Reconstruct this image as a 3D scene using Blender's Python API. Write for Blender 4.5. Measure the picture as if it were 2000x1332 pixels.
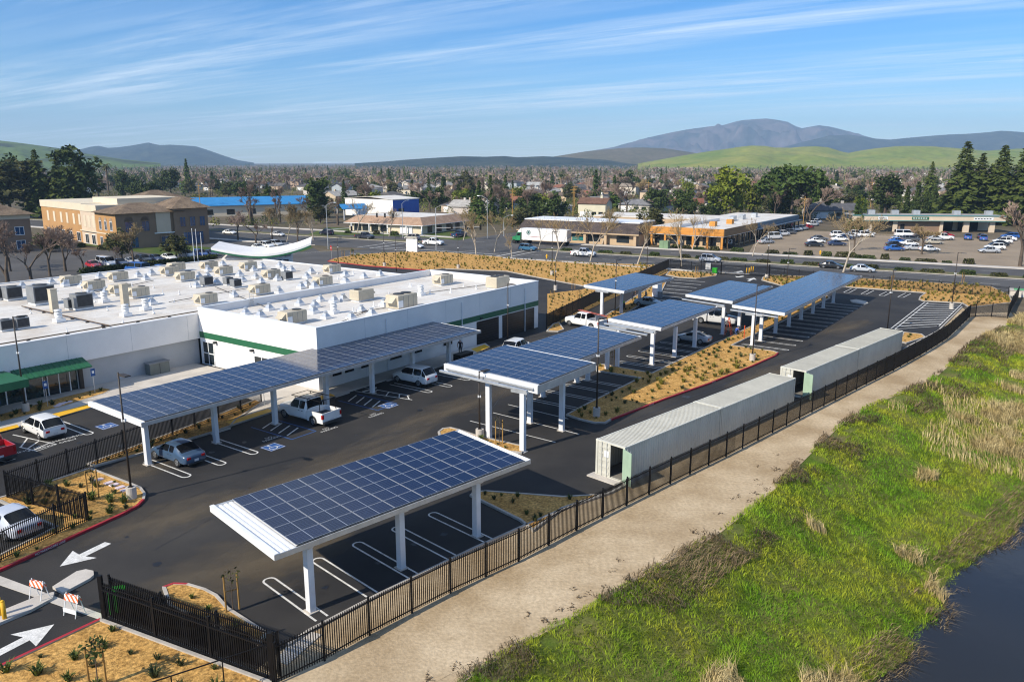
import bpy, bmesh, math, random
import numpy as np
from mathutils import Vector, Matrix
for _o in list(bpy.data.objects): bpy.data.objects.remove(_o)
R = random.Random(11)
S = bpy.context.scene
COL = S.collection
pi = math.pi
rad = math.radians

# ---------------------------------------------------------------- camera
# survey station: a drone 20.9 m above the lot; the photograph was measured in a 2000 x 1332 frame
F, HY, EYE = 1560.0, 316.0, 20.9
TH = math.atan((666 - HY) / F)
cd = bpy.data.cameras.new('camera')
cd.sensor_fit = 'HORIZONTAL'; cd.sensor_width = 36.0; cd.lens = F / 2000 * 36.0
cd.clip_start = 0.5; cd.clip_end = 60000
cam = bpy.data.objects.new('camera', cd); COL.objects.link(cam)
cam.location = (0, 0, EYE); cam.rotation_euler = (pi / 2 - TH, 0, 0)
S.camera = cam

# ---------------------------------------------------------------- sky, sun, exposure
SUN_AZ, SUN_EL = rad(220.0), rad(35.5)        # direction towards the sun, measured from pole shadows
W = bpy.data.worlds.new('World'); S.world = W; W.use_nodes = True
nt = W.node_tree; nt.nodes.clear()
def N(t, kind, **kw):
    n = t.nodes.new(kind)
    for k, v in kw.items(): setattr(n, k, v)
    return n
_out = N(nt, 'ShaderNodeOutputWorld'); _bg = N(nt, 'ShaderNodeBackground')
_bg.inputs['Strength'].default_value = 0.088
_sky = N(nt, 'ShaderNodeTexSky', sky_type='NISHITA'); _sky.sun_disc = False
_sky.sun_elevation = SUN_EL; _sky.sun_rotation = pi / 2 - SUN_AZ
_sky.air_density = 1.0; _sky.dust_density = 0.1; _sky.ozone_density = 2.0; _sky.altitude = 20
# cirrus: streaks on a high flat layer, all running towards one far azimuth
_tc = N(nt, 'ShaderNodeTexCoord'); _sp = N(nt, 'ShaderNodeSeparateXYZ')
nt.links.new(_tc.outputs['Generated'], _sp.inputs[0])
def wm(op, a, b=None, c=None):
    n = N(nt, 'ShaderNodeMath', operation=op)
    for i, x in enumerate((a, b, c)):
        if x is None: continue
        if isinstance(x, (int, float)): n.inputs[i].default_value = x
        else: nt.links.new(x, n.inputs[i])
    return n.outputs[0]
_z = wm('ADD', wm('MAXIMUM', _sp.outputs[2], 0.0), 0.035)
_X = wm('DIVIDE', _sp.outputs[0], _z); _Y = wm('DIVIDE', _sp.outputs[1], _z)
_dx, _dy = -0.83, 0.56
_al = wm('ADD', wm('MULTIPLY', _X, _dx), wm('MULTIPLY', _Y, _dy))
_ac = wm('ADD', wm('MULTIPLY', _X, _dy), wm('MULTIPLY', _Y, -_dx))
def cirrus(sa, sc, off, detail, rough):
    cb = N(nt, 'ShaderNodeCombineXYZ')
    nt.links.new(wm('MULTIPLY', _al, sa), cb.inputs[0]); nt.links.new(wm('MULTIPLY', _ac, sc), cb.inputs[1]); cb.inputs[2].default_value = off
    nz = N(nt, 'ShaderNodeTexNoise'); nz.inputs['Scale'].default_value = 1.0
    nz.inputs['Detail'].default_value = detail; nz.inputs['Roughness'].default_value = rough
    nz.inputs['Distortion'].default_value = 0.35
    nt.links.new(cb.outputs[0], nz.inputs['Vector'])
    return nz.outputs['Fac']
def smooth(x, a, b):
    m = N(nt, 'ShaderNodeMapRange', interpolation_type='SMOOTHSTEP')
    nt.links.new(x, m.inputs[0]); m.inputs[1].default_value = a; m.inputs[2].default_value = b
    return m.outputs[0]
_c1 = smooth(cirrus(0.14, 0.62, 3.3, 3.0, 0.5), 0.36, 0.66)
_c2 = smooth(cirrus(0.30, 2.6, 9.1, 7.0, 0.62), 0.36, 0.80)
_c3 = smooth(cirrus(1.4, 6.5, 1.7, 6.0, 0.65), 0.35, 0.8)
_cc = wm('MULTIPLY', _c1, wm('ADD', wm('MULTIPLY', _c2, 0.62), wm('MULTIPLY', _c3, 0.22)))
_cf = wm('MINIMUM', wm('ADD', wm('MULTIPLY', _cc, 1.15), wm('MULTIPLY', _c2, 0.14)), 0.85)
_mx = N(nt, 'ShaderNodeMix', data_type='RGBA')
_hs = N(nt, 'ShaderNodeHueSaturation'); _hs.inputs['Saturation'].default_value = 1.22; _hs.inputs['Value'].default_value = 1.0
_tn = N(nt, 'ShaderNodeMix', data_type='RGBA', blend_type='MULTIPLY'); _tn.inputs[0].default_value = 1.0; _tn.inputs[7].default_value = (.75, .95, 1.25, 1)
nt.links.new(_sky.outputs[0], _tn.inputs[6]); nt.links.new(_tn.outputs[2], _hs.inputs['Color'])
nt.links.new(_cf, _mx.inputs[0]); nt.links.new(_hs.outputs[0], _mx.inputs[6])
_mx.inputs[7].default_value = (8.4, 9.6, 10.8, 1)
nt.links.new(_mx.outputs[2], _bg.inputs['Color']); nt.links.new(_bg.outputs[0], _out.inputs['Surface'])

sl = bpy.data.lights.new('sun', 'SUN'); sl.energy = 4.9; sl.angle = rad(0.53); sl.color = (1.0, 0.91, 0.76)
sun = bpy.data.objects.new('sun', sl); COL.objects.link(sun)
_sd = Vector((math.cos(SUN_AZ) * math.cos(SUN_EL), math.sin(SUN_AZ) * math.cos(SUN_EL), math.sin(SUN_EL)))
sun.rotation_euler = (-_sd).to_track_quat('-Z', 'Y').to_euler(); sun.location = (-60, -50, 90)
S.view_settings.view_transform = 'Standard'; S.view_settings.look = 'None'
S.view_settings.exposure = 0.38; S.view_settings.gamma = 1.0
S.cycles.max_bounces = 6; S.cycles.diffuse_bounces = 3; S.cycles.glossy_bounces = 3
S.cycles.transmission_bounces = 3; S.cycles.transparent_max_bounces = 6; S.cycles.volume_bounces = 0
S.cycles.filter_width = 1.15; S.cycles.use_denoising = True; S.cycles.caustics_reflective = False; S.cycles.caustics_refractive = False

# ---------------------------------------------------------------- helpers
def P(u, v, z=0.0):
    """world point at height z seen at (u, v) of the measured photograph (used to survey real positions)"""
    xc, yc = (u - 1000) / F, (v - 666) / F
    d = Vector((xc, math.cos(TH) - yc * math.sin(TH), -math.sin(TH) - yc * math.cos(TH)))
    return Vector((0, 0, EYE)) + d * ((EYE - z) / -d.z)
def PX(p):
    x, y, z = p[0], p[1], p[2] - EYE
    zc = y * math.cos(TH) - z * math.sin(TH); yc = -y * math.sin(TH) - z * math.cos(TH)
    return 1000 + F * x / zc, 666 + F * yc / zc
def V2(a): return Vector((math.cos(rad(a)), math.sin(rad(a)), 0))

class MB:
    """collects faces of one mesh"""
    def __init__(s): s.v = []; s.f = []; s.m = []; s.M = None
    def add(s, pts, faces, mi=0):
        b = len(s.v)
        s.v += [tuple(s.M @ Vector(p)) if s.M else tuple(p) for p in pts]
        for f in faces: s.f.append(tuple(b + i for i in f)); s.m.append(mi)
        return s
    def poly(s, pts, mi=0): return s.add(pts, [tuple(range(len(pts)))], mi)
    def box(s, x0, x1, y0, y1, z0, z1, mi=0):
        return s.add([(x0,y0,z0),(x1,y0,z0),(x1,y1,z0),(x0,y1,z0),(x0,y0,z1),(x1,y0,z1),(x1,y1,z1),(x0,y1,z1)],
                     [(3,2,1,0),(4,5,6,7),(0,1,5,4),(1,2,6,5),(2,3,7,6),(3,0,4,7)], mi)
    def hexa(s, a, b, mi=0):
        """a: four bottom points ccw, b: four top points ccw"""
        return s.add(list(a) + list(b), [(3,2,1,0),(4,5,6,7),(0,1,5,4),(1,2,6,5),(2,3,7,6),(3,0,4,7)], mi)
    def prism(s, poly, z0, z1, mi=0, ti=None):
        n = len(poly)
        s.add([(p[0],p[1],z0) for p in poly] + [(p[0],p[1],z1) for p in poly],
              [(i,(i+1)%n,n+(i+1)%n,n+i) for i in range(n)], mi)
        return s.add([(p[0],p[1],z1) for p in poly], [tuple(range(n))], mi if ti is None else ti)
    def cyl(s, p0, p1, r0, r1=None, n=8, mi=0, caps=True):
        p0, p1 = Vector(p0), Vector(p1); r1 = r0 if r1 is None else r1
        d = (p1 - p0).normalized(); a = d.orthogonal().normalized(); b = d.cross(a)
        ps = [p0 + (a*math.cos(2*pi*i/n) + b*math.sin(2*pi*i/n))*r0 for i in range(n)] + \
             [p1 + (a*math.cos(2*pi*i/n) + b*math.sin(2*pi*i/n))*r1 for i in range(n)]
        fs = [(i,(i+1)%n,n+(i+1)%n,n+i) for i in range(n)]
        if caps: fs += [tuple(range(n))[::-1], tuple(range(n,2*n))]
        return s.add(ps, fs, mi)
    def strip(s, path, w, z, mi=0):
        """flat band of width w along a 2d path"""
        n = len(path); L = []; Rr = []
        for i, p in enumerate(path):
            a = Vector(path[max(0,i-1)][:2]); b = Vector(path[min(n-1,i+1)][:2]); d = (b-a).normalized()
            q = Vector((-d.y, d.x))*w/2
            L.append((p[0]+q.x,p[1]+q.y,z)); Rr.append((p[0]-q.x,p[1]-q.y,z))
        for i in range(n-1): s.poly([Rr[i],Rr[i+1],L[i+1],L[i]], mi)
        return s
    def mesh(s, name, mats, smooth=False):
        me = bpy.data.meshes.new(name); me.from_pydata(s.v, [], s.f)
        for m in (mats if isinstance(mats, (list, tuple)) else [mats]): me.materials.append(m)
        if len(set(s.m)) > 1 or (s.m and s.m[0]): me.polygons.foreach_set('material_index', s.m)
        if smooth: me.polygons.foreach_set('use_smooth', [True]*len(s.f))
        me.update(); return me
    def obj(s, name, mats, parent=None, loc=(0,0,0), rz=0.0, smooth=False):
        return put(name, s.mesh(name, mats, smooth), parent, loc, rz)
def put(name, me, parent=None, loc=(0,0,0), rz=0.0, sc=None):
    o = bpy.data.objects.new(name, me); COL.objects.link(o)
    o.location = loc
    if rz: o.rotation_euler = (0,0,rz)
    if sc is not None: o.scale = sc if isinstance(sc, (tuple, list)) else (sc,)*3
    if parent: o.parent = parent
    return o
def tag(o, label=None, cat=None, group=None, kind=None):
    if label: o['label'] = label
    if cat: o['category'] = cat
    if group: o['group'] = group
    if kind: o['kind'] = kind
    return o
def thing(name, label, cat, loc=(0,0,0), rz=0.0, group=None):
    o = bpy.data.objects.new(name, None); COL.objects.link(o)
    o.empty_display_size = 0.3; o.location = loc; o.rotation_euler = (0,0,rz)
    return tag(o, label, cat, group)
def copy_tree(o, parent=None):
    c = o.copy(); COL.objects.link(c); c.parent = parent
    for ch in list(o.children): copy_tree(ch, c)
    return c
ORD = ['first','second','third','fourth','fifth','sixth','seventh','eighth','ninth','tenth','eleventh','twelfth','thirteenth',
       'fourteenth','fifteenth','sixteenth','seventeenth','eighteenth','nineteenth','twentieth']
def nth(i):
    if i < 20: return ORD[i]
    t = ['twenty','thirty','forty','fifty','sixty','seventy','eighty','ninety'][(i+1)//10-2]
    return t + ('-' + ORD[(i+1)%10-1] if (i+1)%10 else '-th')

# ---------------------------------------------------------------- materials (procedural)
MATS = {}
def mat(name, col, rough=0.7, metal=0.0, var=0.12, scale=1.5, bump=0.0, bscale=None, spec=0.4, col2=None, thr=(0.35,0.65),
        objcol=False, rnd=0.0, stretch=None, coat=0.0, sub=None, fine=0.0, fscale=60.0):
    """principled; colour drifts between col*(1-var) and col*(1+var) with noise, or between col and col2"""
    m = bpy.data.materials.new(name); m.use_nodes = True; t = m.node_tree
    b = t.nodes['Principled BSDF']; b.inputs['Roughness'].default_value = rough; b.inputs['Metallic'].default_value = metal
    b.inputs['Specular IOR Level'].default_value = spec
    if coat: b.inputs['Coat Weight'].default_value = coat; b.inputs['Coat Roughness'].default_value = 0.06
    tc = N(t, 'ShaderNodeTexCoord'); vec = tc.outputs['Object']
    if stretch:
        mp = N(t, 'ShaderNodeMapping'); mp.inputs['Scale'].default_value = stretch; t.links.new(vec, mp.inputs[0]); vec = mp.outputs[0]
    nz = N(t, 'ShaderNodeTexNoise'); nz.inputs['Scale'].default_value = scale; nz.inputs['Detail'].default_value = 6; nz.inputs['Roughness'].default_value = 0.6
    t.links.new(vec, nz.inputs['Vector'])
    mr = N(t, 'ShaderNodeMapRange'); mr.inputs[1].default_value, mr.inputs[2].default_value = thr
    t.links.new(nz.outputs['Fac'], mr.inputs[0])
    mx = N(t, 'ShaderNodeMix', data_type='RGBA'); t.links.new(mr.outputs[0], mx.inputs[0])
    if objcol:
        oi = N(t, 'ShaderNodeObjectInfo')
        hs = N(t, 'ShaderNodeHueSaturation'); hs.inputs['Value'].default_value = 1-var; t.links.new(oi.outputs['Color'], hs.inputs['Color'])
        t.links.new(hs.outputs[0], mx.inputs[6]); t.links.new(oi.outputs['Color'], mx.inputs[7])
    else:
        c2 = col2 or tuple(min(1.0, c*(1+var)) for c in col); c1 = col if col2 else tuple(c*(1-var) for c in col)
        mx.inputs[6].default_value = (*c1,1); mx.inputs[7].default_value = (*c2,1)
    out = mx.outputs[2]
    if fine:
        nf = N(t, 'ShaderNodeTexNoise'); nf.inputs['Scale'].default_value = fscale; nf.inputs['Detail'].default_value = 3
        t.links.new(tc.outputs['Object'], nf.inputs['Vector'])
        mf = N(t, 'ShaderNodeMapRange'); mf.inputs[1].default_value=.3; mf.inputs[2].default_value=.7; mf.inputs[3].default_value=1-fine; mf.inputs[4].default_value=1+fine
        t.links.new(nf.outputs['Fac'], mf.inputs[0])
        h2 = N(t, 'ShaderNodeHueSaturation'); t.links.new(out, h2.inputs['Color']); t.links.new(mf.outputs[0], h2.inputs['Value']); out = h2.outputs[0]
    if rnd:
        oi2 = N(t, 'ShaderNodeObjectInfo'); mr2 = N(t, 'ShaderNodeMapRange')
        t.links.new(oi2.outputs['Random'], mr2.inputs[0]); mr2.inputs[3].default_value = 1-rnd; mr2.inputs[4].default_value = 1+rnd
        h3 = N(t, 'ShaderNodeHueSaturation'); t.links.new(out, h3.inputs['Color']); t.links.new(mr2.outputs[0], h3.inputs['Value']); out = h3.outputs[0]
    t.links.new(out, b.inputs['Base Color'])
    if bump:
        nb = N(t, 'ShaderNodeTexNoise'); nb.inputs['Scale'].default_value = bscale or scale*6; nb.inputs['Detail'].default_value = 5
        t.links.new(tc.outputs['Object'], nb.inputs['Vector'])
        bp = N(t, 'ShaderNodeBump'); bp.inputs['Strength'].default_value = bump; bp.inputs['Distance'].default_value = 0.05
        t.links.new(nb.outputs['Fac'], bp.inputs['Height']); t.links.new(bp.outputs[0], b.inputs['Normal'])
    MATS[name] = m; return m

asphalt   = mat('asphalt', (.024,.023,.023), .82, col2=(.062,.056,.049), scale=.085, thr=(.42,.80), bump=.25, bscale=40, fine=.22, fscale=18, spec=.25)
asphalt_old = mat('street_asphalt', (.085,.082,.080), .85, var=.16, scale=.12, fine=.15, fscale=9, spec=.2, stretch=(1,1,1))
asphalt_tan = mat('worn_asphalt', (.26,.205,.145), .88, var=.16, scale=.09, fine=.1, fscale=5, spec=.2)
paint_w   = mat('white_paint', (.62,.61,.58), .7, var=.18, scale=2.5, fine=.2, fscale=14)
paint_b   = mat('blue_paint', (.02,.085,.27), .7, var=.2, scale=3)
paint_y   = mat('yellow_paint', (.72,.40,.02), .65, var=.1, scale=2)
paint_r   = mat('red_kerb_paint', (.36,.020,.030), .6, var=.2, scale=2, fine=.15)
concrete  = mat('concrete', (.50,.46,.41), .85, var=.13, scale=.5, bump=.1, fine=.08, fscale=22)
concrete_d= mat('kerb_concrete', (.40,.37,.33), .85, var=.16, scale=1.2, fine=.1)
mulch     = mat('bark_mulch', (.36,.195,.055), .95, col2=(.56,.335,.110), scale=1.1, thr=(.3,.7), bump=.8, bscale=16, fine=.5, fscale=6.5, spec=.1)
gravel    = mat('gravel', (.33,.24,.14), .95, col2=(.53,.42,.28), scale=.22, thr=(.34,.68), bump=.5, bscale=8, fine=.16, fscale=5, spec=.15)
dirt      = mat('dirt', (.25,.19,.12), .95, col2=(.36,.28,.17), scale=.2, bump=.4, fine=.2, fscale=6, spec=.1)
white_w   = mat('white_stucco', (.78,.76,.74), .8, var=.05, scale=.35, bump=.15, bscale=30, fine=.03)
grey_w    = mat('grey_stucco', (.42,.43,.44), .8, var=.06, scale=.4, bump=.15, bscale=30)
roof_w    = mat('white_roof_membrane', (.64,.615,.575), .75, var=.10, scale=.2, fine=.07, fscale=2, col2=(.48,.41,.33), thr=(.45,.78))
green_p   = mat('green_trim_paint', (.018,.115,.052), .5, var=.1, scale=2)
galv      = mat('galvanised_steel', (.56,.58,.60), .35, metal=.55, var=.12, scale=1.5, spec=.5)
white_m   = mat('white_metal', (.76,.77,.78), .4, metal=.0, var=.06, scale=1.2, spec=.5)
deck_m    = mat('deck_metal', (.80,.81,.82), .42, metal=.1, var=.05, scale=1)
black_m   = mat('black_steel', (.006,.006,.007), .5, var=.3, scale=2, spec=.2)
bronze_m  = mat('bronze_pole', (.035,.027,.022), .5, var=.2, scale=2)
tan_m     = mat('tan_unit_steel', (.50,.44,.335), .55, var=.1, scale=1.2, rnd=.06)
dark_m    = mat('dark_grille', (.03,.032,.035), .6, var=.3, scale=4)
grey_m    = mat('grey_unit_steel', (.20,.21,.22), .5, var=.15, scale=1.5)
glass     = mat('window_glass', (.012,.018,.022), .06, var=.3, scale=.6, spec=.8)
glass_c   = mat('car_glass', (.006,.007,.009), .08, var=.2, scale=2, spec=.3)
tyre_m    = mat('tyre_rubber', (.015,.015,.016), .85, var=.2, scale=6)
rim_m     = mat('alloy_rim', (.45,.46,.47), .3, metal=.8, var=.15, scale=6)
paint_c   = mat('car_paint', (1,1,1), .28, var=.06, scale=1.2, objcol=True, coat=.7, spec=.5)
red_l     = mat('tail_light', (.40,.008,.008), .15, var=.1, scale=5)
white_l   = mat('head_light', (.75,.77,.80), .1, var=.1, scale=5, spec=.8)
plate_m   = mat('licence_plate', (.6,.6,.62), .5, var=.1, scale=20)
wood_m    = mat('stake_wood', (.33,.19,.055), .85, var=.25, scale=3, stretch=(4,4,.6))
cont_m    = mat('container_paint', (.50,.49,.43), .55, var=.10, scale=.6, fine=.04, fscale=5, stretch=(1,1,.35))
cont_s    = mat('container_roof', (.60,.59,.52), .55, var=.08, scale=.5, fine=.04, fscale=4)
cont_g    = mat('container_door_green', (.33,.45,.33), .55, var=.1, scale=1)
cont_in   = mat('container_interior', (.18,.17,.15), .8, var=.2, scale=1)
flower    = mat('stone_paver', (.62,.52,.56), .8, var=.1, scale=3)
# ================================================================ the setting: ground, creek, lot, street
AN, AS = 45.2, 54.4                       # headings of the near rows and of the building and far rows
LN, NN = V2(AN), V2(AN - 90)              # along / to the right
LS, NS = V2(AS), V2(AS - 90)
def area2(p): return sum(p[i][0]*p[(i+1)%len(p)][1] - p[(i+1)%len(p)][0]*p[i][1] for i in range(len(p)))
def ccw(p): return list(p) if area2(p) > 0 else list(p)[::-1]
def sheet(name, pts, z, m, parent=None, kind='structure'):
    pts = ccw(pts); o = MB().poly([(p[0],p[1],z) for p in pts]).obj(name, m, parent)
    if not parent: tag(o, kind=kind)
    return o
def px(*l, z=0.0): return [P(u, v, z) for u, v in l]
def inset(poly, d):
    n = len(poly); out = []
    for i in range(n):
        a, b, c = (Vector(poly[k % n][:2]) for k in (i-1, i, i+1))
        d1 = (b-a).normalized(); d2 = (c-b).normalized()
        n1 = Vector((-d1.y, d1.x)); n2 = Vector((-d2.y, d2.x)); m = (n1+n2)
        m = m.normalized() if m.length > 1e-6 else n1
        out.append(b + m*d/max(0.45, m.dot(n1)))
    return out
BEDS = []
def bed(pts, red=(), z=0.10, kerb=True, kw=0.16, m=None, name='planting_bed'):
    """mulched bed with a real kerb; red: indices of edges painted red (in the order the points are given)"""
    pts = [Vector(p[:2]) for p in pts]; n = len(pts); red = set(red)
    if area2(pts) < 0:
        pts = pts[::-1]; red = {(n-2-i) % n for i in red}
    zz = z + 0.003*(len(BEDS) % 9)
    inn = inset(pts, kw) if kerb else pts
    o = sheet(name, [(*p, 0) for p in inn], zz, m or mulch); BEDS.append((inn, zz))
    if kerb:
        k = MB(); h = 0.15
        for i in range(n):
            j = (i+1) % n; mi = 1 if i in red else 0
            a, b, c, e = pts[i], pts[j], inn[j], inn[i]
            k.poly([(*a,0),(*b,0),(*b,h),(*a,h)], mi); k.poly([(*a,h),(*b,h),(*c,h),(*e,h)], mi); k.poly([(*e,h),(*c,h),(*c,zz-.02),(*e,zz-.02)], 0)
        k.obj('kerb', [concrete_d, paint_r], o)
    return o
def arc(c, r, a0, a1, n=6): return [Vector((c[0]+r*math.cos(rad(a0+(a1-a0)*i/n)), c[1]+r*math.sin(rad(a0+(a1-a0)*i/n)), 0)) for i in range(n+1)]

# ---- ground to the horizon with the creek cut into it
bank_top = [Vector((-45,-14,0)), Vector((-20,11,0))] + px((905,1332),(1010,1262),(1105,1215),(1200,1158),(1300,1100),(1400,1045),(1480,985),(1535,935),(1590,880),(1640,833),(1700,792),(1770,765),(1830,735),(1870,700),(1900,670),(1950,645),(1985,625)) + [Vector((80,119,0))]
ND = Vector((0.72,-0.69,0))
bank_far = [p + ND*(41 if i < len(bank_top)-1 else 38) for i, p in enumerate(bank_top)]
town_g = mat('town_ground', (.085,.075,.045), .95, col2=(.15,.12,.085), scale=.02, fine=.25, fscale=.3, spec=.1)
sheet('ground', [Vector((-9000,-300,0))] + bank_top + bank_far[::-1] + [Vector((9000,-300,0)), Vector((9000,9000,0)), Vector((-9000,9000,0))], -0.02, town_g)
bank_m = mat('bank_soil', (.075,.12,.012), .95, col2=(.15,.14,.045), scale=.35, fine=.3, fscale=9, bump=.5, spec=.1)
PROF = [(0,-.02),(.6,-.06),(1.6,-.35),(3,-1.0),(4.6,-1.75),(6,-2.05),(7.4,-2.35),(9,-3.0),(10.3,-3.5),(12,-4.1),(15,-4.6),(26,-4.6),(29,-3.6),(33,-2.4),(38,-.5),(41,-.02)]
WATER_Z = -3.42
def bank_z(s):
    for (a, za), (b, zb) in zip(PROF, PROF[1:]):
        if s <= b: return za + (zb-za)*(s-a)/(b-a)
    return 0.0
def hash2(x, y):
    v = math.sin(x*12.9898+y*78.233)*43758.5453; return v-math.floor(v)
def vnoise(x, y):
    ix, iy = math.floor(x), math.floor(y); fx, fy = x-ix, y-iy; fx = fx*fx*(3-2*fx); fy = fy*fy*(3-2*fy)
    return (hash2(ix,iy)*(1-fx)+hash2(ix+1,iy)*fx)*(1-fy)+(hash2(ix,iy+1)*(1-fx)+hash2(ix+1,iy+1)*fx)*fy
def fbm(x, y, o=4):
    s = 0; a = .5
    for _ in range(o): s += a*vnoise(x,y); x *= 2.03; y *= 2.03; a *= .5
    return s
tl = [0.0]
for a, b in zip(bank_top, bank_top[1:]): tl.append(tl[-1] + (b-a).length)
def bank_pt(t, s):
    for i in range(len(tl)-1):
        if t <= tl[i+1] or i == len(tl)-2:
            p = bank_top[i].lerp(bank_top[i+1], (t-tl[i])/(tl[i+1]-tl[i])); break
    wob = (fbm(t*.16, 3.1)-.5)*2.6*min(1, s/4)*(1 if s < 30 else 0)
    k = float(np.interp(p.y, [39,46,56,67,76], [1,1.07,1.2,1.5,1.85]))      # the lower bank widens upstream
    se = s*k if s <= 12 else 12*k + (s-12)*(41-12*k)/29
    q = p + ND*max(0, se + wob*min(1, max(0, (38-s)/8)))
    z = bank_z(s) + (0 if s < .3 or s > 40 else (fbm(q.x*.5, q.y*.5)-.5)*.55)
    return Vector((q.x, q.y, z))
bk = MB(); NT, NSs = 190, [0,.3,.7,1.2,1.8,2.5,3.3,4.1,4.9,5.7,6.5,7.4,8.3,9.2,10,10.8,12,14,18,24,28,31,35,39,41]
g = bank_grid = [[bank_pt(tl[-1]*i/NT, s) for s in NSs] for i in range(NT+1)]
bk.add([tuple(p) for r in g for p in r], [(i*len(NSs)+j, i*len(NSs)+j+1, (i+1)*len(NSs)+j+1, (i+1)*len(NSs)+j) for i in range(NT) for j in range(len(NSs)-1)])
tag(bk.obj('creek_bank', bank_m, smooth=True), kind='structure')
wat = bpy.data.materials.new('creek_water'); wat.use_nodes = True; _t = wat.node_tree; _b = _t.nodes['Principled BSDF']
_b.inputs['Base Color'].default_value = (.016,.014,.010,1); _b.inputs['Roughness'].default_value = .07; _b.inputs['Specular IOR Level'].default_value = .5
_n = N(_t,'ShaderNodeTexNoise'); _n.inputs['Scale'].default_value = 1.6; _n.inputs['Detail'].default_value = 4
_c = N(_t,'ShaderNodeTexCoord'); _t.links.new(_c.outputs['Object'], _n.inputs['Vector'])
_bp = N(_t,'ShaderNodeBump'); _bp.inputs['Strength'].default_value = .10; _bp.inputs['Distance'].default_value = .06
_t.links.new(_n.outputs['Fac'], _bp.inputs['Height']); _t.links.new(_bp.outputs[0], _b.inputs['Normal'])
sheet('water', [p+ND*7 for p in bank_top] + [p+ND*33 for p in bank_top][::-1], WATER_Z, wat)

# ---- lot asphalt, gravel path, town paving
KF = px((470,1330),(560,1262),(601,1234),(739,1162),(800,1132),(925,1072),(1012,1033),(1100,995),(1190,964),(1279,918),(1350,883),(1440,841),(1600,766),(1676,730),(1746,696),(1772,678),(1830,648),(1878,600))
fence_px = [(540,1336),(634,1290),(722,1240),(880,1158),(1013,1096),(1126,1036),(1309,945),(1418,892),(1631,782),(1745,724),(1809,688),(1850,662),(1893,621)]
lot = sheet('parking_lot', [P(-420,1700)] + KF + px((1990,585),(1500,520),(1290,516),(880,515),(600,508),(-600,600)), .004, asphalt)
sheet('gravel_path', [k + NN*.0 for k in KF] + px((1895,612),(1975,610)) + [p for p in bank_top[::-1][1:]] + [Vector((-50,0,0)), Vector((-30,16,0))], 0.0, gravel)
kfm = MB()
for a, b in zip(KF[1:], KF[2:]):
    kfm.hexa([a, b, b+NN*.16, a+NN*.16], [Vector((*p[:2],.15)) for p in (a, b, b+NN*.16, a+NN*.16)])
kfm.obj('kerb', concrete_d, lot)

# street: one straight road behind the site, median, far kerb and pavement
ST = V2(-29.5); SN = V2(60.5)            # along to the right, and away from the camera
s0 = P(1000,505)
def st(a, b): return s0 + ST*a + SN*b
sheet('street', [st(-420,0), st(330,0), st(330,17.5), st(-420,17.5)], .002, asphalt_old)
sheet('street', [st(-420,21.5), st(330,21.5), st(330,34), st(-420,34)], .002, asphalt_old)
sheet('street', [st(-58,-34), st(-28,-30), st(-8,0), st(-6,17.5), st(-8,60), st(-14,240), st(-34,240), st(-32,60), st(-34,17.5), st(-40,0)], .006, asphalt_old)
sheet('street', [st(-34,17.4), st(-6,17.4), st(-6,21.6), st(-34,21.6)], .009, asphalt_old)
med_m = mat('median_soil', (.16,.12,.06), .95, col2=(.08,.10,.03), scale=.6, fine=.2, fscale=5)
def slab(name, pts, h, m, top=None, parent=None):
    pts = ccw(pts); o = MB().prism([p[:2] for p in pts], -.02, h, 0, 1).obj(name, [m, top or m], parent)
    if not parent: tag(o, kind='structure')
    return o
slab('median', [st(-2,17.6), st(330,17.6), st(330,21.4), st(-2,21.4)], .14, concrete_d, med_m)
slab('median', [st(-420,17.6), st(-38,17.6), st(-38,21.4), st(-420,21.4)], .14, concrete_d, med_m)
slab('pavement', [st(-3,34), st(330,34), st(330,36.6), st(-3,36.6)], .14, concrete)
slab('pavement', [st(-420,34), st(-38,34), st(-38,36.6), st(-420,36.6)], .14, concrete)
slab('pavement', [st(-2,-1.3), st(52,-1.3), st(52,0), st(-2,0)], .14, concrete)
slab('pavement', [st(-420,-2.4), st(-62,-2.4), st(-58,0), st(-420,0)], .14, concrete)
mk = MB()
for a in range(-3, 34): mk.strip([st(a*9-0,8.6), st(a*9+3,8.6)], .14, .014); mk.strip([st(a*9,28), st(a*9+3,28)], .14, .014)
mk.strip([st(-40,2), st(-6,2)], .35, .014); mk.strip([st(-40,5), st(-6,5)], .35, .014)
mk.strip([st(-41,16), st(-41,1)], .4, .016); mk.strip([st(-5,1), st(-5,17)], .4, .016); mk.strip([st(-45,17), st(-45,1)], .3, .016); mk.strip([st(-2,1), st(-2,17)], .3, .016)
mk.strip([st(3,15.6), st(330,15.6)], .12, .014); mk.strip([st(3,2.2), st(330,2.2)], .12, .014)
mk.strip([st(-52,-24), st(-44,-6)], .15, .016); mk.strip([st(-38,-10), st(-30,-10)], .4, .016)
tag(mk.obj('road_marking', paint_w), kind='structure')
# neighbour lots
sheet('neighbour_lot', [st(43,36.6), st(160,36.6), st(155,100), st(30,110)], .001, asphalt_tan)
sheet('neighbour_lot', px((-300,640),(-200,480),(120,486),(300,492),(440,470),(600,478),(640,500),(430,512),(0,600)), .0015, asphalt_old)
lawn = mat('lawn', (.045,.085,.018), .95, col2=(.10,.115,.035), scale=.3, fine=.3, fscale=8, spec=.1)
sheet('lawn', px((590,462),(640,459),(800,462),(930,472),(910,458),(880,452),(640,444)), .003, lawn)
sheet('lawn', px((590,492),(612,484),(600,477),(560,478),(540,490)), .012, lawn)
sheet('lawn', px((150,478),(330,500),(420,494),(420,484),(240,470)), .008, lawn)

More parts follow.
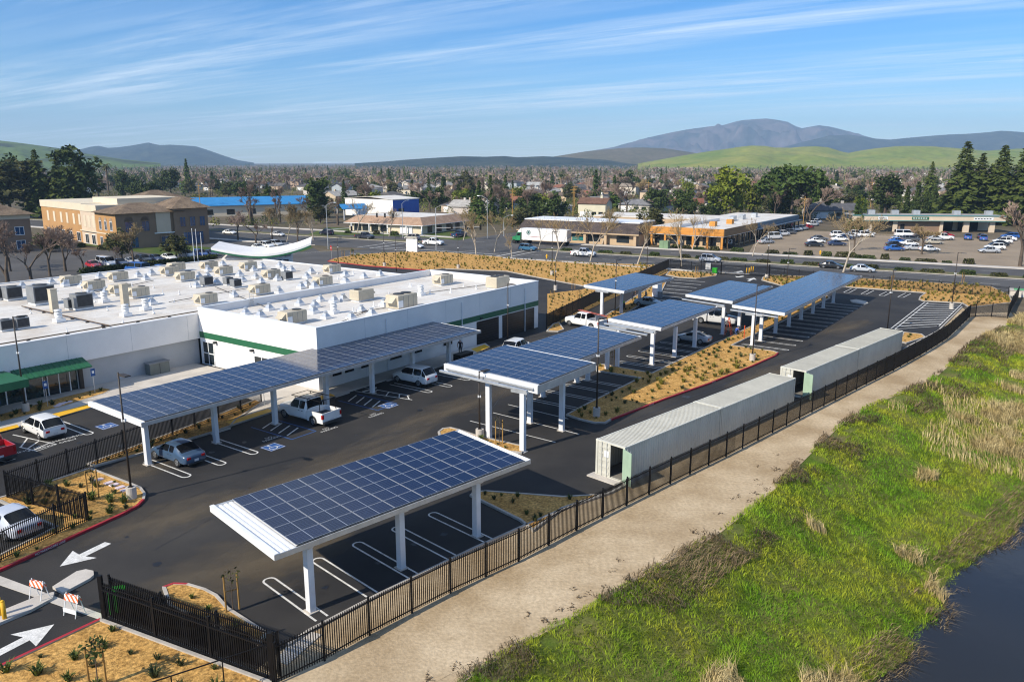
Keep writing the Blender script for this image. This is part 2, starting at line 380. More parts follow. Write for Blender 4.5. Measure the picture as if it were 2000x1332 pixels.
# ---- planting beds (positions surveyed from the photograph)
bed(px((177,916),(256,946),(276,954),(285,966),(283,978),(270,991),(240,1007),(150,1048),(10,1113),(-80,1150),(-80,1128),(0,1086),(108,1032),(70,1016),(0,982),(-40,985),(15,970)), red=(4,5,6,7,8))
bed(px((186,913),(284,886),(417,846),(452,834),(462,822),(512,789),(505,780),(380,830),(170,908)))
bed(px((-60,848),(0,828),(120,798),(205,771),(220,763),(200,760),(120,779),(0,812),(-60,830)), z=.16)
bed(px((1105,812),(1131,821),(1161,828),(1183,828),(1194,822),(1300,781),(1383,752),(1467,718),(1516,696),(1521,691),(1511,687),(1430,676),(1545,621),(1622,583),(1612,577),(1500,622),(1449,647),(1414,664),(1398,670),(1273,730),(1200,717),(1176,713),(1162,718),(1165,726),(1249,740),(1150,788)), red=(4,5,6,7,8))
bed(px((855,846),(864,839),(880,837),(897,841),(940,855),(1017,872),(1026,880),(1019,887),(960,882),(880,864),(858,854)))
bed(px((317,1150),(339,1142),(368,1143),(402,1153),(425,1165),(447,1190),(525,1240),(505,1262),(330,1188)), red=(0,1))
bed(px((-120,1362),(0,1303),(197,1211),(530,1334),(560,1420),(300,1560),(-100,1500)), red=(0,1), z=.06)
bed(px((917,970),(925,963),(950,961),(1100,972),(1178,968),(1100,996),(1041,1040),(1014,1018)))
bed([*px((640,511),(652,506),(666,503),(705,498),(750,494.5),(795,493),(855,492.5),(900,496),(1000,505),(1150,514),(1287,519),(1308,524),(1240,538),(1140,560),(1060,545),(990,531),(870,526),(834,529),(720,520.5))], red=(18,0,17))
bed(px((1069,574),(1135,566),(1304,526),(1304,532),(1069,643)), kerb=False, z=.03)
bed(px((1067,648),(1090,649),(1102,645),(1092,631),(1080,634)))
bed(px((1172,624),(1186,630),(1232,608),(1292,572),(1302,552),(1296,545),(1240,580)))
bed(px((1300,538),(1306,531),(1330,530),(1400,536),(1399,540),(1360,545),(1325,543)))
bed(px((1487,548),(1489,543),(1496,538),(1690,545),(1935,560),(1972,578),(1978,592),(1893,602),(1878,593),(1802,589),(1794,586),(1796,581),(1807,573),(1652,561.5),(1560,567),(1533,561)))
bed(px((1660,588),(1672,586),(1692,590),(1696,594),(1688,596),(1664,592)), m=concrete)
bed(px((1764,650),(1800,654),(1808,660),(1770,672),(1755,668)))
strip_m = mat('dry_verge', (.36,.27,.13), .95, col2=(.24,.20,.07), scale=.7, fine=.25, fscale=9)

# walkways and aprons
wk = slab('walkway', px((-260,862),(-120,822),(130,766),(378,711),(624,764),(745,730),(928,677),(948,672),(957,679),(925,693),(850,720),(762,741),(650,776),(536,805),(454,832),(512,789),(470,772),(330,775),(178,798),(0,845),(-260,915)), .13, concrete)
for q in ([(452,832),(536,805),(523,801),(440,827)], [(618,786),(655,775.5),(645,771),(608,781)], [(932,690),(957,679.5),(946,675),(920,684)], [(-40,857),(38,837),(34,832),(-44,851)], [(96,822),(178,798),(170,793),(88,815)]):
    sheet('tactile_strip', px(*q), .136, paint_y, wk)
for k in range(9):
    a = P(300+k*62, 745-k*4); MB().strip([a, a+NS*2.2+LS*.0], .05, .134).obj('joint', concrete_d, wk)
# gate track slab, entrance median
slab('gate_track', px((-60,1108),(-60,1122),(204,1213),(535,1334),(545,1326),(207,1202),(0,1125)), .03, concrete)
slab('concrete_pad', px((560,1264),(604,1234),(628,1240),(560,1300),(540,1290)), .05, concrete)
slab('traffic_island', px((103,1150),(150,1120),(168,1116),(183,1119),(184,1127),(176,1134),(124,1162)), .15, concrete)
slab('traffic_island', px((-40,1215),(75,1168),(107,1160),(104,1172),(60,1196),(-40,1238)), .15, concrete)

# ---- painted markings on the lot
def marking(mb, name='stall_line', m=None): return mb.obj(name, m or paint_w, lot)
def hairpin(tip, d, length=5.2, w=.62, lw=.11):
    """double stall line: tip is the middle of the rounded end, d points to the open end"""
    d = Vector(d).normalized(); q = Vector((-d.y, d.x, 0)); r = w/2
    path = [tip + d*length + q*r, tip + d*r + q*r] + [tip + d*r + (q*math.cos(a) - d*math.sin(a))*r for a in (pi*k/8 for k in range(1,8))] + [tip + d*r - q*r, tip + d*length - q*r]
    marking(MB().strip([p[:] for p in path], lw, .012))
for u, v in ((521,1130),(616,1091),(694,1060),(770,1030),(841,1002)): hairpin(P(u,v), NN)
for u, v in ((368,931),(437,907),(500,886),(842,766),(881,755),(917,742)): hairpin(P(u,v), -NS, 5.0)
for u, v in ((1027,778),(1067,763),(1104,751),(1120,738)): hairpin(P(u,v), NS, 5.4, .5)
for u, v in ((1202,705),(1225,695),(1248,685),(1270,676),(1290,668)): hairpin(P(u,v), NS, 5.4)
for u, v in ((1540,684),(1554,675),(1567,666.5),(1580,659),(1593,652),(1604.5,645),(1616,638),(1627,631.5),(1637,625),(1647,619),(1656,613.5),(1666,608),(1675,603),(1683,598.5)): hairpin(P(u,v), -NS, 5.4, .45)
for u, v in ((1652,572),(1686,575),(1721,578),(1758,581)): hairpin(P(u,v), P(u+17,v-8.5)-P(u,v), (P(u+16,v-8)-P(u,v)).length, .8)
for a, b in (((918,822),(1085,864)),((963,806),(1131,848)),((992,790),(1110,818))): marking(MB().strip(px(a,b), .11, .012))
h = MB()
A0, A1, B0, B1 = P(1813,591), P(1748,643), P(1878,594), P(1834,637)
h.strip([A0,A1], .12, .012); h.strip([A0+ (A1-A0).normalized()*0 + NS*(-.5), A1 + NS*(-.5)], .12, .012); h.strip([B0,B1], .12, .012); h.strip([A1, A1.lerp(B1,.95)], .12, .013)
for i in range(10): h.strip([A0.lerp(A1,(i+.6)/10.6), B0.lerp(B1,(i+.9)/10.9)], .28, .014)
for i in range(16): c = A0.lerp(A1,(i+.5)/16); h.strip([c, c+NS*-.5], .1, .015)
marking(h, 'hatched_zone')
h = MB()
for i in range(7): h.strip([P(1315,546).lerp(P(1272,584),i/6), P(1377,551).lerp(P(1322,589),i/6)], .22, .012)
marking(h, 'hatched_zone')
h = MB(); a, b, c, e = px((25,849),(110,868),(72,881),(38,873)); h.strip([a,b,c,e], .12, .012)
for t in (.35,.62,.85): h.strip([a.lerp(b,t), e.lerp(c,max(0,(t-.3)/.7))], .12, .013)
marking(h, 'hatched_zone'); hairpin(P(177,848), -NS, 5.0)
marking(MB().strip(px((-40,895),(12,902),(30,896)), .12, .012))
h = MB(); a, b = P(693,764), P(805,781); h.strip([a,b], .11, .012); h.strip([P(712,757), P(800,773)], .11, .012)
for t in (.3,.55,.78,.95): h.strip([a.lerp(b,t), P(712,757).lerp(P(800,773),t)], .11, .013)
marking(h, 'hatched_zone')
def aisle(c, along, across, n, lab):
    h = MB(); w = 2.4; L = 5.0
    for s_ in (0, w): h.strip([c + along*s_, c + along*s_ + across*L], .11, .012)
    h.strip([c + across*L, c + along*w + across*L], .11, .0125); h.obj(lab, paint_b, lot)
    for i in range(n): marking(MB().strip([c + along*.35 + across*(1.0+i*1.0), c + along*(w-.3) + across*(.2+i*1.0)], .13, .014))
aisle(P(486,833)+NS*.3, LS, NS, 4, 'access_aisle'); aisle(P(655,781)+NS*.3, LS, NS, 4, 'access_aisle')
def isa(c, ang, s=1.35):
    """blue access square with the white wheelchair figure"""
    o = MB().add([(-s/2,-s/2,0),(s/2,-s/2,0),(s/2,s/2,0),(-s/2,s/2,0)], [(0,1,2,3)]).obj('access_symbol', paint_b, lot, (c.x,c.y,.012), rad(ang))
    k = MB(); k.strip([(-.45*s,-.45*s),(.45*s,-.45*s),(.45*s,.45*s),(-.45*s,.45*s),(-.45*s,-.45*s)], .05, .003)
    k.strip([(-.05*s,.3*s),(-.05*s,0),(.18*s,0),(.28*s,-.24*s)], .08, .003)
    k.strip([(.22*s*math.cos(a)-.06*s, .22*s*math.sin(a)-.12*s) for a in (rad(120+i*24) for i in range(11))], .07, .003)
    k.add([(-.05*s+.07*s*math.cos(i*pi/4), .36*s+.07*s*math.sin(i*pi/4), .003) for i in range(8)], [tuple(range(8))]); k.obj('wheelchair_figure', paint_w, o)
isa(P(533,873), AS); isa(P(758,792), AS); isa(P(209,832), AS)
def arrow(p0, p1, w=.5):
    d = (p1-p0); L = d.length; d.normalize(); q = Vector((-d.y,d.x,0)); k = MB()
    pts = [p0-q*w/2, p0+d*(L*.55)-q*w/2, p0+d*(L*.50)-q*w*1.9, p1, p0+d*(L*.50)+q*w*1.9, p0+d*(L*.55)+q*w/2, p0+q*w/2]
    k.poly([(p.x,p.y,.012) for p in pts]); marking(k, 'painted_arrow')
arrow(P(211,1060), P(117,1106)); arrow(P(-20,1284), P(106,1219)); arrow(P(1462,549), P(1473,543), .5); arrow(P(1452,539), P(1438,542), .5); arrow(P(1436,535), P(1449,529), .5)
def text(s, c, ang, size, m, parent, z=.016, name='painted_text', tilt=0, align='CENTER'):
    cu = bpy.data.curves.new(name, 'FONT'); cu.body = s; cu.size = size; cu.align_x = align; cu.align_y = 'CENTER'; cu.resolution_u = 2
    tmp = bpy.data.objects.new(name, cu); COL.objects.link(tmp); me = bpy.data.meshes.new_from_object(tmp.evaluated_get(bpy.context.evaluated_depsgraph_get()))
    bpy.data.objects.remove(tmp); bpy.data.curves.remove(cu); me.materials.clear(); me.materials.append(m); o = bpy.data.objects.new(name, me); COL.objects.link(o); o.parent = parent
    o.location = (c[0], c[1], z); o.rotation_euler = (tilt, 0, rad(ang)); return o
text('CHARGING', P(128,857), AS, .50, paint_w, lot); text('ONLY', P(133,861), AS, .50, paint_w, lot); text('CHARGING', P(22,888), AS, .5, paint_w, lot)
text('NO\nPARKING', P(77,874), AS, .42, paint_w, lot); text('NO\nPARKING', P(528,856), AS, .4, paint_w, lot)
text('NO\nPARKING', P(640,838), AS, .4, paint_w, lot); text('NO\nPARKING', P(732,810), AS, .4, paint_w, lot)
KB = [o for o in COL.objects if o.name.startswith('planting_bed')]
def kerb_text(s_, a, b, t, parent, size):
    A, B = P(*a), P(*b); d = B-A; n = Vector((d.y,-d.x,0)).normalized(); c = A.lerp(B,t) + n*.012
    text(s_, c, math.degrees(math.atan2(d.y,d.x)), size, white_m, parent, .078, tilt=pi/2)
kerb_text('NO PARKING', (10,1113),(150,1048),.52, KB[0], .17); kerb_text('FIRE LANE', (10,1113),(150,1048),.74, KB[0], .17)
kerb_text('FIRE LANE', (1194,822),(1300,781),.72, KB[3], .17); kerb_text('FIRE LANE', (1383,752),(1467,718),.12, KB[3], .17)
# wear on the asphalt: dusty patches, oil spots, sealed cracks, drains
dust = bpy.data.materials.new('dried_mud'); dust.use_nodes = True; _t = dust.node_tree; _b = _t.nodes['Principled BSDF']; _b.inputs['Base Color'].default_value = (.16,.125,.08,1); _b.inputs['Roughness'].default_value = .95
_c = N(_t,'ShaderNodeTexCoord'); _ln = N(_t,'ShaderNodeVectorMath', operation='LENGTH'); _t.links.new(_c.outputs['Object'], _ln.inputs[0])
_nz = N(_t,'ShaderNodeTexNoise'); _nz.inputs['Scale'].default_value = 2.2; _nz.inputs['Detail'].default_value = 8; _nz.inputs['Roughness'].default_value = .65; _t.links.new(_c.outputs['Object'], _nz.inputs['Vector'])
_sb = N(_t,'ShaderNodeMath', operation='SUBTRACT'); _t.links.new(_nz.outputs['Fac'], _sb.inputs[0]); _ml = N(_t,'ShaderNodeMath', operation='MULTIPLY'); _ml.inputs[1].default_value = .42; _t.links.new(_ln.outputs['Value'], _ml.inputs[0]); _t.links.new(_ml.outputs[0], _sb.inputs[1])
_mr = N(_t,'ShaderNodeMapRange'); _mr.inputs[1].default_value = .12; _mr.inputs[2].default_value = .5; _mr.inputs[4].default_value = .45; _t.links.new(_sb.outputs[0], _mr.inputs[0])
_tr = N(_t,'ShaderNodeBsdfTransparent'); _ms = N(_t,'ShaderNodeMixShader'); _t.links.new(_mr.outputs[0], _ms.inputs[0]); _t.links.new(_tr.outputs[0], _ms.inputs[1]); _t.links.new(_b.outputs[0], _ms.inputs[2]); _t.links.new(_ms.outputs[0], _t.nodes['Material Output'].inputs['Surface'])
for i_, (u, v, a, b, h) in enumerate(((470,1105,7.5,4.2,AN),(560,1085,5,3,AN),(255,925,3.5,2.4,AS),(640,915,13,3.2,AS),(880,800,12,2.6,AS),(1150,690,12,2.4,AS),(330,1010,6,3,AS),(1500,730,9,2.2,AN),(1650,640,9,2.6,AN))):
    c = P(u,v); k = MB(); k.add([(math.cos(2*pi*j/24),math.sin(2*pi*j/24),0) for j in range(24)],[tuple(range(24))]); o = k.obj('mud_stain', dust, lot, (c.x,c.y,.0075+.0004*i_), rad(h)); o.scale = (a,b,1)
oil = mat('oil_spot',(.008,.008,.009),.45,var=.3,scale=6)
rs = random.Random(4)
def blob(c, r, m, name, z):
    k = MB(); k.add([(c.x+math.cos(2*pi*j/12)*r*rs.uniform(.6,1.2), c.y+math.sin(2*pi*j/12)*r*rs.uniform(.6,1.2), z) for j in range(12)],[tuple(range(12))]); k.obj(name, m, lot)
for u, v in ((640,1150),(735,1100),(800,1065),(870,1040),(330,890),(420,880),(470,860),(540,850),(760,775),(860,745),(1060,790),(1230,700),(1255,692),(1590,670),(1615,652),(150,862),(240,1050),(300,1100),(700,850),(820,800)): blob(P(u+rs.uniform(-8,8),v+rs.uniform(-4,4)), rs.uniform(.12,.3), oil, 'oil_spot', .0118)
for pts in (((300,1075),(420,1010),(560,945),(760,862),(900,805)),((160,1080),(330,985),(470,935)),((1130,860),(1290,800),(1500,715),(1640,650)),((960,800),(1010,735),(1090,660))):
    q = []; pp = px(*pts)
    for a, b in zip(pp, pp[1:]): q += [a.lerp(b,k/8)+Vector((rs.uniform(-.07,.07),rs.uniform(-.07,.07),0)) for k in range(8)]
    MB().strip(q, .045, .0085).obj('crack_seal', oil, lot)
for u, v in ((560,970),(1010,905),(1340,775),(1560,600),(240,870)):
    c = P(u,v); o = MB().box(-.35,.35,-.35,.35,0,.008).obj('drain_grate', dark_m, lot, (c.x,c.y,.006), rad(AS))
# wheel stops
ws = MB().hexa([(-.9,-.08,0),(.9,-.08,0),(.9,.08,0),(-.9,.08,0)], [(-.88,-.05,.11),(.88,-.05,.11),(.88,.05,.11),(-.88,.05,.11)]).mesh('wheel_stop', concrete)
for i, (u, v) in enumerate(((431,843),(668,772),(722,762),(768,741),(812,732))):
    tag(put('wheel_stop', ws, None, P(u,v,.005), rad(AS)), f'concrete wheel stop under the long carport, {nth(i)} from its near end', 'wheel stop', 'wheel stops under the long carport')
# ================================================================ main building
O = P(624,765)
bld = thing('office_building', 'large white flat-roofed building with green band and taller front block', 'building', O, rad(AS))
def wall_a(u, base=O, d=LS, z=0.0):
    lo, hi = -60.0, 80.0
    for _ in range(40):
        m = (lo+hi)/2
        if PX(base + d*m + Vector((0,0,z)))[0] < u: lo = m
        else: hi = m
    return m
FL, FW, FH, RZ1 = 36.6, 18.4, 6.0, 5.25         # front block
WX0, WX1, WD, WH = -48.0, 34.6, 40.0, 5.35      # rear wing
b = MB()
t = .28                                         # parapet walls: butted boxes
b.box(0,FL,0,t,0,FH); b.box(0,t,t,FW-t,0,FH); b.box(FL-t,FL,t,FW-t,0,FH); b.box(0,FL,FW-t,FW,0,FH)
b.obj('front_block_wall', white_w, bld)
MB().box(t,FL-t,t,FW-t,RZ1-.2,RZ1).obj('front_block_roof', roof_w, bld)
c = MB(); e = .04
for x0,x1,y0,y1 in ((-e,FL+e,-e,t+e),(-e,FL+e,FW-t-e,FW+e),(-e,t+e,t+e,FW-t-e),(FL-t-e,FL+e,t+e,FW-t-e)): c.box(x0,x1,y0,y1,FH,FH+.07)
c.obj('parapet_cap', white_m, bld)
g = MB(); g.box(-.025,FL+.025,-.025,0,2.86,3.5); g.box(-.025,0,0,FW+.025,2.86,3.5); g.obj('green_band', green_p, bld)
# rear wing
b = MB(); b.box(WX0,0,FW+.02,FW+.32,2.75,WH); b.box(WX0,WX1,FW+WD-.3,FW+WD,0,WH); b.box(WX1-.3,WX1,FW+.02,FW+WD-.3,0,WH); b.box(WX0,WX0+.3,FW+.32,FW+WD-.3,0,WH)
b.obj('wing_wall', white_w, bld)
ga = wall_a(155, O-NS*(FW+.4))
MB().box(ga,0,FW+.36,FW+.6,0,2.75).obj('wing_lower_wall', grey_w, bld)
MB().box(WX0+.3,WX1-.3,FW+.32,FW+WD-.3,WH-.25,WH-.06).obj('wing_roof', roof_w, bld)
c = MB(); c.box(WX0,0,FW-.02,FW+.36,WH,WH+.06); c.box(WX0,WX1+.03,FW+WD-.34,FW+WD+.03,WH,WH+.06); c.box(WX1-.34,WX1+.03,FW+.36,FW+WD-.34,WH,WH+.06)
c.obj('roof_edge', white_m, bld)
seam_m = mat('membrane_seam',(.52,.49,.44),.8,var=.1,scale=1); MO = []
y = FW+3.4
while y < FW+WD-1: MO.append(MB().box(WX0+.4,WX1-.4,y,y+.07,WH-.06,WH-.054).obj('membrane_seam', seam_m, bld)); y += 3.05
x = 3.4
while x < FL-1: MB().box(x,x+.07,t+.05,FW-t-.05,RZ1,RZ1+.006).obj('membrane_seam', seam_m, bld); x += 3.05
# panel joints and downpipes on the walls
x = 6.1
while x < FL: MB().box(x-.012,x+.012,-.006,-.0,0,2.85).obj('panel_joint', grey_w, bld); MB().box(x-.012,x+.012,-.006,-.0,3.51,FH-.01).obj('panel_joint', grey_w, bld); x += 6.1
for y in (6.1,12.2): MB().box(-.006,0,y-.012,y+.012,3.51,FH-.01).obj('panel_joint', grey_w, bld); MB().box(-.006,0,y-.012,y+.012,0,2.85).obj('panel_joint', grey_w, bld)
x = -44.0
while x < -1: MB().box(x-.012,x+.012,FW+.014,FW+.02,2.76,WH-.02).obj('panel_joint', grey_w, bld); x += 6.1
for x in (9.0,21.0,33.5): MB().cyl((x,-.09,0),(x,-.09,FH-.5),.055,n=6).obj('downpipe', white_m, bld)
for x in (12.5,24.5): MB().box(x-.14,x+.14,-.22,-.026,3.0,3.2).obj('wall_lamp', dark_m, bld)
# openings of the front block
def win(mb_name, face, a0, a1, z0, z1, nx=1, nz=1, frame=white_m, pane_m=None, door=False, y=0.0):
    """face 'y': wall at local y (looking to -y); face 'x': wall at local x=y"""
    def bx(mb, p, q, r, s_, d0, d1, mi=0):
        if face == 'y': mb.box(p,q,y-d1,y-d0,r,s_,mi)
        else: mb.box(y-d1,y-d0,p,q,r,s_,mi)
    f = MB(); w = .09
    bx(f,a0,a1,z0,z0+w,0,.06); bx(f,a0,a1,z1-w,z1,0,.06)
    for i in range(nx+1):
        x = a0+(a1-a0-w)*i/nx; bx(f,x,x+w,z0+w,z1-w,0,.06)
    for i in range(1,nz):
        z = z0+(z1-z0)*i/nz; bx(f,a0+w,a1-w,z-w/2,z+w/2,.002,.052)
    o = f.obj(mb_name, frame, bld)
    for i in range(nx):
        pn = MB(); bx(pn, a0+(a1-a0-w)*i/nx+w, a0+(a1-a0-w)*(i+1)/nx, z0+w, z1-w, .0, .02); pn.obj('pane', pane_m or glass, o)
    return o
for u0, u1, z0, z1, n in ((647,668,1.0,2.2,1),(671,692,1.0,2.2,1),(864,873,.9,2.1,1),(875.5,884,.9,2.1,1),(703,725,1.0,2.2,1),(760,785,1.0,2.2,1),(800,825,1.0,2.2,1)):
    win('window','y', wall_a(u0,z=1.5), wall_a(u1,z=1.5), z0, z1)
blackd = mat('roller_door_black', (.016,.014,.014), .35, var=.2, scale=1.2)
for u0, u1 in ((931,974),(981,1043)):
    a0, a1 = wall_a(u0,z=1), wall_a(u1,z=1)
    d = MB(); d.box(a0,a1,-.02,0,0,2.75); dm = d.obj('roller_door', blackd, bld)
    for k in range(9): MB().box(a0+.03,a1-.03,-.045,-.02,.06+k*.3,.06+k*.3+.26).obj('door_slat', blackd, dm)
def left_b(u, z=1.0): return wall_a(u, O, -NS, z)
# left wall of the front block (local x = 0): from the near corner y=0 to the inner corner y=FW
def wall_b(u, z=1.0):
    lo, hi = 0.0, 25.0
    for _ in range(40):
        m = (lo+hi)/2
        if PX(O - NS*m + Vector((0,0,z)))[0] > u: lo = m
        else: hi = m
    return m
win('double_door','x', wall_b(420), wall_b(398), .02, 2.55, 2, 2, white_m)
win('window','x', wall_b(528), wall_b(498), .9, 2.2, 2, 1)
for u in (422,494): # wall lamps and a bracket camera
    y = wall_b(u, 3); m = MB().box(-.35,0,y-.15,y+.15,2.55,2.75); m.obj('wall_lamp', dark_m, bld)
# storefront of the wing with the green awning
yW = FW+.4
a_l = WX0+1
sf = MB(); sf.box(a_l,ga,yW,yW+.12,.05,2.7); sfo = sf.obj('storefront_glass', mat('storefront_glass',(.012,.03,.03),.05,var=.4,scale=.5,spec=.8), bld)
xm = ga
while xm > a_l:
    MB().box(xm-.07,xm+.03,yW-.06,yW,.05,2.7).obj('mullion', white_m if int(xm*10)%2 else galv, sfo); xm -= 1.55
MB().box(ga-.0,ga+.35,yW-.35,yW+.1,0,2.75).obj('dark_pilaster', bronze_m, bld)
dr0, dr1 = wall_a(92,O-NS*yW,z=1), wall_a(137,O-NS*yW,z=1)
win('double_door','y', dr0, dr1, .02, 2.5, 2, 1, white_m, y=yW-.07)
aw0, aw1 = wall_a(30,O-NS*(FW-.8),z=2.7), wall_a(170,O-NS*(FW-.8),z=2.7)
aw = MB(); ay0, ay1 = FW, FW-1.7
aw.hexa([(aw0,ay1,2.45),(aw1,ay1,2.45),(aw1,ay0,2.95),(aw0,ay0,2.95)], [(aw0,ay1,2.55),(aw1,ay1,2.55),(aw1,ay0,3.15),(aw0,ay0,3.15)]); awn = aw.obj('awning', green_p, bld)
x = aw0+.2
while x < aw1-.2: MB().hexa([(x,ay1+.02,2.555),(x+.05,ay1+.02,2.555),(x+.05,ay0-.02,3.15),(x,ay0-.02,3.15)], [(x,ay1+.02,2.6),(x+.05,ay1+.02,2.6),(x+.05,ay0-.02,3.19),(x,ay0-.02,3.19)]).obj('awning_rib', green_p, awn); x += .45
MB().box(WX0+3,aw0-.5,FW-4.5,FW,2.6,3.25).obj('entrance_canopy', green_p, bld)
# pipes on the wing roof
pipe = MB(); zr = WH+.14
pipe.cyl((WX0,FW+.7,zr),(0.6,FW+.7,zr),.06,n=6); pipe.cyl((-9,FW+.7,zr),(-9,FW+19,zr),.06,n=6)
pipe.obj('roof_pipe', mat('rusty_pipe',(.10,.065,.04),.8,var=.3,scale=2), bld)
x = WX0+1
while x < 0: MB().box(x-.12,x+.12,FW+.55,FW+.85,WH-.06,WH+.07).obj('pipe_block', dark_m, bld); x += 3.4
for y in range(2,18,3): MB().box(-9.15,-8.85,FW+y-.1,FW+y+.1,WH-.06,WH+.07).obj('pipe_block', dark_m, bld)
# roof ladder over the dividing parapet
ld = MB(); ax, ay = wall_a(487, O-NS*(FW-.3), z=5.6), FW-t-.12
for dx in (0,.5): ld.cyl((ax+dx,ay,RZ1),(ax+dx,ay,FH+1.0),.03,n=5)
for k in range(7): ld.cyl((ax,ay,RZ1+.2+k*.22),(ax+.5,ay,RZ1+.2+k*.22),.02,n=5)
tag(ld.obj('roof_ladder', galv, None, O, rad(AS)), 'galvanised ladder against the parapet between the two roofs', 'ladder')

# curved-roof entrance pavilion behind the wing
t0 = P(412,487,7.2); Lp = 15.6
pav = thing('entrance_pavilion', 'white entrance pavilion with upturned curved roof edged in green behind the main roof', 'pavilion', (t0.x,t0.y,0), rad(13))
rf, gr = MB(), MB(); n = 24; D = 11.0
def pz(t): return 5.7 + (1.25+.45*t)*abs(2*t-1)**1.8
def ring(y, off): return [(Lp*i/n, y, pz(i/n)+off) for i in range(n+1)]
vs = ring(0,0)+ring(0,.5)+ring(D,.5)+ring(D,0); m1 = n+1
rf.add(vs, [(i+k*m1, i+1+k*m1, i+1+((k+1)%4)*m1, i+((k+1)%4)*m1) for k in range(4) for i in range(n)] + [(0,m1,2*m1,3*m1),(n,3*m1+n,2*m1+n,m1+n)])
vs = ring(-.07,-.14)+ring(-.07,.14)+ring(-.004,.14)+ring(-.004,-.14)
gr.add(vs, [(i+k*m1, i+1+k*m1, i+1+((k+1)%4)*m1, i+((k+1)%4)*m1) for k in range(4) for i in range(n)])
rf.obj('curved_roof', white_w, pav); gr.obj('green_edge', green_p, pav)
MB().box(1.4,9.6,1.2,D-1.2,0,5.55).obj('wall', white_w, pav); MB().box(9.6,12.2,1.5,D-1.5,0,5.6).obj('wall', white_w, pav)
for x0, x1, y in ((1.5,2.1,1.2),(9.8,10.8,1.5),(10.9,11.9,1.5)):
    w = MB().box(x0,x1,y-.06,y,2.6,5.2).obj('window', white_m, pav); MB().box(x0+.06,x1-.06,y-.1,y-.06,2.7,5.1).obj('pane', glass, w)

# ---------------------------------------------------------------- rooftop equipment
ru_h = MB(); ru_h.box(-1.2,1.2,-.75,.75,.2,1.25); ru_h.hexa([(-1.2,-.75,1.25),(1.2,-.75,1.25),(1.2,.75,1.25),(-1.2,.75,1.25)], [(-1.15,-.7,1.34),(1.15,-.7,1.34),(1.15,.7,1.34),(-1.15,.7,1.34)])
me_h = ru_h.mesh('housing', tan_m)
me_seam = [MB().box(x-.015,x+.015,-.765,-.75,.24,1.22).mesh('seam', grey_m) for x in (-.55,.05,.65)]
me_cb = MB().box(-1.05,1.05,-.62,.62,-.02,.2).mesh('roof_curb', white_m)
me_fan = MB().cyl((.55,0,1.34),(.55,0,1.40),.46,n=16).mesh('fan_guard', dark_m)
me_hood = MB().add([(-1.2,-.5,1.2),(-1.2,.5,1.2),(-1.75,.5,.75),(-1.75,-.5,.75),(-1.2,-.5,.6),(-1.2,.5,.6)], [(0,3,2,1),(0,4,3),(1,2,5),(3,4,5,2)]).mesh('intake_hood', tan_m)
me_panel = MB().box(-1.19,-.62,-.78,-.75,.3,.9).mesh('white_panel', white_m)
def rooftop_unit(pt, rz, label, sc=1.0, big=False):
    o = thing('rooftop_unit', label, 'air conditioner', pt, rz, 'tan rooftop air conditioners'); o.scale = (sc,)*3
    put('housing', me_h, o); put('roof_curb', me_cb, o); put('fan_guard', me_fan, o); put('intake_hood', me_hood, o); put('access_panel', me_panel, o)
    for m in me_seam: put('seam', m, o)
    if big: put('fan_guard', me_fan, o, (-.95,0,0))
    return o
def locate(lst, z, d=6.66, ox=0, oy=0): return [P(ox+u/d, oy+v/d, z) for u, v in lst]
wing_units = locate([(930,705),(1230,775),(1540,655),(1570,830),(1800,868)], WH, 6.66, 0, 450) + locate([(190,575),(380,645),(700,582),(1000,690),(1790,620),(1670,785),(850,895),(150,1025)], WH, 6.66, 380, 440) + [P(332,537,WH), P(362,548,WH), P(345,529,WH)]
wing_units.sort(key=lambda p: PX(p)[0])
for i, p in enumerate(wing_units): rooftop_unit(p, rad(AS), f'tan rooftop air conditioner on the rear white roof, {nth(i)} from the left', .9)
fr_units = [P(572,632,RZ1), P(707,587,RZ1), P(785,603,RZ1), P(865,556,RZ1), P(972,563,RZ1)]
fr_lab = ['tan air conditioner nearest the near corner of the front block roof', 'tan air conditioner with open hood in the middle of the front block roof','large tan two-fan air conditioner beside the long parapet of the front block','tan air conditioner by the rear corner of the front block parapet','tan two-fan air conditioner at the far end of the front block roof']
for i, p in enumerate(fr_units): rooftop_unit(p, rad(AS + (180 if i in (1,4) else 0)), fr_lab[i], [1,1,1.25,1,1.15][i], i in (2,4))
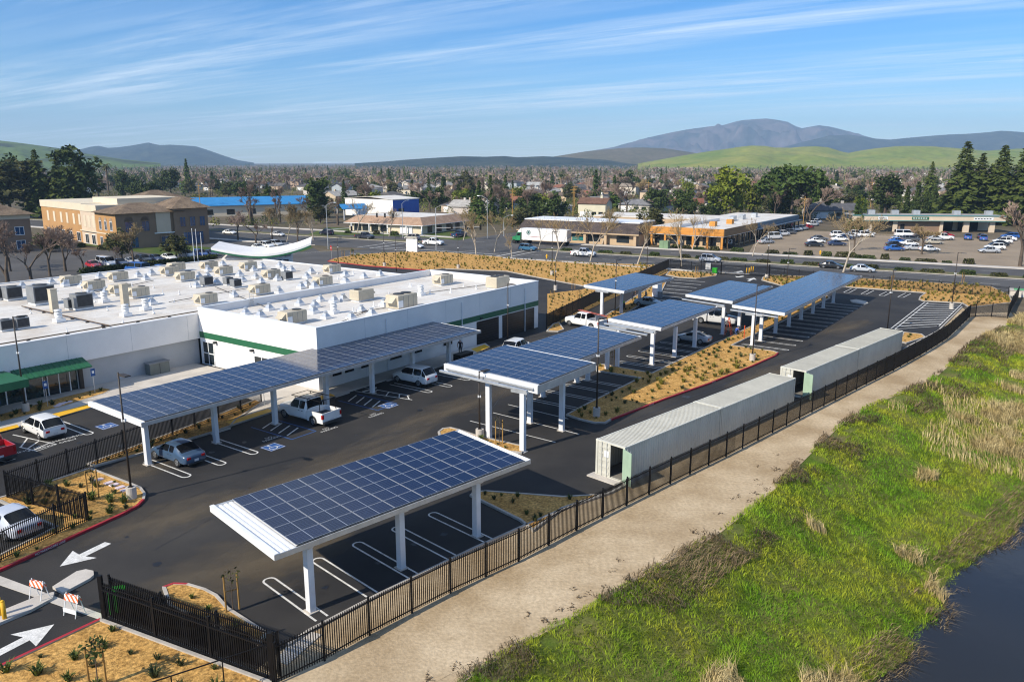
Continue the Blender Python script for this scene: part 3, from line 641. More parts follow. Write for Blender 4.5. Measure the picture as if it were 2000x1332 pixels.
# hooded vents
me_vb = MB().box(-.42,.42,-.42,.42,-.02,.26).mesh('vent_base', white_m)
vc = MB(); vc.hexa([(-.36,-.36,.26),(.36,-.36,.26),(.36,.36,.26),(-.36,.36,.26)], [(-.16,-.16,.62),(.16,-.16,.62),(.16,.16,.62),(-.16,.16,.62)]); vc.cyl((0,0,.62),(0,0,.74),.17,n=8); vc.cyl((0,0,.74),(0,0,.84),.27,.12,n=10)
me_vc = vc.mesh('vent_cap', galv)
def vents(pts, where, grp):
    pts.sort(key=lambda p: PX(p)[0])
    for i, p in enumerate(pts):
        o = thing('roof_vent', f'small galvanised roof vent on the {where}, {nth(i)} from the left', 'roof vent', p, rad(AS), grp)
        o.scale = (R.uniform(.92,1.08),)*3
        put('vent_base', me_vb, o); put('vent_cap', me_vc, o)
vents(locate([(295,745),(440,780),(590,800),(675,695),(850,725),(1075,740),(1300,620),(1165,835),(1210,880),(1380,830),(1450,800),(1800,600),(1900,640),(1975,580),(1980,960)], WH, 6.66, 0, 450)
    + locate([(370,520),(770,595),(880,550),(1110,540),(1165,590),(1265,600),(590,660),(630,730),(800,690),(870,745),(1080,715),(290,765),(175,690),(60,690),(30,805),(520,930),(1390,820),(1465,790),(1560,815),(1520,625),(1460,685),(1960,665),(1960,745),(180,600),(1100,885)], WH, 6.66, 380, 440)
    + [P(742.6,539,WH), P(711,543,WH), P(676,552,WH)], 'rear white roof', 'vents on the rear roof')
vents(locate([(670,1160),(860,1200),(975,1105),(1165,1140),(1370,1040),(1565,1070),(1550,1145),(1710,1215),(1640,990),(1820,1005),(1935,985)], RZ1, 6.66, 380, 440)
    + locate([(825,435),(905,465),(745,495),(1000,392),(680,350)], RZ1, 4, 500, 500), 'front block roof', 'vents on the front block roof')
# exhaust fans (round) and stacks
ef = MB(); ef.box(-.45,.45,-.45,.45,-.02,.3,0); me_eb = ef.mesh('fan_base', white_m)
ec = MB(); ec.cyl((0,0,.3),(0,0,.8),.34,n=12); ec.cyl((0,0,.8),(0,0,.98),.42,.3,n=12); ec.cyl((0,0,1.05),(0,0,1.2),.36,n=12); me_ec = ec.mesh('fan_drum', white_m, True)
for i, (p, s_) in enumerate(((P(115.6,628,WH),'beside the left tan chimney'),(P(246,617,WH),'below the right tan chimney'),(P(204.5,590,WH),'left of the double air conditioner'),(P(285,605,WH),'standing alone right of the tan chimney'),(P(652,612,RZ1),'among the vents on the front block roof'),(P(822,577,RZ1),'alone in the middle of the front block roof'))):
    o = thing('exhaust_fan', f'round white exhaust fan {s_}', 'exhaust fan', p, rad(AS), 'white exhaust fans'); put('fan_base', me_eb, o); put('fan_drum', me_ec, o)
for p, s_ in ((P(107,611,WH),'left'),(P(245,599,WH),'right')):
    o = thing('chimney_stack', f'tall tan square chimney on the rear roof, the {s_} one of two', 'chimney', p, rad(AS), 'tan chimneys')
    MB().box(-.33,.33,-.33,.33,-.02,2.5).obj('shaft', tan_m, o); MB().box(-.36,.36,-.36,.36,2.5,2.56).obj('cap', tan_m, o)
# plumbing vents: thin white pipes with flared boots
pvm = MB(); pvm.cyl((0,0,-.02),(0,0,.12),.16,.07,n=8); pvm.cyl((0,0,.12),(0,0,.48),.05,n=6); me_pv_ = pvm.mesh('pipe_vent', white_m)
rv = random.Random(31); pp_ = [P(u,v,WH) for u, v in ((131,650),(160,577),(60,612),(210,606),(300,562),(318,575),(340,590),(415,545),(450,575),(372,560),(258,560),(480,548),(520,560),(560,530),(600,545),(620,535),(660,545),(690,535),(430,520),(90,570),(185,590),(240,630),(300,612),(350,575))] + [P(u,v,RZ1) for u, v in ((595,618),(620,610),(655,600),(690,610),(730,600),(760,580),(800,560),(840,575),(880,572),(905,560),(930,565),(803,560))]
pp_.sort(key=lambda p: PX(p)[0])
for i, p in enumerate(pp_): tag(put('pipe_vent', me_pv_, None, p, 0, rv.uniform(.8,1.3)), f'thin white plumbing vent pipe on the roofs, {nth(i)} from the left', 'vent pipe', 'plumbing vents')
cdt = mat('roof_conduit',(.09,.075,.06),.7,var=.2,scale=3)
for i, (a, b_, z) in enumerate((((330,590),(500,560),WH),((120,585),(300,548),WH),((420,560),(520,600),WH),((640,640),(720,606),RZ1),((830,572),(950,556),RZ1),((690,612),(780,596),RZ1))):
    o = MB().cyl(P(*a,z+.1), P(*b_,z+.1), .04, n=5).obj('roof_conduit', cdt, None)
    tag(o, ['dark conduit crossing the middle of the rear roof','dark conduit along the left of the rear roof','short dark conduit near the roof ladder','dark conduit near the near corner of the front block roof','dark conduit toward the far end of the front block roof','short dark conduit beside the large two-fan unit'][i], 'conduit', 'roof conduits')
# condensers
cg = MB().box(-.75,.75,-.6,.6,.15,1.4).mesh('cabinet', grey_m); cgr = MB().box(-.66,.66,-.64,-.6,.3,1.3).mesh('grille', dark_m); cgt = MB().cyl((0,0,1.4),(0,0,1.45),.48,n=14).mesh('fan_guard', dark_m); cpl = MB().box(-.7,.7,-.55,.55,-.02,.15).mesh('pad', white_m)
cond = [(P(6,584,WH),1.0,'grey condenser cut by the left picture edge on the rear roof'),(P(25.5,585,WH),1.1,'dark grey condenser second from the left on the rear roof'),(P(82,593,WH),1.5,'wide dark grey condenser behind the left tan chimney'),(P(141,603,WH),.8,'small grey condenser left of the larger one between the chimneys'),(P(161,603,WH),1.2,'large grey condenser between the two tan chimneys'),
        (P(12,645,WH),.75,'small white-based condenser at the left end of the roof edge'),(P(43,641,WH),.75,'small twin-louvre condenser right of the lamp pole top'),(P(404,558,WH),.85,'dark-fronted condenser near the centre of the rear roof, leftmost of three'),(P(446,556,WH),.7,'small pale condenser near the centre of the rear roof, middle of three'),(P(461,561,WH),.75,'dark-fronted condenser near the centre of the rear roof, rightmost of three'),(P(561,546,WH),.8,'blue-grey condenser on a white plinth toward the right of the rear roof')]
for p, sc, lb in cond:
    o = thing('condenser_unit', lb, 'condenser', p, rad(AS), 'roof condensers'); o.scale = (sc,)*3
    put('cabinet', cg, o); put('grille', cgr, o); put('fan_guard', cgt, o); put('pad', cpl, o)
o = thing('utility_cabinet', 'dark grey-green steel utility cabinet against the shaded wing wall', 'cabinet', P(309,731), rad(AS))
MB().box(-1.05,1.05,-.45,.45,0,1.25).obj('body', mat('cabinet_green',(.14,.16,.15),.5,var=.1,scale=1), o); MB().box(-1.12,1.12,-.5,.5,1.25,1.34).obj('lid', grey_m, o); MB().box(-.02,.02,-.47,-.45,.05,1.2).obj('door_gap', dark_m, o)
# ================================================================ solar carports
pv = bpy.data.materials.new('solar_cells'); pv.use_nodes = True; _t = pv.node_tree; _b = _t.nodes['Principled BSDF']
_b.inputs['Roughness'].default_value = .12; _b.inputs['Specular IOR Level'].default_value = .62
_c = N(_t,'ShaderNodeTexCoord'); _s = N(_t,'ShaderNodeSeparateXYZ'); _t.links.new(_c.outputs['Object'], _s.inputs[0])
def tm(op, a, b=None):
    n = N(_t,'ShaderNodeMath', operation=op)
    for i, x in enumerate((a,b)):
        if x is None: continue
        if isinstance(x,(int,float)): n.inputs[i].default_value = x
        else: _t.links.new(x, n.inputs[i])
    return n.outputs[0]
def line(ax, pitch, w): return tm('LESS_THAN', tm('ABSOLUTE', tm('SUBTRACT', tm('FRACT', tm('ADD', tm('DIVIDE', ax, pitch), 50.0)), .5)), w)
_l = tm('MAXIMUM', line(tm('ADD', _s.outputs[0], .086), .172, .055), line(tm('ADD', _s.outputs[1], .081), .162, .055))
_ctr = tm('LESS_THAN', tm('ABSOLUTE', tm('SUBTRACT', _s.outputs[0], .87)), .018)
_oi = N(_t,'ShaderNodeObjectInfo')
_m1 = N(_t,'ShaderNodeMix', data_type='RGBA'); _m1.inputs[6].default_value = (.0035,.008,.030,1); _m1.inputs[7].default_value = (.006,.011,.042,1); _t.links.new(_oi.outputs['Random'], _m1.inputs[0])
_m2 = N(_t,'ShaderNodeMix', data_type='RGBA'); _t.links.new(tm('MULTIPLY', _l, .42), _m2.inputs[0]); _t.links.new(_m1.outputs[2], _m2.inputs[6]); _m2.inputs[7].default_value = (.07,.09,.16,1)
_m3 = N(_t,'ShaderNodeMix', data_type='RGBA'); _t.links.new(_ctr, _m3.inputs[0]); _t.links.new(_m2.outputs[2], _m3.inputs[6]); _m3.inputs[7].default_value = (.26,.29,.35,1)
_t.links.new(_m3.outputs[2], _b.inputs['Base Color'])
frame_m = mat('panel_frame', (.40,.42,.46), .4, metal=.4, var=.08, scale=2)
PW, PH = 1.74, 1.01
_p = MB(); e = .016
_p.poly([(e,e,.034),(PW-e,e,.034),(PW-e,PH-e,.034),(e,PH-e,.034)], 0)
_p.add([(0,0,0),(PW,0,0),(PW,PH,0),(0,PH,0),(0,0,.036),(PW,0,.036),(PW,PH,.036),(0,PH,.036),(e,e,.036),(PW-e,e,.036),(PW-e,PH-e,.036),(e,PH-e,.036)],
       [(3,2,1,0),(0,1,5,4),(1,2,6,5),(2,3,7,6),(3,0,4,7),(4,5,9,8),(5,6,10,9),(6,7,11,10),(7,4,8,11)], 1)
me_pv = _p.mesh('solar_panel', [pv, frame_m])
post_m = mat('carport_post_paint', (.66,.67,.69), .5, var=.06, scale=1.2)
def carport(label, rn, ln, rf, heading, zR, posts, rise=.32, near=.35, far=.35, fas=.26, width=None, length=None, lights=3, beams=True):
    l, n = V2(heading), V2(heading-90)
    A = P(*rn, zR); Lq = P(*ln, zR+rise); Rf = P(*rf, zR)
    Wd = width or (A-Lq).dot(n); L = length or (Rf-A).dot(l)
    o = thing('solar_carport', label, 'carport', (A.x,A.y,0), rad(heading), 'solar carports')
    tilt = math.atan2(rise, Wd); zz = lambda y: zR + rise*y/Wd
    def slope_box(mb, x0,x1,y0,y1,d0,d1,mi=0):
        mb.hexa([(x0,y0,zz(y0)+d0),(x1,y0,zz(y0)+d0),(x1,y1,zz(y1)+d0),(x0,y1,zz(y1)+d0)], [(x0,y0,zz(y0)+d1),(x1,y0,zz(y0)+d1),(x1,y1,zz(y1)+d1),(x0,y1,zz(y1)+d1)], mi)
    # ribbed deck: one folded sheet
    d = MB(); prof = []; x = .05; k = 0
    while x < L-.05:
        prof += [(x, -.10), (min(L-.05,x+.10), -.10), (min(L-.05,x+.13), -.05), (min(L-.05,x+.25), -.05)]; x += .28
    vs = [(px_, y, zz(y)+pz) for px_, pz in prof for y in (.05, Wd-.05)]
    d.add(vs, [(2*i, 2*i+2, 2*i+3, 2*i+1) for i in range(len(prof)-1)]); d.obj('deck', deck_m, o)
    f = MB(); slope_box(f,0,L,0,.05,-fas,.0); f.obj('fascia', galv, o); f = MB(); slope_box(f,0,L,Wd-.05,Wd,-fas,0); f.obj('fascia', galv, o)
    f = MB(); slope_box(f,0,.05,.05,Wd-.05,-fas,0); f.obj('end_fascia', white_m, o); f = MB(); slope_box(f,L-.05,L,.05,Wd-.05,-fas,0); f.obj('end_fascia', white_m, o)
    f = MB(); slope_box(f,0,.22,0,Wd,.001,.05); f.obj('end_trim', white_m, o)
    # panels
    nr = max(1, round((Wd-.2)/(PH+.02))); nc = round((L-near-far)/(PW+.035)); x0 = near; y0 = .13; gy = (Wd-.2)/nr; gx = (L-near-far)/nc; ps = (gx-.035)/PW, (gy-.02)/PH
    for i in range(nc):
        for j in range(nr):
            y = y0 + j*gy
            p = put('solar_panel', me_pv, o, (x0+i*gx, y, zz(y)+.035), sc=(*ps,1)); p.rotation_euler = (tilt,0,0)
    f = MB(); slope_box(f, x0, x0+nc*gx, .055, y0-.02, -.04, .03); f.obj('cable_shadow_gap', dark_m, o)  # dark strip: shadow gap with its cable, the shade put into the colour
    inv = Matrix.Rotation(-rad(heading), 3, 'Z')
    for q in posts:
        g = inv @ ((q if isinstance(q, Vector) else P(*q)) - Vector((A.x,A.y,0)))
        bm = MB(); bm.box(g.x-.16,g.x+.16,g.y-.19,g.y+.19,.0,zz(g.y)-.5); bm.obj('post', post_m, o)
        MB().box(g.x-.27,g.x+.27,g.y-.3,g.y+.3,0,.05).obj('footing', concrete, o)
        if beams:
            bm = MB(); ya, yb = .35, Wd-.35
            bm.hexa([(g.x-.12,ya,zz(ya)-.34),(g.x+.12,ya,zz(ya)-.34),(g.x+.12,yb,zz(yb)-.34),(g.x-.12,yb,zz(yb)-.34)], [(g.x-.12,ya,zz(ya)-.2),(g.x+.12,ya,zz(ya)-.2),(g.x+.12,yb,zz(yb)-.2),(g.x-.12,yb,zz(yb)-.2)])
            bm.box(g.x-.13,g.x+.13,max(.3,g.y-1),min(Wd-.3,g.y+1),zz(g.y)-.52,zz(g.y)-.33); bm.obj('beam', galv, o)
    for k in range(1,5):
        f = MB(); y = Wd*k/5; slope_box(f,.06,L-.06,y-.05,y+.05,-.2,-.105); f.obj('purlin', galv, o)
    for k in range(lights):
        x = L*(k+.5)/lights; MB().box(x-.35,x+.35,1.0,1.3,zz(1.2)-.52,zz(1.2)-.36).obj('under_light', galv, o)
    return o
carport('nearest solar carport, six panel rows, standing by the fence and gravel path', (536,1085),(408,999),(1039,898), AN, 3.85, [(608,1193),(784,1109),(931,1047)], near=1.15, far=.45, width=6.35)
_l1 = P(290,907)
carport('long solar carport in front of the white building shading the silver-blue sedan and pickup', (276,827),(176,792),(950,647), AS, 3.75, [_l1 + LS*5.5*k for k in range(7)], rise=.22, width=7.0, near=.3, lights=6)
carport('tall wide solar carport with deep fascia on four posts between the lanes', (1050.5,754),(859,714),(1165,708.6), AS, 4.95, [(955,857),(1021,882),(1097,841),(1035,826)], rise=.3, fas=.62, near=.3, lights=1)
carport('lower solar carport joined behind the tall one', PX(P(1141,700,4.45)-LS*3.2),(1040,676),(1257,657.5), AS, 4.45, [P(1060,775), P(1060,775)+LS*6, P(1060,775)+LS*12, P(1148,742), P(1148,742)+LS*6], width=6.3, near=.3)
carport('solar carport over the silver coupe beside the shrub island', (1291,642),(1180,629),(1406,600), AS, 3.85, [(1273,712),(1317,697),(1356,678)], width=6.3)
carport('solar carport over the parked white pickup and orange ladder', (1431,590),(1332,580),(1514,560), AS, 3.85, [(1411,653),(1443,641), P(1443,641)+LS*6, P(1443,641)+LS*12], width=6.3)
carport('longest far solar carport beside the hatched corner of the lot', (1533,613),(1425.5,602),(1692,540), AS, 3.85, [(1469,674),(1485,666),(1514,651),(1540,638),(1564,624),(1587,613),(1607.5,602),(1627,592)], width=6.3, lights=7)
carport('farthest small solar carport beside the picket fence and mulch field', (1219,570),(1132,561.5),(1318.5,543.5), AS, 3.85, [(1175,620),(1213,613),(1249,592)], width=6.3)

# ================================================================ fences
PK = {}
def picket_mesh(h, w=.026):
    k = (round(h,2), w)
    if k not in PK:
        m = MB(); m.box(-w/2,w/2,-w/2,w/2,.06,h-.05); m.add([(-w/2,-w/2,h-.05),(w/2,-w/2,h-.05),(w/2,w/2,h-.05),(-w/2,w/2,h-.05),(0,0,h)], [(0,1,4),(1,2,4),(2,3,4),(3,0,4)])
        PK[k] = m.mesh('picket', black_m)
    return PK[k]
def fence(pts, label, h=1.85, single=300, name='picket_fence', gap=.118, span=2.44, post=.08, posts=True, pw=.034):
    pts = [Vector(p) for p in pts]; o = thing(name, label, 'fence', pts[0])
    rest = MB(); made = 0; pm = picket_mesh(h, pw); base = pts[0]
    for a, b in zip(pts, pts[1:]):
        d = b-a; L = d.length; d.normalize(); ang = math.atan2(d.y,d.x); nseg = max(1, round(L/span)); sl_ = L/nseg
        q = Vector((-d.y,d.x,0))*.02
        for z in (.18, h-.2):
            A, B = a-base, b-base
            MB().hexa([A-q+Vector((0,0,z)), B-q+Vector((0,0,z)), B+q+Vector((0,0,z)), A+q+Vector((0,0,z))], [A-q+Vector((0,0,z+.045)), B-q+Vector((0,0,z+.045)), B+q+Vector((0,0,z+.045)), A+q+Vector((0,0,z+.045))]).obj('rail', black_m, o)
        for s_ in range(nseg):
            c = a + d*sl_*s_ - base
            if posts: MB().box(-post/2,post/2,-post/2,post/2,0,h+.08).obj('post', black_m, o, c, ang)
            np_ = int(sl_/gap)
            for k in range(1, np_):
                c2 = a + d*(sl_*s_ + sl_*k/np_) - base
                if made < single: put('picket', pm, o, c2, ang); made += 1
                else:
                    w = .03; rest.M = Matrix.Translation(c2) @ Matrix.Rotation(ang,4,'Z'); rest.box(-w/2,w/2,-w/2,w/2,.06,h)
    if posts: MB().box(-post/2,post/2,-post/2,post/2,0,h+.08).obj('post', black_m, o, pts[-1]-base)
    if rest.v: tag(rest.obj('picket_run', black_m, o), kind='stuff')
    return o
fence(px(*fence_px), 'black steel picket fence running along the gravel path past the containers', single=295)
fence(px((15,974),(135,928),(243,888),(381,836),(511,787)), 'black picket fence between the two parking areas under the long carport', single=230)
fence(px((15,974),(173,1019),(111,1045),(0,1100),(-60,1128)), 'black picket fence stepping around the mulch bed at the left edge', single=130)
fence(px((1067,641),(1180,583),(1306,524)), 'black picket fence beside the mulch field behind the white building', single=0)
fence(px((1308,524),(1350,530),(1408,536)), 'black picket fence left of the far vehicle gate', single=0)
fence(px((1502,541),(1560,547),(1674,557),(1800,567),(1968,583)), 'black picket fence along the street behind the far stalls', single=0)
# near sliding gate with the fixed fence behind it
def gate(a, b, label, h, single, name):
    o = fence([a,b], label, h=h, single=single, name=name, gap=.125, span=3.6, post=.1, pw=.045); o['category'] = 'gate'
    d = (b-a); L = d.length; ang = math.atan2(d.y,d.x)
    f = MB(); f.M = Matrix.Rotation(ang,4,'Z'); f.box(0,L,-.05,.05,.08,.17); f.obj('bottom_beam', black_m, o)
    f = MB(); f.M = Matrix.Rotation(ang,4,'Z'); f.box(0,L,-.06,.06,h-.42,h-.36); f.obj('upper_rail', black_m, o)
    for x in (0, L): MB().box(-.09,.09,-.09,.09,0,h+.3).obj('gate_post', black_m, o, Vector((math.cos(ang)*x,math.sin(ang)*x,0)))
    return o
ga_, gb_ = P(205,1211), P(533,1332); gq = Vector((-(gb_-ga_).normalized().y,(gb_-ga_).normalized().x,0))
gate(ga_, gb_, 'black sliding vehicle gate standing open on its concrete track', 2.0, 90, 'sliding_gate')
fence([ga_+gq*.45, gb_+gq*.45], 'fixed black picket fence right behind the open sliding gate', h=2.05, single=90, gap=.12, span=3.0, pw=.045)
gate(P(1408,536), P(1502,541), 'black sliding gate across the far driveway by the street', 2.0, 0, 'sliding_gate')
rf_ = thing('rail_fence', 'plain black rail fence leaving the gate corner across the mulch', 'fence', gb_)
e1 = P(294,1334,1.75); e1.z = 0; dd = (e1-gb_); MB().cyl((0,0,1.78),(dd.x*1.7,dd.y*1.7,1.78),.03,n=6).obj('rail', black_m, rf_)
for k in (.0,.42,.84,1.26): MB().cyl((dd.x*k,dd.y*k,0),(dd.x*k,dd.y*k,1.78),.028,n=6).obj('post', black_m, rf_)
# chain-link gates at the end of the path
cl = bpy.data.materials.new('chain_link'); cl.use_nodes = True; _t = cl.node_tree
_bs = _t.nodes['Principled BSDF']; _bs.inputs['Base Color'].default_value = (.02,.02,.022,1); _tr = N(_t,'ShaderNodeBsdfTransparent'); _ms = N(_t,'ShaderNodeMixShader'); _ms.inputs[0].default_value = .3
_ck = N(_t,'ShaderNodeTexVoronoi', feature='DISTANCE_TO_EDGE'); _ck.inputs['Scale'].default_value = 18; _tcx = N(_t,'ShaderNodeTexCoord'); _t.links.new(_tcx.outputs['Object'], _ck.inputs['Vector'])
_cm = N(_t,'ShaderNodeMath', operation='LESS_THAN'); _cm.inputs[1].default_value = .09; _t.links.new(_ck.outputs['Distance'], _cm.inputs[0]); _t.links.new(_cm.outputs[0], _ms.inputs[0])
_t.links.new(_tr.outputs[0], _ms.inputs[1]); _t.links.new(_bs.outputs[0], _ms.inputs[2]); _t.links.new(_ms.outputs[0], _t.nodes['Material Output'].inputs['Surface'])
def chain(a, b, label, h=1.9, cat='gate', name='chain_link_gate'):
    o = thing(name, label, cat, a); d = b-a; L = d.length; f = MB(); f.M = Matrix.Rotation(math.atan2(d.y,d.x),4,'Z')
    f.cyl((0,0,.12),(L,0,.12),.03,n=6); f.cyl((0,0,h),(L,0,h),.03,n=6); f.cyl((0,0,0),(0,0,h+.1),.045,n=6); f.cyl((L,0,0),(L,0,h+.1),.045,n=6); f.obj('frame', black_m, o)
    f = MB(); f.M = Matrix.Rotation(math.atan2(d.y,d.x),4,'Z'); f.poly([(.03,0,.12),(L-.03,0,.12),(L-.03,0,h),(.03,0,h)]); f.obj('mesh', cl, o)
chain(P(1905,619), P(1936,619), 'left leaf of the black chain-link double gate closing the path'); chain(P(1936.5,619), P(1967,622), 'right leaf of the black chain-link double gate closing the path')
fence(px((1893,621),(1905,619)), 'short black fence piece left of the chain-link gates', single=0)
fence([P(1968,622), P(1976,603), P(1988,583)], 'dense black fence turning up to the street right of the chain-link gates', single=0, gap=.07)

# ================================================================ lamp posts
def lamp_post(bpx, top, label, arm=NS, base=True, r=.075, two=False):
    b = P(*bpx); lo, hi = 2.0, 14.0
    for _ in range(40):
        m = (lo+hi)/2
        if PX((b.x,b.y,m))[1] > top: lo = m
        else: hi = m
    h = m; o = thing('lamp_post', label, 'lamp post', b, 0, 'bronze lot lamp posts'); z0 = 0
    if base: MB().cyl((0,0,0),(0,0,.85),.31,n=18).obj('concrete_base', concrete, o, smooth=False); z0 = .85
    MB().cyl((0,0,z0),(0,0,h),r,.05,n=8).obj('pole', bronze_m, o, smooth=True)
    MB().box(-.13,.13,-.13,.13,z0,z0+.05).obj('base_plate', bronze_m, o)
    for s_ in ((1,-1) if two else (1,)):
        a = Vector(arm)*s_; p0 = Vector((0,0,h-.08)); MB().cyl(p0, p0+a*.35, .03, n=6).obj('arm', bronze_m, o)
        hd = MB(); hd.M = Matrix.Translation(p0+a*.35) @ Matrix.Rotation(math.atan2(a.y,a.x),4,'Z'); hd.hexa([(0,-.16,-.06),(.75,-.2,-.05),(.75,.2,-.05),(0,.16,-.06)],[(0,-.14,.06),(.75,-.18,.02),(.75,.18,.02),(0,.14,.06)]); hd.obj('lamp_head', bronze_m, o)
    cb_ = MB(); cb_.box(-.12,.12,-.05,.16,h*.62,h*.62+.14); cb_.obj('camera_box', white_m, o)
for a in (((258,975),727,'tall bronze lamp post on a round base in the near left mulch bed'),((51,806),618,'bronze lamp post on a round base below the green awning'),((1165,815),622,'bronze lamp post on a round base at the near end of the shrub island'),((1469,706),557,'bronze lamp post on a round base at the far end of the shrub island'),((937,858),725,'bronze lamp post in front of the tall wide carport'),
          ((992,668),553,'bronze lamp post in front of the black roller doors'),((1201,616),508,'bronze lamp post in front of the farthest small carport'),((1085,567),509,'bronze lamp post on a pale base beside the lane behind the building'),((1078,538),452,'bronze lamp post on a pale base at the edge of the mulch field'),((1263,533),452,'bronze lamp post behind the farthest small carport'),
          ((1536,561),485,'bronze lamp post rising beyond the longest carport'),((1858,603),493,'bronze lamp post on a pale base in the hatched corner'),((1733,644),528,'bronze lamp post between the longest carport and the far containers'),((1497,545),440,'bronze lamp post on a pale base right of the far sliding gate'),((661,517),463,'thin lamp post by the red kerb of the mulch field'),((751,521),447,'lamp post on a pale base at the near edge of the mulch field'),((774,531),463,'lamp post behind the right end of the rear roof'),((895,525),460,'lamp post on a pale base in the middle of the mulch field edge')):
    lamp_post(a[0], a[1], a[2], arm=NS if hash2(a[1],3) > .4 else LS, base=a[0][0] not in (661,774,992,1201,1536,1733,1263))

# ================================================================ shipping containers
def corr(mb, p0, p1, up, depth, L, pitch=.28, h=1.0):
    """folded sheet from p0 along p1 (length L), height vector up, depth vector"""
    pr = []; x = 0.0
    while x < L-1e-3:
        for dx, s_ in ((0,0),(.08,0),(.12,1),(.22,1),(.26,0)):
            if x+dx <= L: pr.append((x+dx, s_))
        x += pitch
    pr.append((L,0)); vs = []
    for x, s_ in pr:
        q = Vector(p0) + Vector(p1)*x + Vector(depth)*s_; vs += [q, q+Vector(up)]
    mb.add(vs, [(2*i,2*i+2,2*i+3,2*i+1) for i in range(len(pr)-1)])
CLn, CW, CH = 12.19, 2.44, 2.59
def container(loc, heading, label, door_open):
    o = thing('shipping_container', label, 'container', loc, rad(heading), 'pale grey shipping containers')   # x along, y to the left, origin at right near corner
    for x in (0, CLn-.16):
        for y in (0, CW-.16): MB().box(x,x+.16,y,y+.16,.16,CH-.0).obj('corner_post', cont_m, o)
    f = MB(); f.box(.16,CLn-.16,.0,.08,.02,.16); f.box(.16,CLn-.16,CW-.08,CW,.02,.16); f.box(.16,CLn-.16,.08,CW-.08,.1,.155); f.obj('floor_frame', cont_m, o)
    for y in (.0, CW-.09): MB().box(.16,CLn-.16,y,y+.09,CH-.1,CH-.02).obj('top_rail', cont_s, o)
    s1 = MB(); corr(s1, (.16,.05,.16), (1,0,0), (0,0,CH-.26), (0,-.036,0), CLn-.32); s1.obj('side_panel', cont_m, o)
    s1 = MB(); corr(s1, (.16,CW-.05,.16), (1,0,0), (0,0,CH-.26), (0,.036,0), CLn-.32); s1.obj('side_panel', cont_m, o)
    s1 = MB(); corr(s1, (.1,.09,CH-.03), (1,0,0), (0,CW-.18,0), (0,0,-.02), CLn-.2, .22); s1.obj('roof', cont_s, o)
    MB().box(CLn-.1,CLn-.04,.16,CW-.16,.16,CH).obj('end_panel', cont_m, o); MB().box(.16,CLn-.12,.1,CW-.1,.156,.17).obj('floor', cont_in, o)
    f = MB(); f.box(0,.12,.16,CW-.16,CH-.12,CH); f.obj('door_header', cont_s, o); MB().box(0,.12,.16,CW-.16,.02,.15).obj('door_sill', cont_m, o)
    for x in (0, CLn-.18):
        for y in (-.005, CW-.165):
            for z in (0, CH-.12): MB().box(x-.006,x+.19,y,y+.17,z,z+.128).obj('corner_casting', cont_s, o)
    dw = (CW-.32)/2-.01; dh = CH-.3
    for i in (0,1):
        d = bpy.data.objects.new('door', None)
        dm = MB(); dm.box(-.02,.03,0,dw,0,dh); 
        dmo = dm.mesh('door', cont_g if (i == 0 and door_open) else cont_m)
        d = put('door', dmo, o)
        if i == 1: d.location = (.03, CW-.17, .16); d.rotation_euler = (0,0,pi); d.location.x = .06
        else: d.location = (.03,.165,.16)
        for k in range(5):
            MB().hexa([(-.06,.1,.12+k*.46),(-.02,.1,.12+k*.46),(-.02,dw-.1,.12+k*.46),(-.06,dw-.1,.12+k*.46)] if i == 0 else [(.03,.1,.12+k*.46),(.07,.1,.12+k*.46),(.07,dw-.1,.12+k*.46),(.03,dw-.1,.12+k*.46)],
                      [(-.04,.1,.3+k*.46),(-.02,.1,.3+k*.46),(-.02,dw-.1,.3+k*.46),(-.04,dw-.1,.3+k*.46)] if i == 0 else [(.03,.1,.3+k*.46),(.05,.1,.3+k*.46),(.05,dw-.1,.3+k*.46),(.03,dw-.1,.3+k*.46)]).obj('door_rib', cont_m if not (i == 0 and door_open) else cont_g, d)
        for yk in (dw*.35, dw*.75):
            sx = -.09 if i == 0 else .09
            MB().cyl((sx,yk,-.1),(sx,yk,dh+.08),.02,n=6).obj('lock_rod', galv, d)
        if i == 0 and door_open: d.rotation_euler = (0,0,rad(158))
        if i == 1: MB().box(.071,.075,dw*.55,dw*.9,1.35,1.8).obj('notice', white_m, d)
    return o
cA = P(1221,874,CH); cA.z = 0
container(cA, AN, 'nearest pale grey shipping container with its green door swung open', True)
container(cA + LN*(CLn+.06), AN, 'pale grey shipping container butted behind the nearest open one', False)
cB = P(1575,725,CH); cB.z = 0; cE = P(1762,647,CH); hB = math.degrees(math.atan2(cE.y-cB.y, cE.x-cB.x))
container(cB, hB, 'pale grey container at the near end of the far row, doorway open', True)
container(cB + V2(hB)*(CLn+.06), hB, 'farthest pale grey container, last of the row toward the hatched corner', False)
slab('container_pad', [cA-LN*.6-NN*.2, cA-LN*.6-NN*2.7, cA+LN*.2-NN*2.7, cA+LN*.2-NN*.2], .1, concrete)

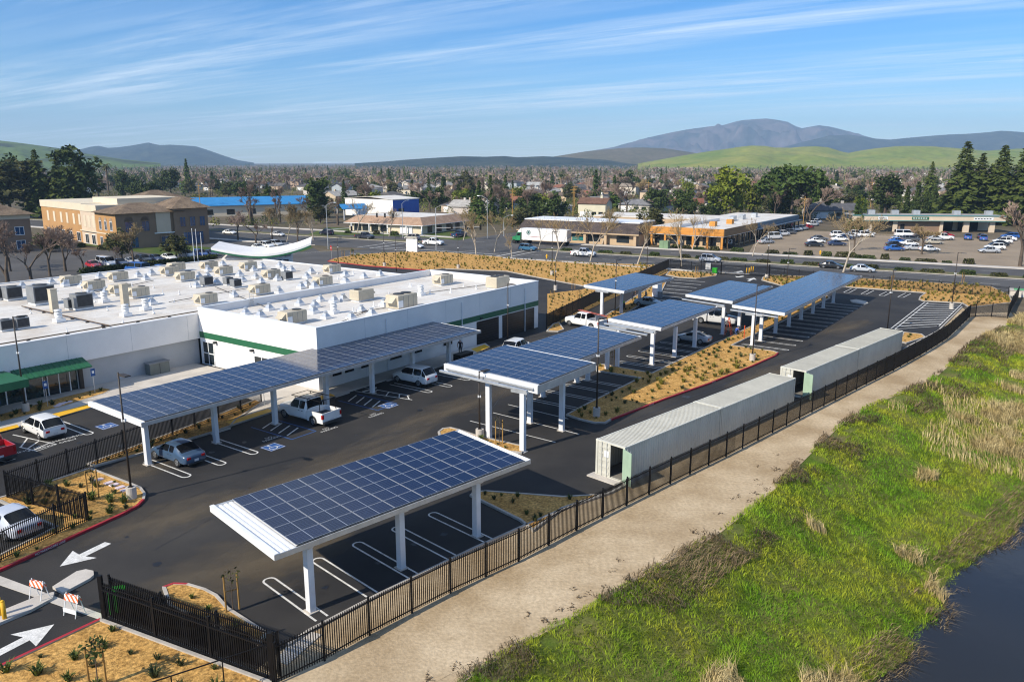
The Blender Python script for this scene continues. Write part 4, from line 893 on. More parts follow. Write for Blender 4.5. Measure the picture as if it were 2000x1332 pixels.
# ================================================================ street furniture
orange_w = bpy.data.materials.new('barricade_stripes'); orange_w.use_nodes = True; _t = orange_w.node_tree; _b = _t.nodes['Principled BSDF']
_c = N(_t,'ShaderNodeTexCoord'); _s = N(_t,'ShaderNodeSeparateXYZ'); _t.links.new(_c.outputs['Object'], _s.inputs[0])
_l = tm('LESS_THAN', tm('FRACT', tm('ADD', tm('DIVIDE', tm('ADD', _s.outputs[0], _s.outputs[2]), .3), 20.0)), .5)
_m1 = N(_t,'ShaderNodeMix', data_type='RGBA'); _t.links.new(_l, _m1.inputs[0]); _m1.inputs[6].default_value = (.75,.74,.72,1); _m1.inputs[7].default_value = (.72,.13,.03,1); _t.links.new(_m1.outputs[2], _b.inputs['Base Color']); _b.inputs['Roughness'].default_value = .5
for bp_, lb, low in ((P(78,1171),'left orange and white striped barricade beside the traffic island',False),(P(146,1199),'right orange and white striped barricade before the gate track',True)):
    o = thing('barricade', lb, 'barricade', bp_, rad(-22), 'striped barricades')
    for s_, ty in ((-1,-.0),(1,-.0)):
        MB().cyl((s_*.38,-.28,0),(s_*.38,0,1.08),.022,n=6).obj('leg', white_m, o); MB().cyl((s_*.38,.28,0),(s_*.38,0,1.08),.022,n=6).obj('leg', white_m, o)
    MB().hexa([(-.45,-.125,.72),(.45,-.125,.72),(.45,-.10,.72),(-.45,-.10,.72)],[(-.45,-.06,1.0),(.45,-.06,1.0),(.45,-.035,1.0),(-.45,-.035,1.0)]).obj('striped_board', orange_w, o)
    MB().hexa([(-.45,.10,.72),(.45,.10,.72),(.45,.125,.72),(-.45,.125,.72)],[(-.45,.035,1.0),(.45,.035,1.0),(.45,.06,1.0),(-.45,.06,1.0)]).obj('striped_board', orange_w, o)
    if low: MB().box(-.42,.42,-.25,-.23,.18,.4).obj('lower_board', white_m, o)
yb = MB(); yb.cyl((0,0,0),(0,0,1.02),.1,n=14); yb.cyl((0,0,1.02),(0,0,1.08),.1,.05,n=14); me_yb = yb.mesh('bollard', paint_y, True)
bl = [((2,1206),'yellow bollard at the left picture edge, the farther of the near pair'),((10,1213),'yellow bollard at the left picture edge, the nearer of the near pair'),((1458,534),'leftmost yellow bollard behind the far gate'),((1463,534),'second yellow bollard from the left behind the far gate'),((1467,531),'third yellow bollard from the left behind the far gate'),((1471,531),'rightmost yellow bollard behind the far gate')]
for p_, lb in bl: tag(put('bollard', me_yb, None, P(*p_)), lb, 'bollard', 'yellow bollards')
def box_thing(name, lb, cat, p_, rz, w, d, h, m, lid=None, legs=False):
    o = thing(name, lb, cat, p_, rad(rz)); z0 = .5 if legs else 0
    MB().hexa([(-w/2,-d/2,z0),(w/2,-d/2,z0),(w/2,d/2,z0),(-w/2,d/2,z0)],[(-w/2+.015,-d/2+.015,z0+h),(w/2-.015,-d/2+.015,z0+h),(w/2-.015,d/2-.015,z0+h),(-w/2+.015,d/2-.015,z0+h)]).obj('body', m, o); MB().box(-w/2-.03,w/2+.03,-d/2-.03,d/2+.03,z0+h,z0+h+.05).obj('lid', lid or m, o)
    MB().box(-.012,.012,-d/2-.012,-d/2,z0+.06,z0+h-.06).obj('door_gap', dark_m, o)
    if legs: MB().box(-.06,.06,-.06,.06,0,.5).obj('stand', galv, o)
gcab = mat('bright_green_box', (.04,.62,.03), .5, var=.1, scale=2)
box_thing('utility_box','bright green utility box at the left post of the far gate','utility box',P(1396,534),-30,.9,.7,1.0,gcab)
box_thing('utility_box','bright green utility box just behind the open near gate','utility box',P(232,1192),20,.7,.5,1.1,gcab)
box_thing('control_cabinet','pale grey control cabinet on a post by the far gate','cabinet',P(1383,531),-30,1.0,.6,1.1,white_m, legs=True)
box_thing('equipment_cabinet','tall white equipment cabinet at the far end of the small carport','cabinet',P(1283,579),AS,1.7,.9,2.0,white_m)
box_thing('litter_bin','grey litter bin beside the tall white cabinet','bin',P(1289,582),AS,.6,.6,.95,grey_m)
box_thing('equipment_cabinet','black equipment box below the tall carport by the walkway','cabinet',P(905,706),AS,2.2,1.0,.9,black_m)
box_thing('utility_box','green transformer box on the pavement before the wooden building','utility box',P(1298,486),-30,2.2,1.8,1.9,mat('transformer_green',(.17,.26,.15),.6,var=.1,scale=1))
# blue parking signs
for p_, lb in (((94,797),'blue accessible parking sign before the glass doors'),((186,770),'blue accessible parking sign right of the awning'),((1,830),'blue parking sign cut by the left picture edge'),((517,795),'thin sign post beside the yellow strip by the pickup')):
    o = thing('parking_sign', lb, 'sign', P(*p_), rad(AS), 'parking signs'); MB().cyl((0,0,0),(0,0,2.5),.03,n=6).obj('post', galv, o); MB().box(-.2,.2,-.05,-.03,1.75,2.45).obj('sign_plate', paint_b, o); MB().box(-.1,.1,-.055,-.05,2.0,2.25).obj('symbol', white_m, o)
# a-frame ladder, cone marker
orl = mat('orange_fibreglass', (.70,.10,.03), .5, var=.1, scale=2)
o = thing('step_ladder','orange step ladder standing under the carport with the pickup','ladder',P(1422,656),rad(AS))
for s_ in (-1,1):
    MB().cyl((s_*.28,-.45,0),(s_*.18,0,2.3),.035,n=6).obj('rail', orl, o); MB().cyl((s_*.28,.45,0),(s_*.18,0,2.3),.03,n=6).obj('rail', orl, o)
for k in range(7): t_ = (k+.7)/7.5; MB().box(-.27+.1*t_,.27-.1*t_,-.45*(1-t_)-.04,-.45*(1-t_)+.04,2.3*t_-.02,2.3*t_+.02).obj('step', orl, o)
o = thing('marker_post','thin orange marker post in the mulch under the longest carport','post',P(1453,664),0); MB().cyl((0,0,0),(0,0,1.7),.05,n=6).obj('post', orl, o); MB().cyl((0,0,1.7),(0,0,1.78),.07,.03,n=6).obj('cap', orl, o)
# pinkish paving stones in the mulch
pv_ = MB(); pv_.hexa([(-.28,-.2,0),(.28,-.2,0),(.28,.2,0),(-.28,.2,0)],[(-.26,-.18,.06),(.26,-.18,.06),(.26,.18,.06),(-.26,.18,.06)]); me_st = pv_.mesh('paving_stone', flower)
for i, (u, v) in enumerate(((193,937),(213,943),(223,947),(235,952),(245,957),(118,790),(122,788),(134,785),(112,793))):
    tag(put('paving_stone', me_st, None, P(u,v,.10 if i < 5 else .16), rad(AS)), f'pale pinkish paving stone in the {"near left bed, " if i < 5 else "bed below the awning, "}{nth(i if i < 5 else i-5)} one', 'paving stone', 'pink paving stones')
# ================================================================ vehicles
SPEC = { # L, W, belt, roof z, cabin base front/roof front/roof rear/base rear, nose z, cowl z, tail z, wheel r, axles
 'sedan':  dict(L=4.65,W=1.82,belt=.93,roof=1.44,cab=(1.05,.25,-.95,-1.75),nose=.66,cowl=.93,deck=.98,tail=.90,wr=.33,ax=(1.42,-1.33)),
 'coupe':  dict(L=4.45,W=1.82,belt=.88,roof=1.32,cab=(.85,.10,-.75,-1.75),nose=.62,cowl=.90,deck=.95,tail=.86,wr=.34,ax=(1.38,-1.28)),
 'hatch':  dict(L=4.40,W=1.79,belt=.96,roof=1.54,cab=(1.35,.40,-1.50,-2.14),nose=.74,cowl=1.0,deck=.98,tail=.92,wr=.33,ax=(1.38,-1.32)),
 'suv':    dict(L=4.60,W=1.86,belt=1.05,roof=1.70,cab=(1.20,.45,-1.65,-2.15),nose=.86,cowl=1.08,deck=1.08,tail=1.02,wr=.36,ax=(1.40,-1.32)),
 'pickup': dict(L=5.75,W=2.00,belt=1.18,roof=1.88,cab=(1.35,.72,-.72,-.92),nose=1.06,cowl=1.20,deck=1.18,tail=1.14,wr=.40,ax=(1.85,-1.72)),
 'van':    dict(L=5.4,W=2.00,belt=1.25,roof=2.10,cab=(1.85,1.15,-2.5,-2.66),nose=.95,cowl=1.24,deck=1.25,tail=1.2,wr=.36,ax=(1.75,-1.6)) }
def car_shell(kind, level):
    """body shell grown from a coarse cage: returns a builder with paint (0) and glass (1) faces"""
    s = SPEC[kind]; L, W = s['L'], s['W']; h = L/2; cf, rf_, rr, cr = s['cab']; pick = kind == 'pickup'; zb = s['wr']*.72; w0 = W/2*1.03; B, Rf = s['belt'], s['roof']+.04
    def sec(x, wf, top, zb_, belt, roof=None, mid=None):
        w = w0*wf
        if roof is None: return [(0,zb_),(.84*w,zb_),(.99*w,zb_+.10),(1.0*w,zb_+.5*(belt-zb_)),(.97*w,belt-.05),(.80*w,top),(.45*w,top+.025),(0,top+.035)]
        return [(0,zb_),(.84*w,zb_),(.99*w,zb_+.10),(1.0*w,zb_+.5*(belt-zb_)),(.97*w,belt),(.76*w if kind != 'van' else .88*w,roof-.06),(.52*w,roof),(0,roof+.015)]
    nz, cw, dk, tl_ = s['nose'], s['cowl'], s['deck'], s['tail']; st_ = []
    def S_(x, pts): st_.append([(x,y,z) for y,z in pts])
    S_(h, sec(h,.70,nz-.12,zb+.12,nz-.16)); S_(h-.10, sec(h,.84,nz-.02,zb+.03,nz-.08)); S_(h-.45, sec(h,.97,nz+.06,zb,nz+.02)); S_((h+cf)/2-.1, sec(0,1,(nz+cw)/2+.05,zb,B-.03)); S_(cf, sec(0,1,cw+.02,zb,B))
    S_(rf_, sec(0,1,0,zb,B,Rf-.02)); S_((rf_+rr)/2, sec(0,1,0,zb,B,Rf)); S_(rr, sec(0,1,0,zb,B+.02,Rf-(.03 if kind in ('sedan','coupe') else .0)))
    S_(cr, sec(0,.99 if not pick else 1,dk+.02,zb,B if not pick else B-.02))
    if not pick:
        if cr > -h+.3: S_((cr-h)/2-.02, sec(0,.97,(dk+tl_)/2+.01,zb,B-.02))
        S_(-h+.10, sec(0,.88,tl_,zb+.04,tl_-.05)); S_(-h, sec(0,.78,tl_-.12,zb+.12,tl_-.16))
    bm = bmesh.new(); rings = []
    for sc_ in st_:
        full = sc_ + [(x,-y,z) for x,y,z in sc_[-2:0:-1]]; rings.append([bm.verts.new(p) for p in full])
    n = len(rings[0]); F_ = {}
    for a in range(len(rings)-1):
        for k in range(n): F_[(a,k)] = bm.faces.new((rings[a][k], rings[a][(k+1)%n], rings[a+1][(k+1)%n], rings[a+1][k]))
    bm.faces.new(rings[0][::-1]); bm.faces.new(rings[-1])
    sides = [[(4,4),(5,4)],[(6,4)]] + ([[(7,4)]] if kind in ('hatch','suv','van') else [])
    regs = [[(4,5),(4,6),(4,7),(4,8)],[(7,5),(7,6),(7,7),(7,8)]] + sides + [[(a,n-1-k) for a,k in r] for r in sides]
    glassf = []
    for r in regs:
        fs = [F_[q] for q in r]; bmesh.ops.inset_region(bm, faces=fs, thickness=.022 if len(r) > 2 else .016, use_even_offset=True, use_boundary=True); glassf += fs
    for f in bm.faces: f.material_index = 0; f.smooth = True
    for f in glassf: f.material_index = 1
    cl_ = bm.edges.layers.float.new('crease_edge'); cv_ = bm.verts.layers.float.new('crease_vert')
    for e_ in bm.edges:
        if len({f.material_index for f in e_.link_faces}) > 1: e_[cl_] = .9; e_.verts[0][cv_] = .75; e_.verts[1][cv_] = .75
    bmesh.ops.recalc_face_normals(bm, faces=bm.faces)
    me = bpy.data.meshes.new('shell'); bm.to_mesh(me); bm.free(); ob = bpy.data.objects.new('shell_tmp', me); COL.objects.link(ob); ob.modifiers.new('u','SUBSURF').levels = level
    m2 = bpy.data.meshes.new_from_object(ob.evaluated_get(bpy.context.evaluated_depsgraph_get())); bpy.data.objects.remove(ob)
    out = MB(); out.v = [tuple(v.co) for v in m2.vertices]; out.f = [tuple(p.vertices) for p in m2.polygons]; out.m = [p.material_index for p in m2.polygons]; bpy.data.meshes.remove(m2); return out
def car_geo(kind, get, level=2):
    """fills builders: get(part) returns the MB of that part; local x forward, origin on the ground at the middle"""
    s = SPEC[kind]; L, W = s['L'], s['W']; h = L/2; cf, rf_, rr, cr = s['cab']; pick = kind == 'pickup'; zb0 = s['wr']*.75
    sh = car_shell(kind, level)
    for mi_, nm in ((0,'body'),(1,'glass')):
        fl = [f for f, m in zip(sh.f, sh.m) if m == mi_]; ix = {}; vs = []
        for f in fl:
            for a in f:
                if a not in ix: ix[a] = len(vs); vs.append(sh.v[a])
        q = MB(); q.add(vs, [tuple(ix[a] for a in f) for f in fl], mi_)
        if mi_ == 0: get('body').add(q.v, q.f, 0)
        else:
            for isl in islands(q):
                c = sum((Vector(p) for p in isl.v), Vector())/len(isl.v)
                get('side_window' if abs(c.y) > .3 else 'windshield' if c.x > (cf+cr)/2 else 'rear_window').add(isl.v, isl.f, 1)
    if pick:   # open load bed
        w = W/2; zt, zf, zb = s['deck']+.02, .78, zb0+.05; x0, x1 = cr-.06, -h
        bd = get('load_bed')
        bd.box(x1,x0,-w,-w+.09,zb,zt); bd.box(x1,x0,w-.09,w,zb,zt); bd.box(x0-.07,x0,-w+.09,w-.09,zb,zt); bd.box(x1,x1+.07,-w+.09,w-.09,zb,zt); bd.box(x1+.07,x0-.07,-w+.09,w-.09,zb,zf)
        get('bed_liner', 3).box(x1+.08,x0-.08,-w+.1,w-.1,zf,zf+.01,3)
    # wheels, arches
    for i, xa in enumerate(s['ax']):
        for sg in (1,-1):
            y = sg*W/2; r = s['wr']; ar = r*1.2
            get('wheel_arch',3).add([(xa+ar*math.cos(t_),y+sg*.004,r+ar*math.sin(t_)) for t_ in (pi*k/10-.25+(.5*pi*0)+(.5*k/10) for k in range(11))], [tuple(range(11)) if sg < 0 else tuple(range(10,-1,-1))], 3)
            wh = get('wheel', 2); y0, y1 = sg*(W/2-.20), sg*(W/2+.012)
            wh.cyl((xa,y0,r),(xa,y1,r),r,n=18,mi=2); wh.cyl((xa,y1,r),(xa,y1+sg*.018,r),r*.95,r*.80,n=18,mi=2)
            rm = get('rim', 4); rm.cyl((xa,y1+sg*.012,r),(xa,y1+sg*.026,r),r*.64,r*.60,n=14,mi=4)
            for k in range(5):
                a_ = 2*pi*k/5+.3; get('rim_gap',3).add([(xa+r*q_*math.cos(a_+da),y1+sg*.028,r+r*q_*math.sin(a_+da)) for q_,da in ((.22,-.2),(.52,-.32),(.52,.32),(.22,.2))], [(0,1,2,3) if sg < 0 else (3,2,1,0)], 3)
    # lights, bumpers, mirrors, plate, door handles
    zl = (s['nose']+zb0)/2+.12
    for sg in (1,-1):
        y = sg*W/2
        get('headlight',5).hexa([(h-.30,y*.86,zl-.07),(h-.06,y*.62,zl-.07),(h-.06,y*.40,zl-.07),(h-.30,y*.5,zl-.07)] if sg < 0 else [(h-.30,y*.5,zl-.07),(h-.06,y*.40,zl-.07),(h-.06,y*.62,zl-.07),(h-.30,y*.86,zl-.07)],
             [(h-.33,y*.86,zl+.07),(h-.03,y*.62,zl+.05),(h-.03,y*.40,zl+.05),(h-.33,y*.5,zl+.07)] if sg < 0 else [(h-.33,y*.5,zl+.07),(h-.03,y*.40,zl+.05),(h-.03,y*.62,zl+.05),(h-.33,y*.86,zl+.07)], 5)
        zt = s['tail']-.16
        if pick: get('taillight',6).box(-h-.012,-h+.14,y-sg*.17 if sg > 0 else y-.008, y+.008 if sg > 0 else y+.17, s['tail']-.42, s['tail']-.06, 6)
        else: get('taillight',6).box(-h-.008,-h+.20,min(y*.46,y*.75),max(y*.46,y*.75),zt-.10,zt+.06,6)
        ym = y*.98; get('mirror').box(cf-.42,cf-.26,min(ym,ym+sg*.2),max(ym,ym+sg*.2),s['belt']+.02,s['belt']+.16,0)
        for xh in ((cf+rr)/2-.35, rr+.3): get('door_handle',3).box(xh-.09,xh+.09,min(y,y+sg*.02),max(y,y+sg*.02),s['belt']-.18,s['belt']-.14,3)
        get('door_seam',3).box((cf+rr)/2-.52,(cf+rr)/2-.505,min(y*.9,y+sg*.003),max(y*.9,y+sg*.003),zb0+.1,s['belt']-.05,3)
    get('licence_plate',7).box(-h-.02,-h,-.16,.16,zb0+.18,zb0+.34,7)
    get('front_grille',3).box(h-.05,h+.012,-W*.26,W*.26,zb0+.12,zb0+.32,3)
    get('rear_bumper',3).box(-h-.03,-h+.12,-W*.36,W*.36,zb0+.02,zb0+.12,3)
    if pick: get('rear_bumper',3).box(-h-.16,-h,-W*.48,W*.48,zb0+.02,zb0+.2,3)
CARM = [paint_c, glass_c, tyre_m, dark_m, rim_m, white_l, red_l, plate_m]
NEARC, FARC = {}, {}
PAIRS = ('wheel','wheel_arch','rim','rim_gap','headlight','taillight','mirror','door_handle','side_window','door_seam')
def islands(mb):
    """split one builder into its loose pieces (each wheel, lamp, pane its own mesh)"""
    par = list(range(len(mb.v)))
    def fi(x):
        while par[x] != x: par[x] = par[par[x]]; x = par[x]
        return x
    for f in mb.f:
        for a in f[1:]: par[fi(a)] = fi(f[0])
    gr = {}
    for f, m in zip(mb.f, mb.m): gr.setdefault(fi(f[0]), []).append((f, m))
    out = []
    for fl in gr.values():
        q = MB(); ix = {}
        for f, m in fl:
            for a in f:
                if a not in ix: ix[a] = len(q.v); q.v.append(mb.v[a])
            q.f.append(tuple(ix[a] for a in f)); q.m.append(m)
        out.append(q)
    return out
def merge_near(qs, d=.45):
    """join pieces whose centres are close (tyre faces, spoke gaps of one wheel)"""
    res = []
    for q in qs:
        c = sum((Vector(p) for p in q.v), Vector())/len(q.v)
        for r in res:
            if (r[0]-c).length < d: r[1].add(q.v, q.f, 0); r[1].m[-len(q.f):] = q.m; break
        else: r = [c, MB()]; r[1].add(q.v, q.f, 0); r[1].m = list(q.m); res.append(r)
    return [r[1] for r in res]
def car_meshes(kind):
    if kind not in NEARC:
        bs = {}
        car_geo(kind, lambda p, mi=0: bs.setdefault(p, MB()))
        out = []
        for p, mb in bs.items():
            if p in ('body','windshield','rear_window'): out.append((p, mb.mesh(p, CARM, True)))
            elif p in PAIRS:
                qs = islands(mb)
                if p in ('wheel','rim_gap'): qs = merge_near(qs)
                for q in qs: out.append((p, q.mesh(p, CARM, p in ('wheel','side_window'))))
            else: out.append((p, mb.mesh(p, CARM)))
        NEARC[kind] = out
        one = MB(); car_geo(kind, lambda p, mi=0: one, 1); FARC[kind] = one.mesh('car_'+kind, CARM)
    return NEARC[kind]
CAT = {'pickup':'pickup truck','van':'van','suv':'car','sedan':'car','coupe':'car','hatch':'car'}
NAME = {'pickup':'pickup_truck','van':'van','suv':'parked_car','sedan':'parked_car','coupe':'parked_car','hatch':'parked_car'}
def near_car(kind, pos, ang, col, label):
    ms = car_meshes(kind); o = thing(NAME[kind], label, CAT[kind], pos, rad(ang))
    parts = {}
    for p, me in ms:
        par = o
        if p in ('rim','rim_gap') and parts.get('wheel'):
            c = me.vertices[0].co; par = min(parts['wheel'], key=lambda w: (w.data.vertices[0].co - c).length)
        ob = put(p, me, par); ob.color = (*col,1); parts.setdefault(p, []).append(ob)
    return o
def far_car(kind, pos, ang, col, label, group='cars on the neighbouring lots and street'):
    car_meshes(kind); o = put(NAME[kind], FARC[kind], None, pos, rad(ang)); o.color = (*col,1); tag(o, label, CAT[kind], group); return o
WHITE, SILVER, BLACK, DBLUE, BLUE, RED, GREY, BEIGE = (.78,.78,.77),(.40,.42,.45),(.012,.012,.014),(.02,.035,.09),(.02,.10,.36),(.42,.012,.02),(.10,.105,.115),(.42,.38,.30)
back = AS+90        # nosed in towards the building
near_car('hatch', P(86,847), AS+88, WHITE, 'white electric hatchback parked at the left edge facing the building')
near_car('pickup', P(-27,889), AS+88, RED, 'red pickup truck cut by the left picture edge')
near_car('sedan', P(348,897), AS+90, (.045,.085,.15), 'slate blue sedan under the near end of the long carport')
pk = near_car('pickup', P(603,818), AS+90, WHITE, 'white pickup truck with black ladder rack under the long carport')
near_car('suv', P(810,747), AS+90, WHITE, 'white compact suv parked under the far half of the long carport')
near_car('sedan', P(18,1035), AS+95, (.50,.53,.60), 'silver white sedan behind the fence at the left edge')
pk2 = near_car('pickup', P(1143,638), AS+82, WHITE, 'white pickup truck carrying ladders beside the far picket fence')
near_car('coupe', P(1268,598), AS-90, (.28,.36,.38), 'pale teal grey coupe under the farthest small carport')
near_car('coupe', P(1352,668), AS+92, (.30,.33,.36), 'silver coupe parked beside the shrub island under a carport')
pk3 = near_car('pickup', P(1398,632), AS-88, (.55,.55,.55), 'pale silver pickup truck behind the orange step ladder')
near_car('suv', P(1009,690), AS+10, WHITE, 'white vehicle mostly hidden behind the joined solar carports')
# ladder racks and doors lettering on the pickups
def rack(o, wide=.82):
    r = MB()
    for y in (-wide,wide):
        r.cyl((1.0,y,2.12),(-2.5,y,2.12),.03,n=6)
        for x in (.55,-.95,-2.4): r.cyl((x,y,1.15 if x < -.9 else 1.9),(x,y,2.12),.03,n=6)
    for x in (1.0,.1,-.95,-2.4): r.cyl((x,-wide,2.12),(x,wide,2.12),.025,n=6)
    r.obj('ladder_rack', black_m, o)
rack(pk)
emb = MB(); emb.add([(.55,1.004,1.05),(.2,1.004,1.05),(.1,1.004,.98),(.35,1.004,.98),(.42,1.004,.82),(.32,1.004,.82)],[(0,1,2,3),(3,4,5)]); emb.obj('door_emblem', mat('emblem_blue',(.03,.04,.10),.5,var=.1,scale=4), pk)
MB().add([(-.35,1.004,.95),(-.65,1.004,.95),(-.65,1.004,.8),(-.35,1.004,.8)],[(0,1,2,3)]).obj('door_emblem', mat('emblem_red',(.45,.05,.04),.5,var=.1,scale=4), pk)
l2 = MB()
for y in (-.35,.05): l2.cyl((1.2,y,2.05),(-3.4,y,1.75),.035,n=6)
for k in range(12): l2.cyl((1.0-k*.36,-.35,2.03-k*.0234),(1.0-k*.36,.05,2.03-k*.0234),.02,n=5)
rr_ = thing('ladder','red and silver extension ladder lying on the white pickup by the far fence','ladder',P(1143,638),rad(AS+82)); l2.obj('ladder_frame', mat('ladder_red',(.42,.10,.07),.5,var=.2,scale=3), rr_); MB().box(-2.3,-2.25,-.8,.8,1.2,1.85).obj('support', galv, rr_)
# ---- cars on the street and neighbour lots: (kind, px, heading, colour, label)
SR = -29.5
for k, u, v, a, c, lb in (
 ('suv',1031,490,SR,(.03,.12,.22),'dark teal suv on the street left of the white pickup'),('pickup',1140,501,SR,WHITE,'white pickup driving on the street beyond the mulch field'),('suv',1387,512,SR,SILVER,'silver suv on the street by the far gate'),('sedan',1623,524,SR,BLACK,'black sedan on the street behind the longest carport'),('sedan',1684,531,SR,(.45,.48,.52),'silver sedan right behind the black one on the street'),
 ('pickup',713,467,SR,(.03,.035,.05),'dark pickup crossing the junction'),('suv',805,469,SR+180,(.40,.38,.33),'beige suv turning at the junction'),('sedan',811,485,SR,WHITE,'white sedan waiting beside the white monument sign'),('pickup',847,479,SR,WHITE,'white pickup at the junction right of the white sedan'),('suv',638,459,SR+180,(.01,.012,.03),'dark suv on the far lanes left of the junction'),('pickup',897,463,60,(.02,.05,.12),'dark blue pickup leaving the junction on the side street'),('sedan',543,462,SR,(.6,.6,.6),'pale car on the far lanes behind the curved roof'),('sedan',449,458,SR,WHITE,'white sedan on the far lanes right of the tan office'),
 ('suv',1920,470,62,BLUE,'deep blue car nosed into an open garage bay'),('suv',1890,468,62,BLUE,'blue car in the left open garage bay'),('sedan',1915,466,62,BLACK,'black car in the right open garage bay')):
    far_car(k, P(u,v), a, c, lb)
def row(lst, ang, desc, seed):
    rr2 = random.Random(seed); names = {0:WHITE,1:SILVER,2:BLACK,3:DBLUE,4:BLUE,5:RED,6:GREY,7:BEIGE}; cn = ['white','silver','black','dark blue','blue','red','grey','beige']
    for i, (u, v, k, c) in enumerate(lst):
        a = ang + rr2.uniform(-3,3)
        far_car(k, P(u,v), a, names[c], f'{cn[c]} {"car" if CAT[k]=="car" else CAT[k]} {desc}, {nth(i)} from the left')
row([(183,523,'sedan',5),(209,521,'van',0),(236,519,'sedan',3),(258,516,'sedan',1),(281,513,'suv',2),(305,510,'sedan',3),(330,508,'sedan',0),(366,504,'suv',1),(392,502,'suv',4),(412,500,'sedan',3)], -40, 'in the row behind the rear roof', 1)
row([(268,533,'van',4),(310,531,'sedan',4)], 150, 'just over the rear roof edge', 2)
row([(505,488,'sedan',0),(522,485,'suv',0),(540,482,'suv',1),(552,481,'sedan',6)], -45, 'behind the curved white roof', 3)
row([(1496,476,'sedan',1),(1510,468,'van',0),(1528,461,'suv',0),(1541,458,'suv',6),(1553,452,'suv',0),(1565,450,'suv',1),(1577,447,'sedan',5),(1587,442,'suv',0),(1594,437,'suv',0)], 25, 'along the covered shopfronts', 4)
row([(1590,482,'sedan',2),(1594,475,'sedan',0),(1600,470,'sedan',6),(1634,480,'sedan',3),(1640,471,'sedan',0),(1637,463,'suv',0),(1652,468,'sedan',3),(1662,464,'sedan',1),(1672,461,'suv',0),(1690,463,'suv',0),(1693,459,'sedan',0)], -8, 'in the middle of the tan lot', 5)
row([(1746,490,'sedan',4),(1748,482,'sedan',2),(1753,475,'sedan',4),(1757,470,'sedan',1),(1766,463,'van',0),(1775,480,'sedan',0),(1778,472,'suv',6),(1785,489,'sedan',1),(1800,465,'sedan',2),(1815,491,'sedan',0),(1823,477,'sedan',7),(1826,470,'sedan',1),(1840,469,'pickup',0),(1846,463,'sedan',5)], -8, 'before the garage building', 6)
row([(1931,494,'sedan',1),(1942,488,'suv',0),(1950,481,'sedan',2),(1957,476,'suv',0),(1966,471,'sedan',0),(1972,466,'suv',4)], 172, 'at the right edge of the tan lot', 7)
# articulated lorry
o = thing('semi_truck','green cab semi truck with long white box trailer parked along the street','truck',P(1066,478),rad(SR+180))
tw = mat('trailer_white',(.74,.74,.73),.45,var=.05,scale=.5)
MB().box(-6.6,6.4,-1.27,1.27,1.1,4.05).obj('trailer', tw, o)
MB().box(-6.66,-6.6,-1.22,1.22,1.15,4.0).obj('trailer_door', galv, o)
cabm = mat('truck_green',(.02,.20,.08),.35,var=.1,scale=1,coat=.5)
cb = MB(); cb.hexa([(6.9,-1.2,.9),(8.3,-1.2,.9),(8.3,1.2,.9),(6.9,1.2,.9)],[(6.9,-1.1,3.0),(7.9,-1.1,3.0),(7.9,1.1,3.0),(6.9,1.1,3.0)]); cb.hexa([(8.3,-1.0,.8),(9.5,-.85,.8),(9.5,.85,.8),(8.3,1.0,.8)],[(8.3,-1.0,2.0),(9.45,-.8,1.75),(9.45,.8,1.75),(8.3,1.0,2.0)]); cb.obj('cab', cabm, o)
MB().hexa([(6.6,-1.1,3.0),(7.8,-1.1,3.0),(7.8,1.1,3.0),(6.6,1.1,3.0)],[(6.6,-1.1,4.0),(6.9,-1.0,4.0),(6.9,1.0,4.0),(6.6,1.1,4.0)]).obj('wind_deflector', tw, o)
for s_ in (1,-1): MB().add([(7.0,s_*1.18,2.1),(7.9,s_*1.17,2.1),(7.75,s_*1.13,2.8),(7.0,s_*1.13,2.8)],[(0,1,2,3) if s_ < 0 else (3,2,1,0)]).obj('side_window', glass_c, o)
MB().add([(8.28,-1.0,2.1),(8.28,1.0,2.1),(7.97,.95,2.85),(7.97,-.95,2.85)],[(0,1,2,3)]).obj('windshield', glass_c, o)
for x in (-5.6,-4.4,5.2,6.4,8.8):
    for s_ in (1,-1): MB().cyl((x,s_*.85,.5),(x,s_*1.25,.5),.5,n=16).obj('wheel', tyre_m, o)
# the round emblem and the stripe on the trailer side facing the camera
for s_ in (1,):
    y = s_*1.274; em = MB(); em.add([(4.4+.62*math.cos(k*pi/10),y,3.0+.62*math.sin(k*pi/10)) for k in range(20)],[tuple(range(19,-1,-1))]); em.obj('round_emblem', mat('emblem_dark_green',(.03,.10,.09),.5,var=.2,scale=2), o)
    rg = MB()
    for k in range(20):
        a0, a1 = k*pi/10, (k+1)*pi/10; rg.add([(4.4+r_*math.cos(a_),y+.003,3.0+r_*math.sin(a_)) for r_,a_ in ((.34,a0),(.34,a1),(.42,a1),(.42,a0))],[(3,2,1,0)])
    rg.obj('emblem_ring', white_m, o)
    MB().add([(3.9,y,1.95),(1.0,y,1.85),(1.0,y,1.98),(3.9,y,2.05)],[(3,2,1,0),(0,1,2,3)]).obj('red_stripe', mat('stripe_red',(.55,.06,.07),.5,var=.1,scale=2), o)
    MB().add([(5.3,y,1.9),(3.95,y,1.95),(3.95,y,2.02),(5.3,y,1.96)],[(3,2,1,0)]).obj('dark_stripe', dark_m, o)
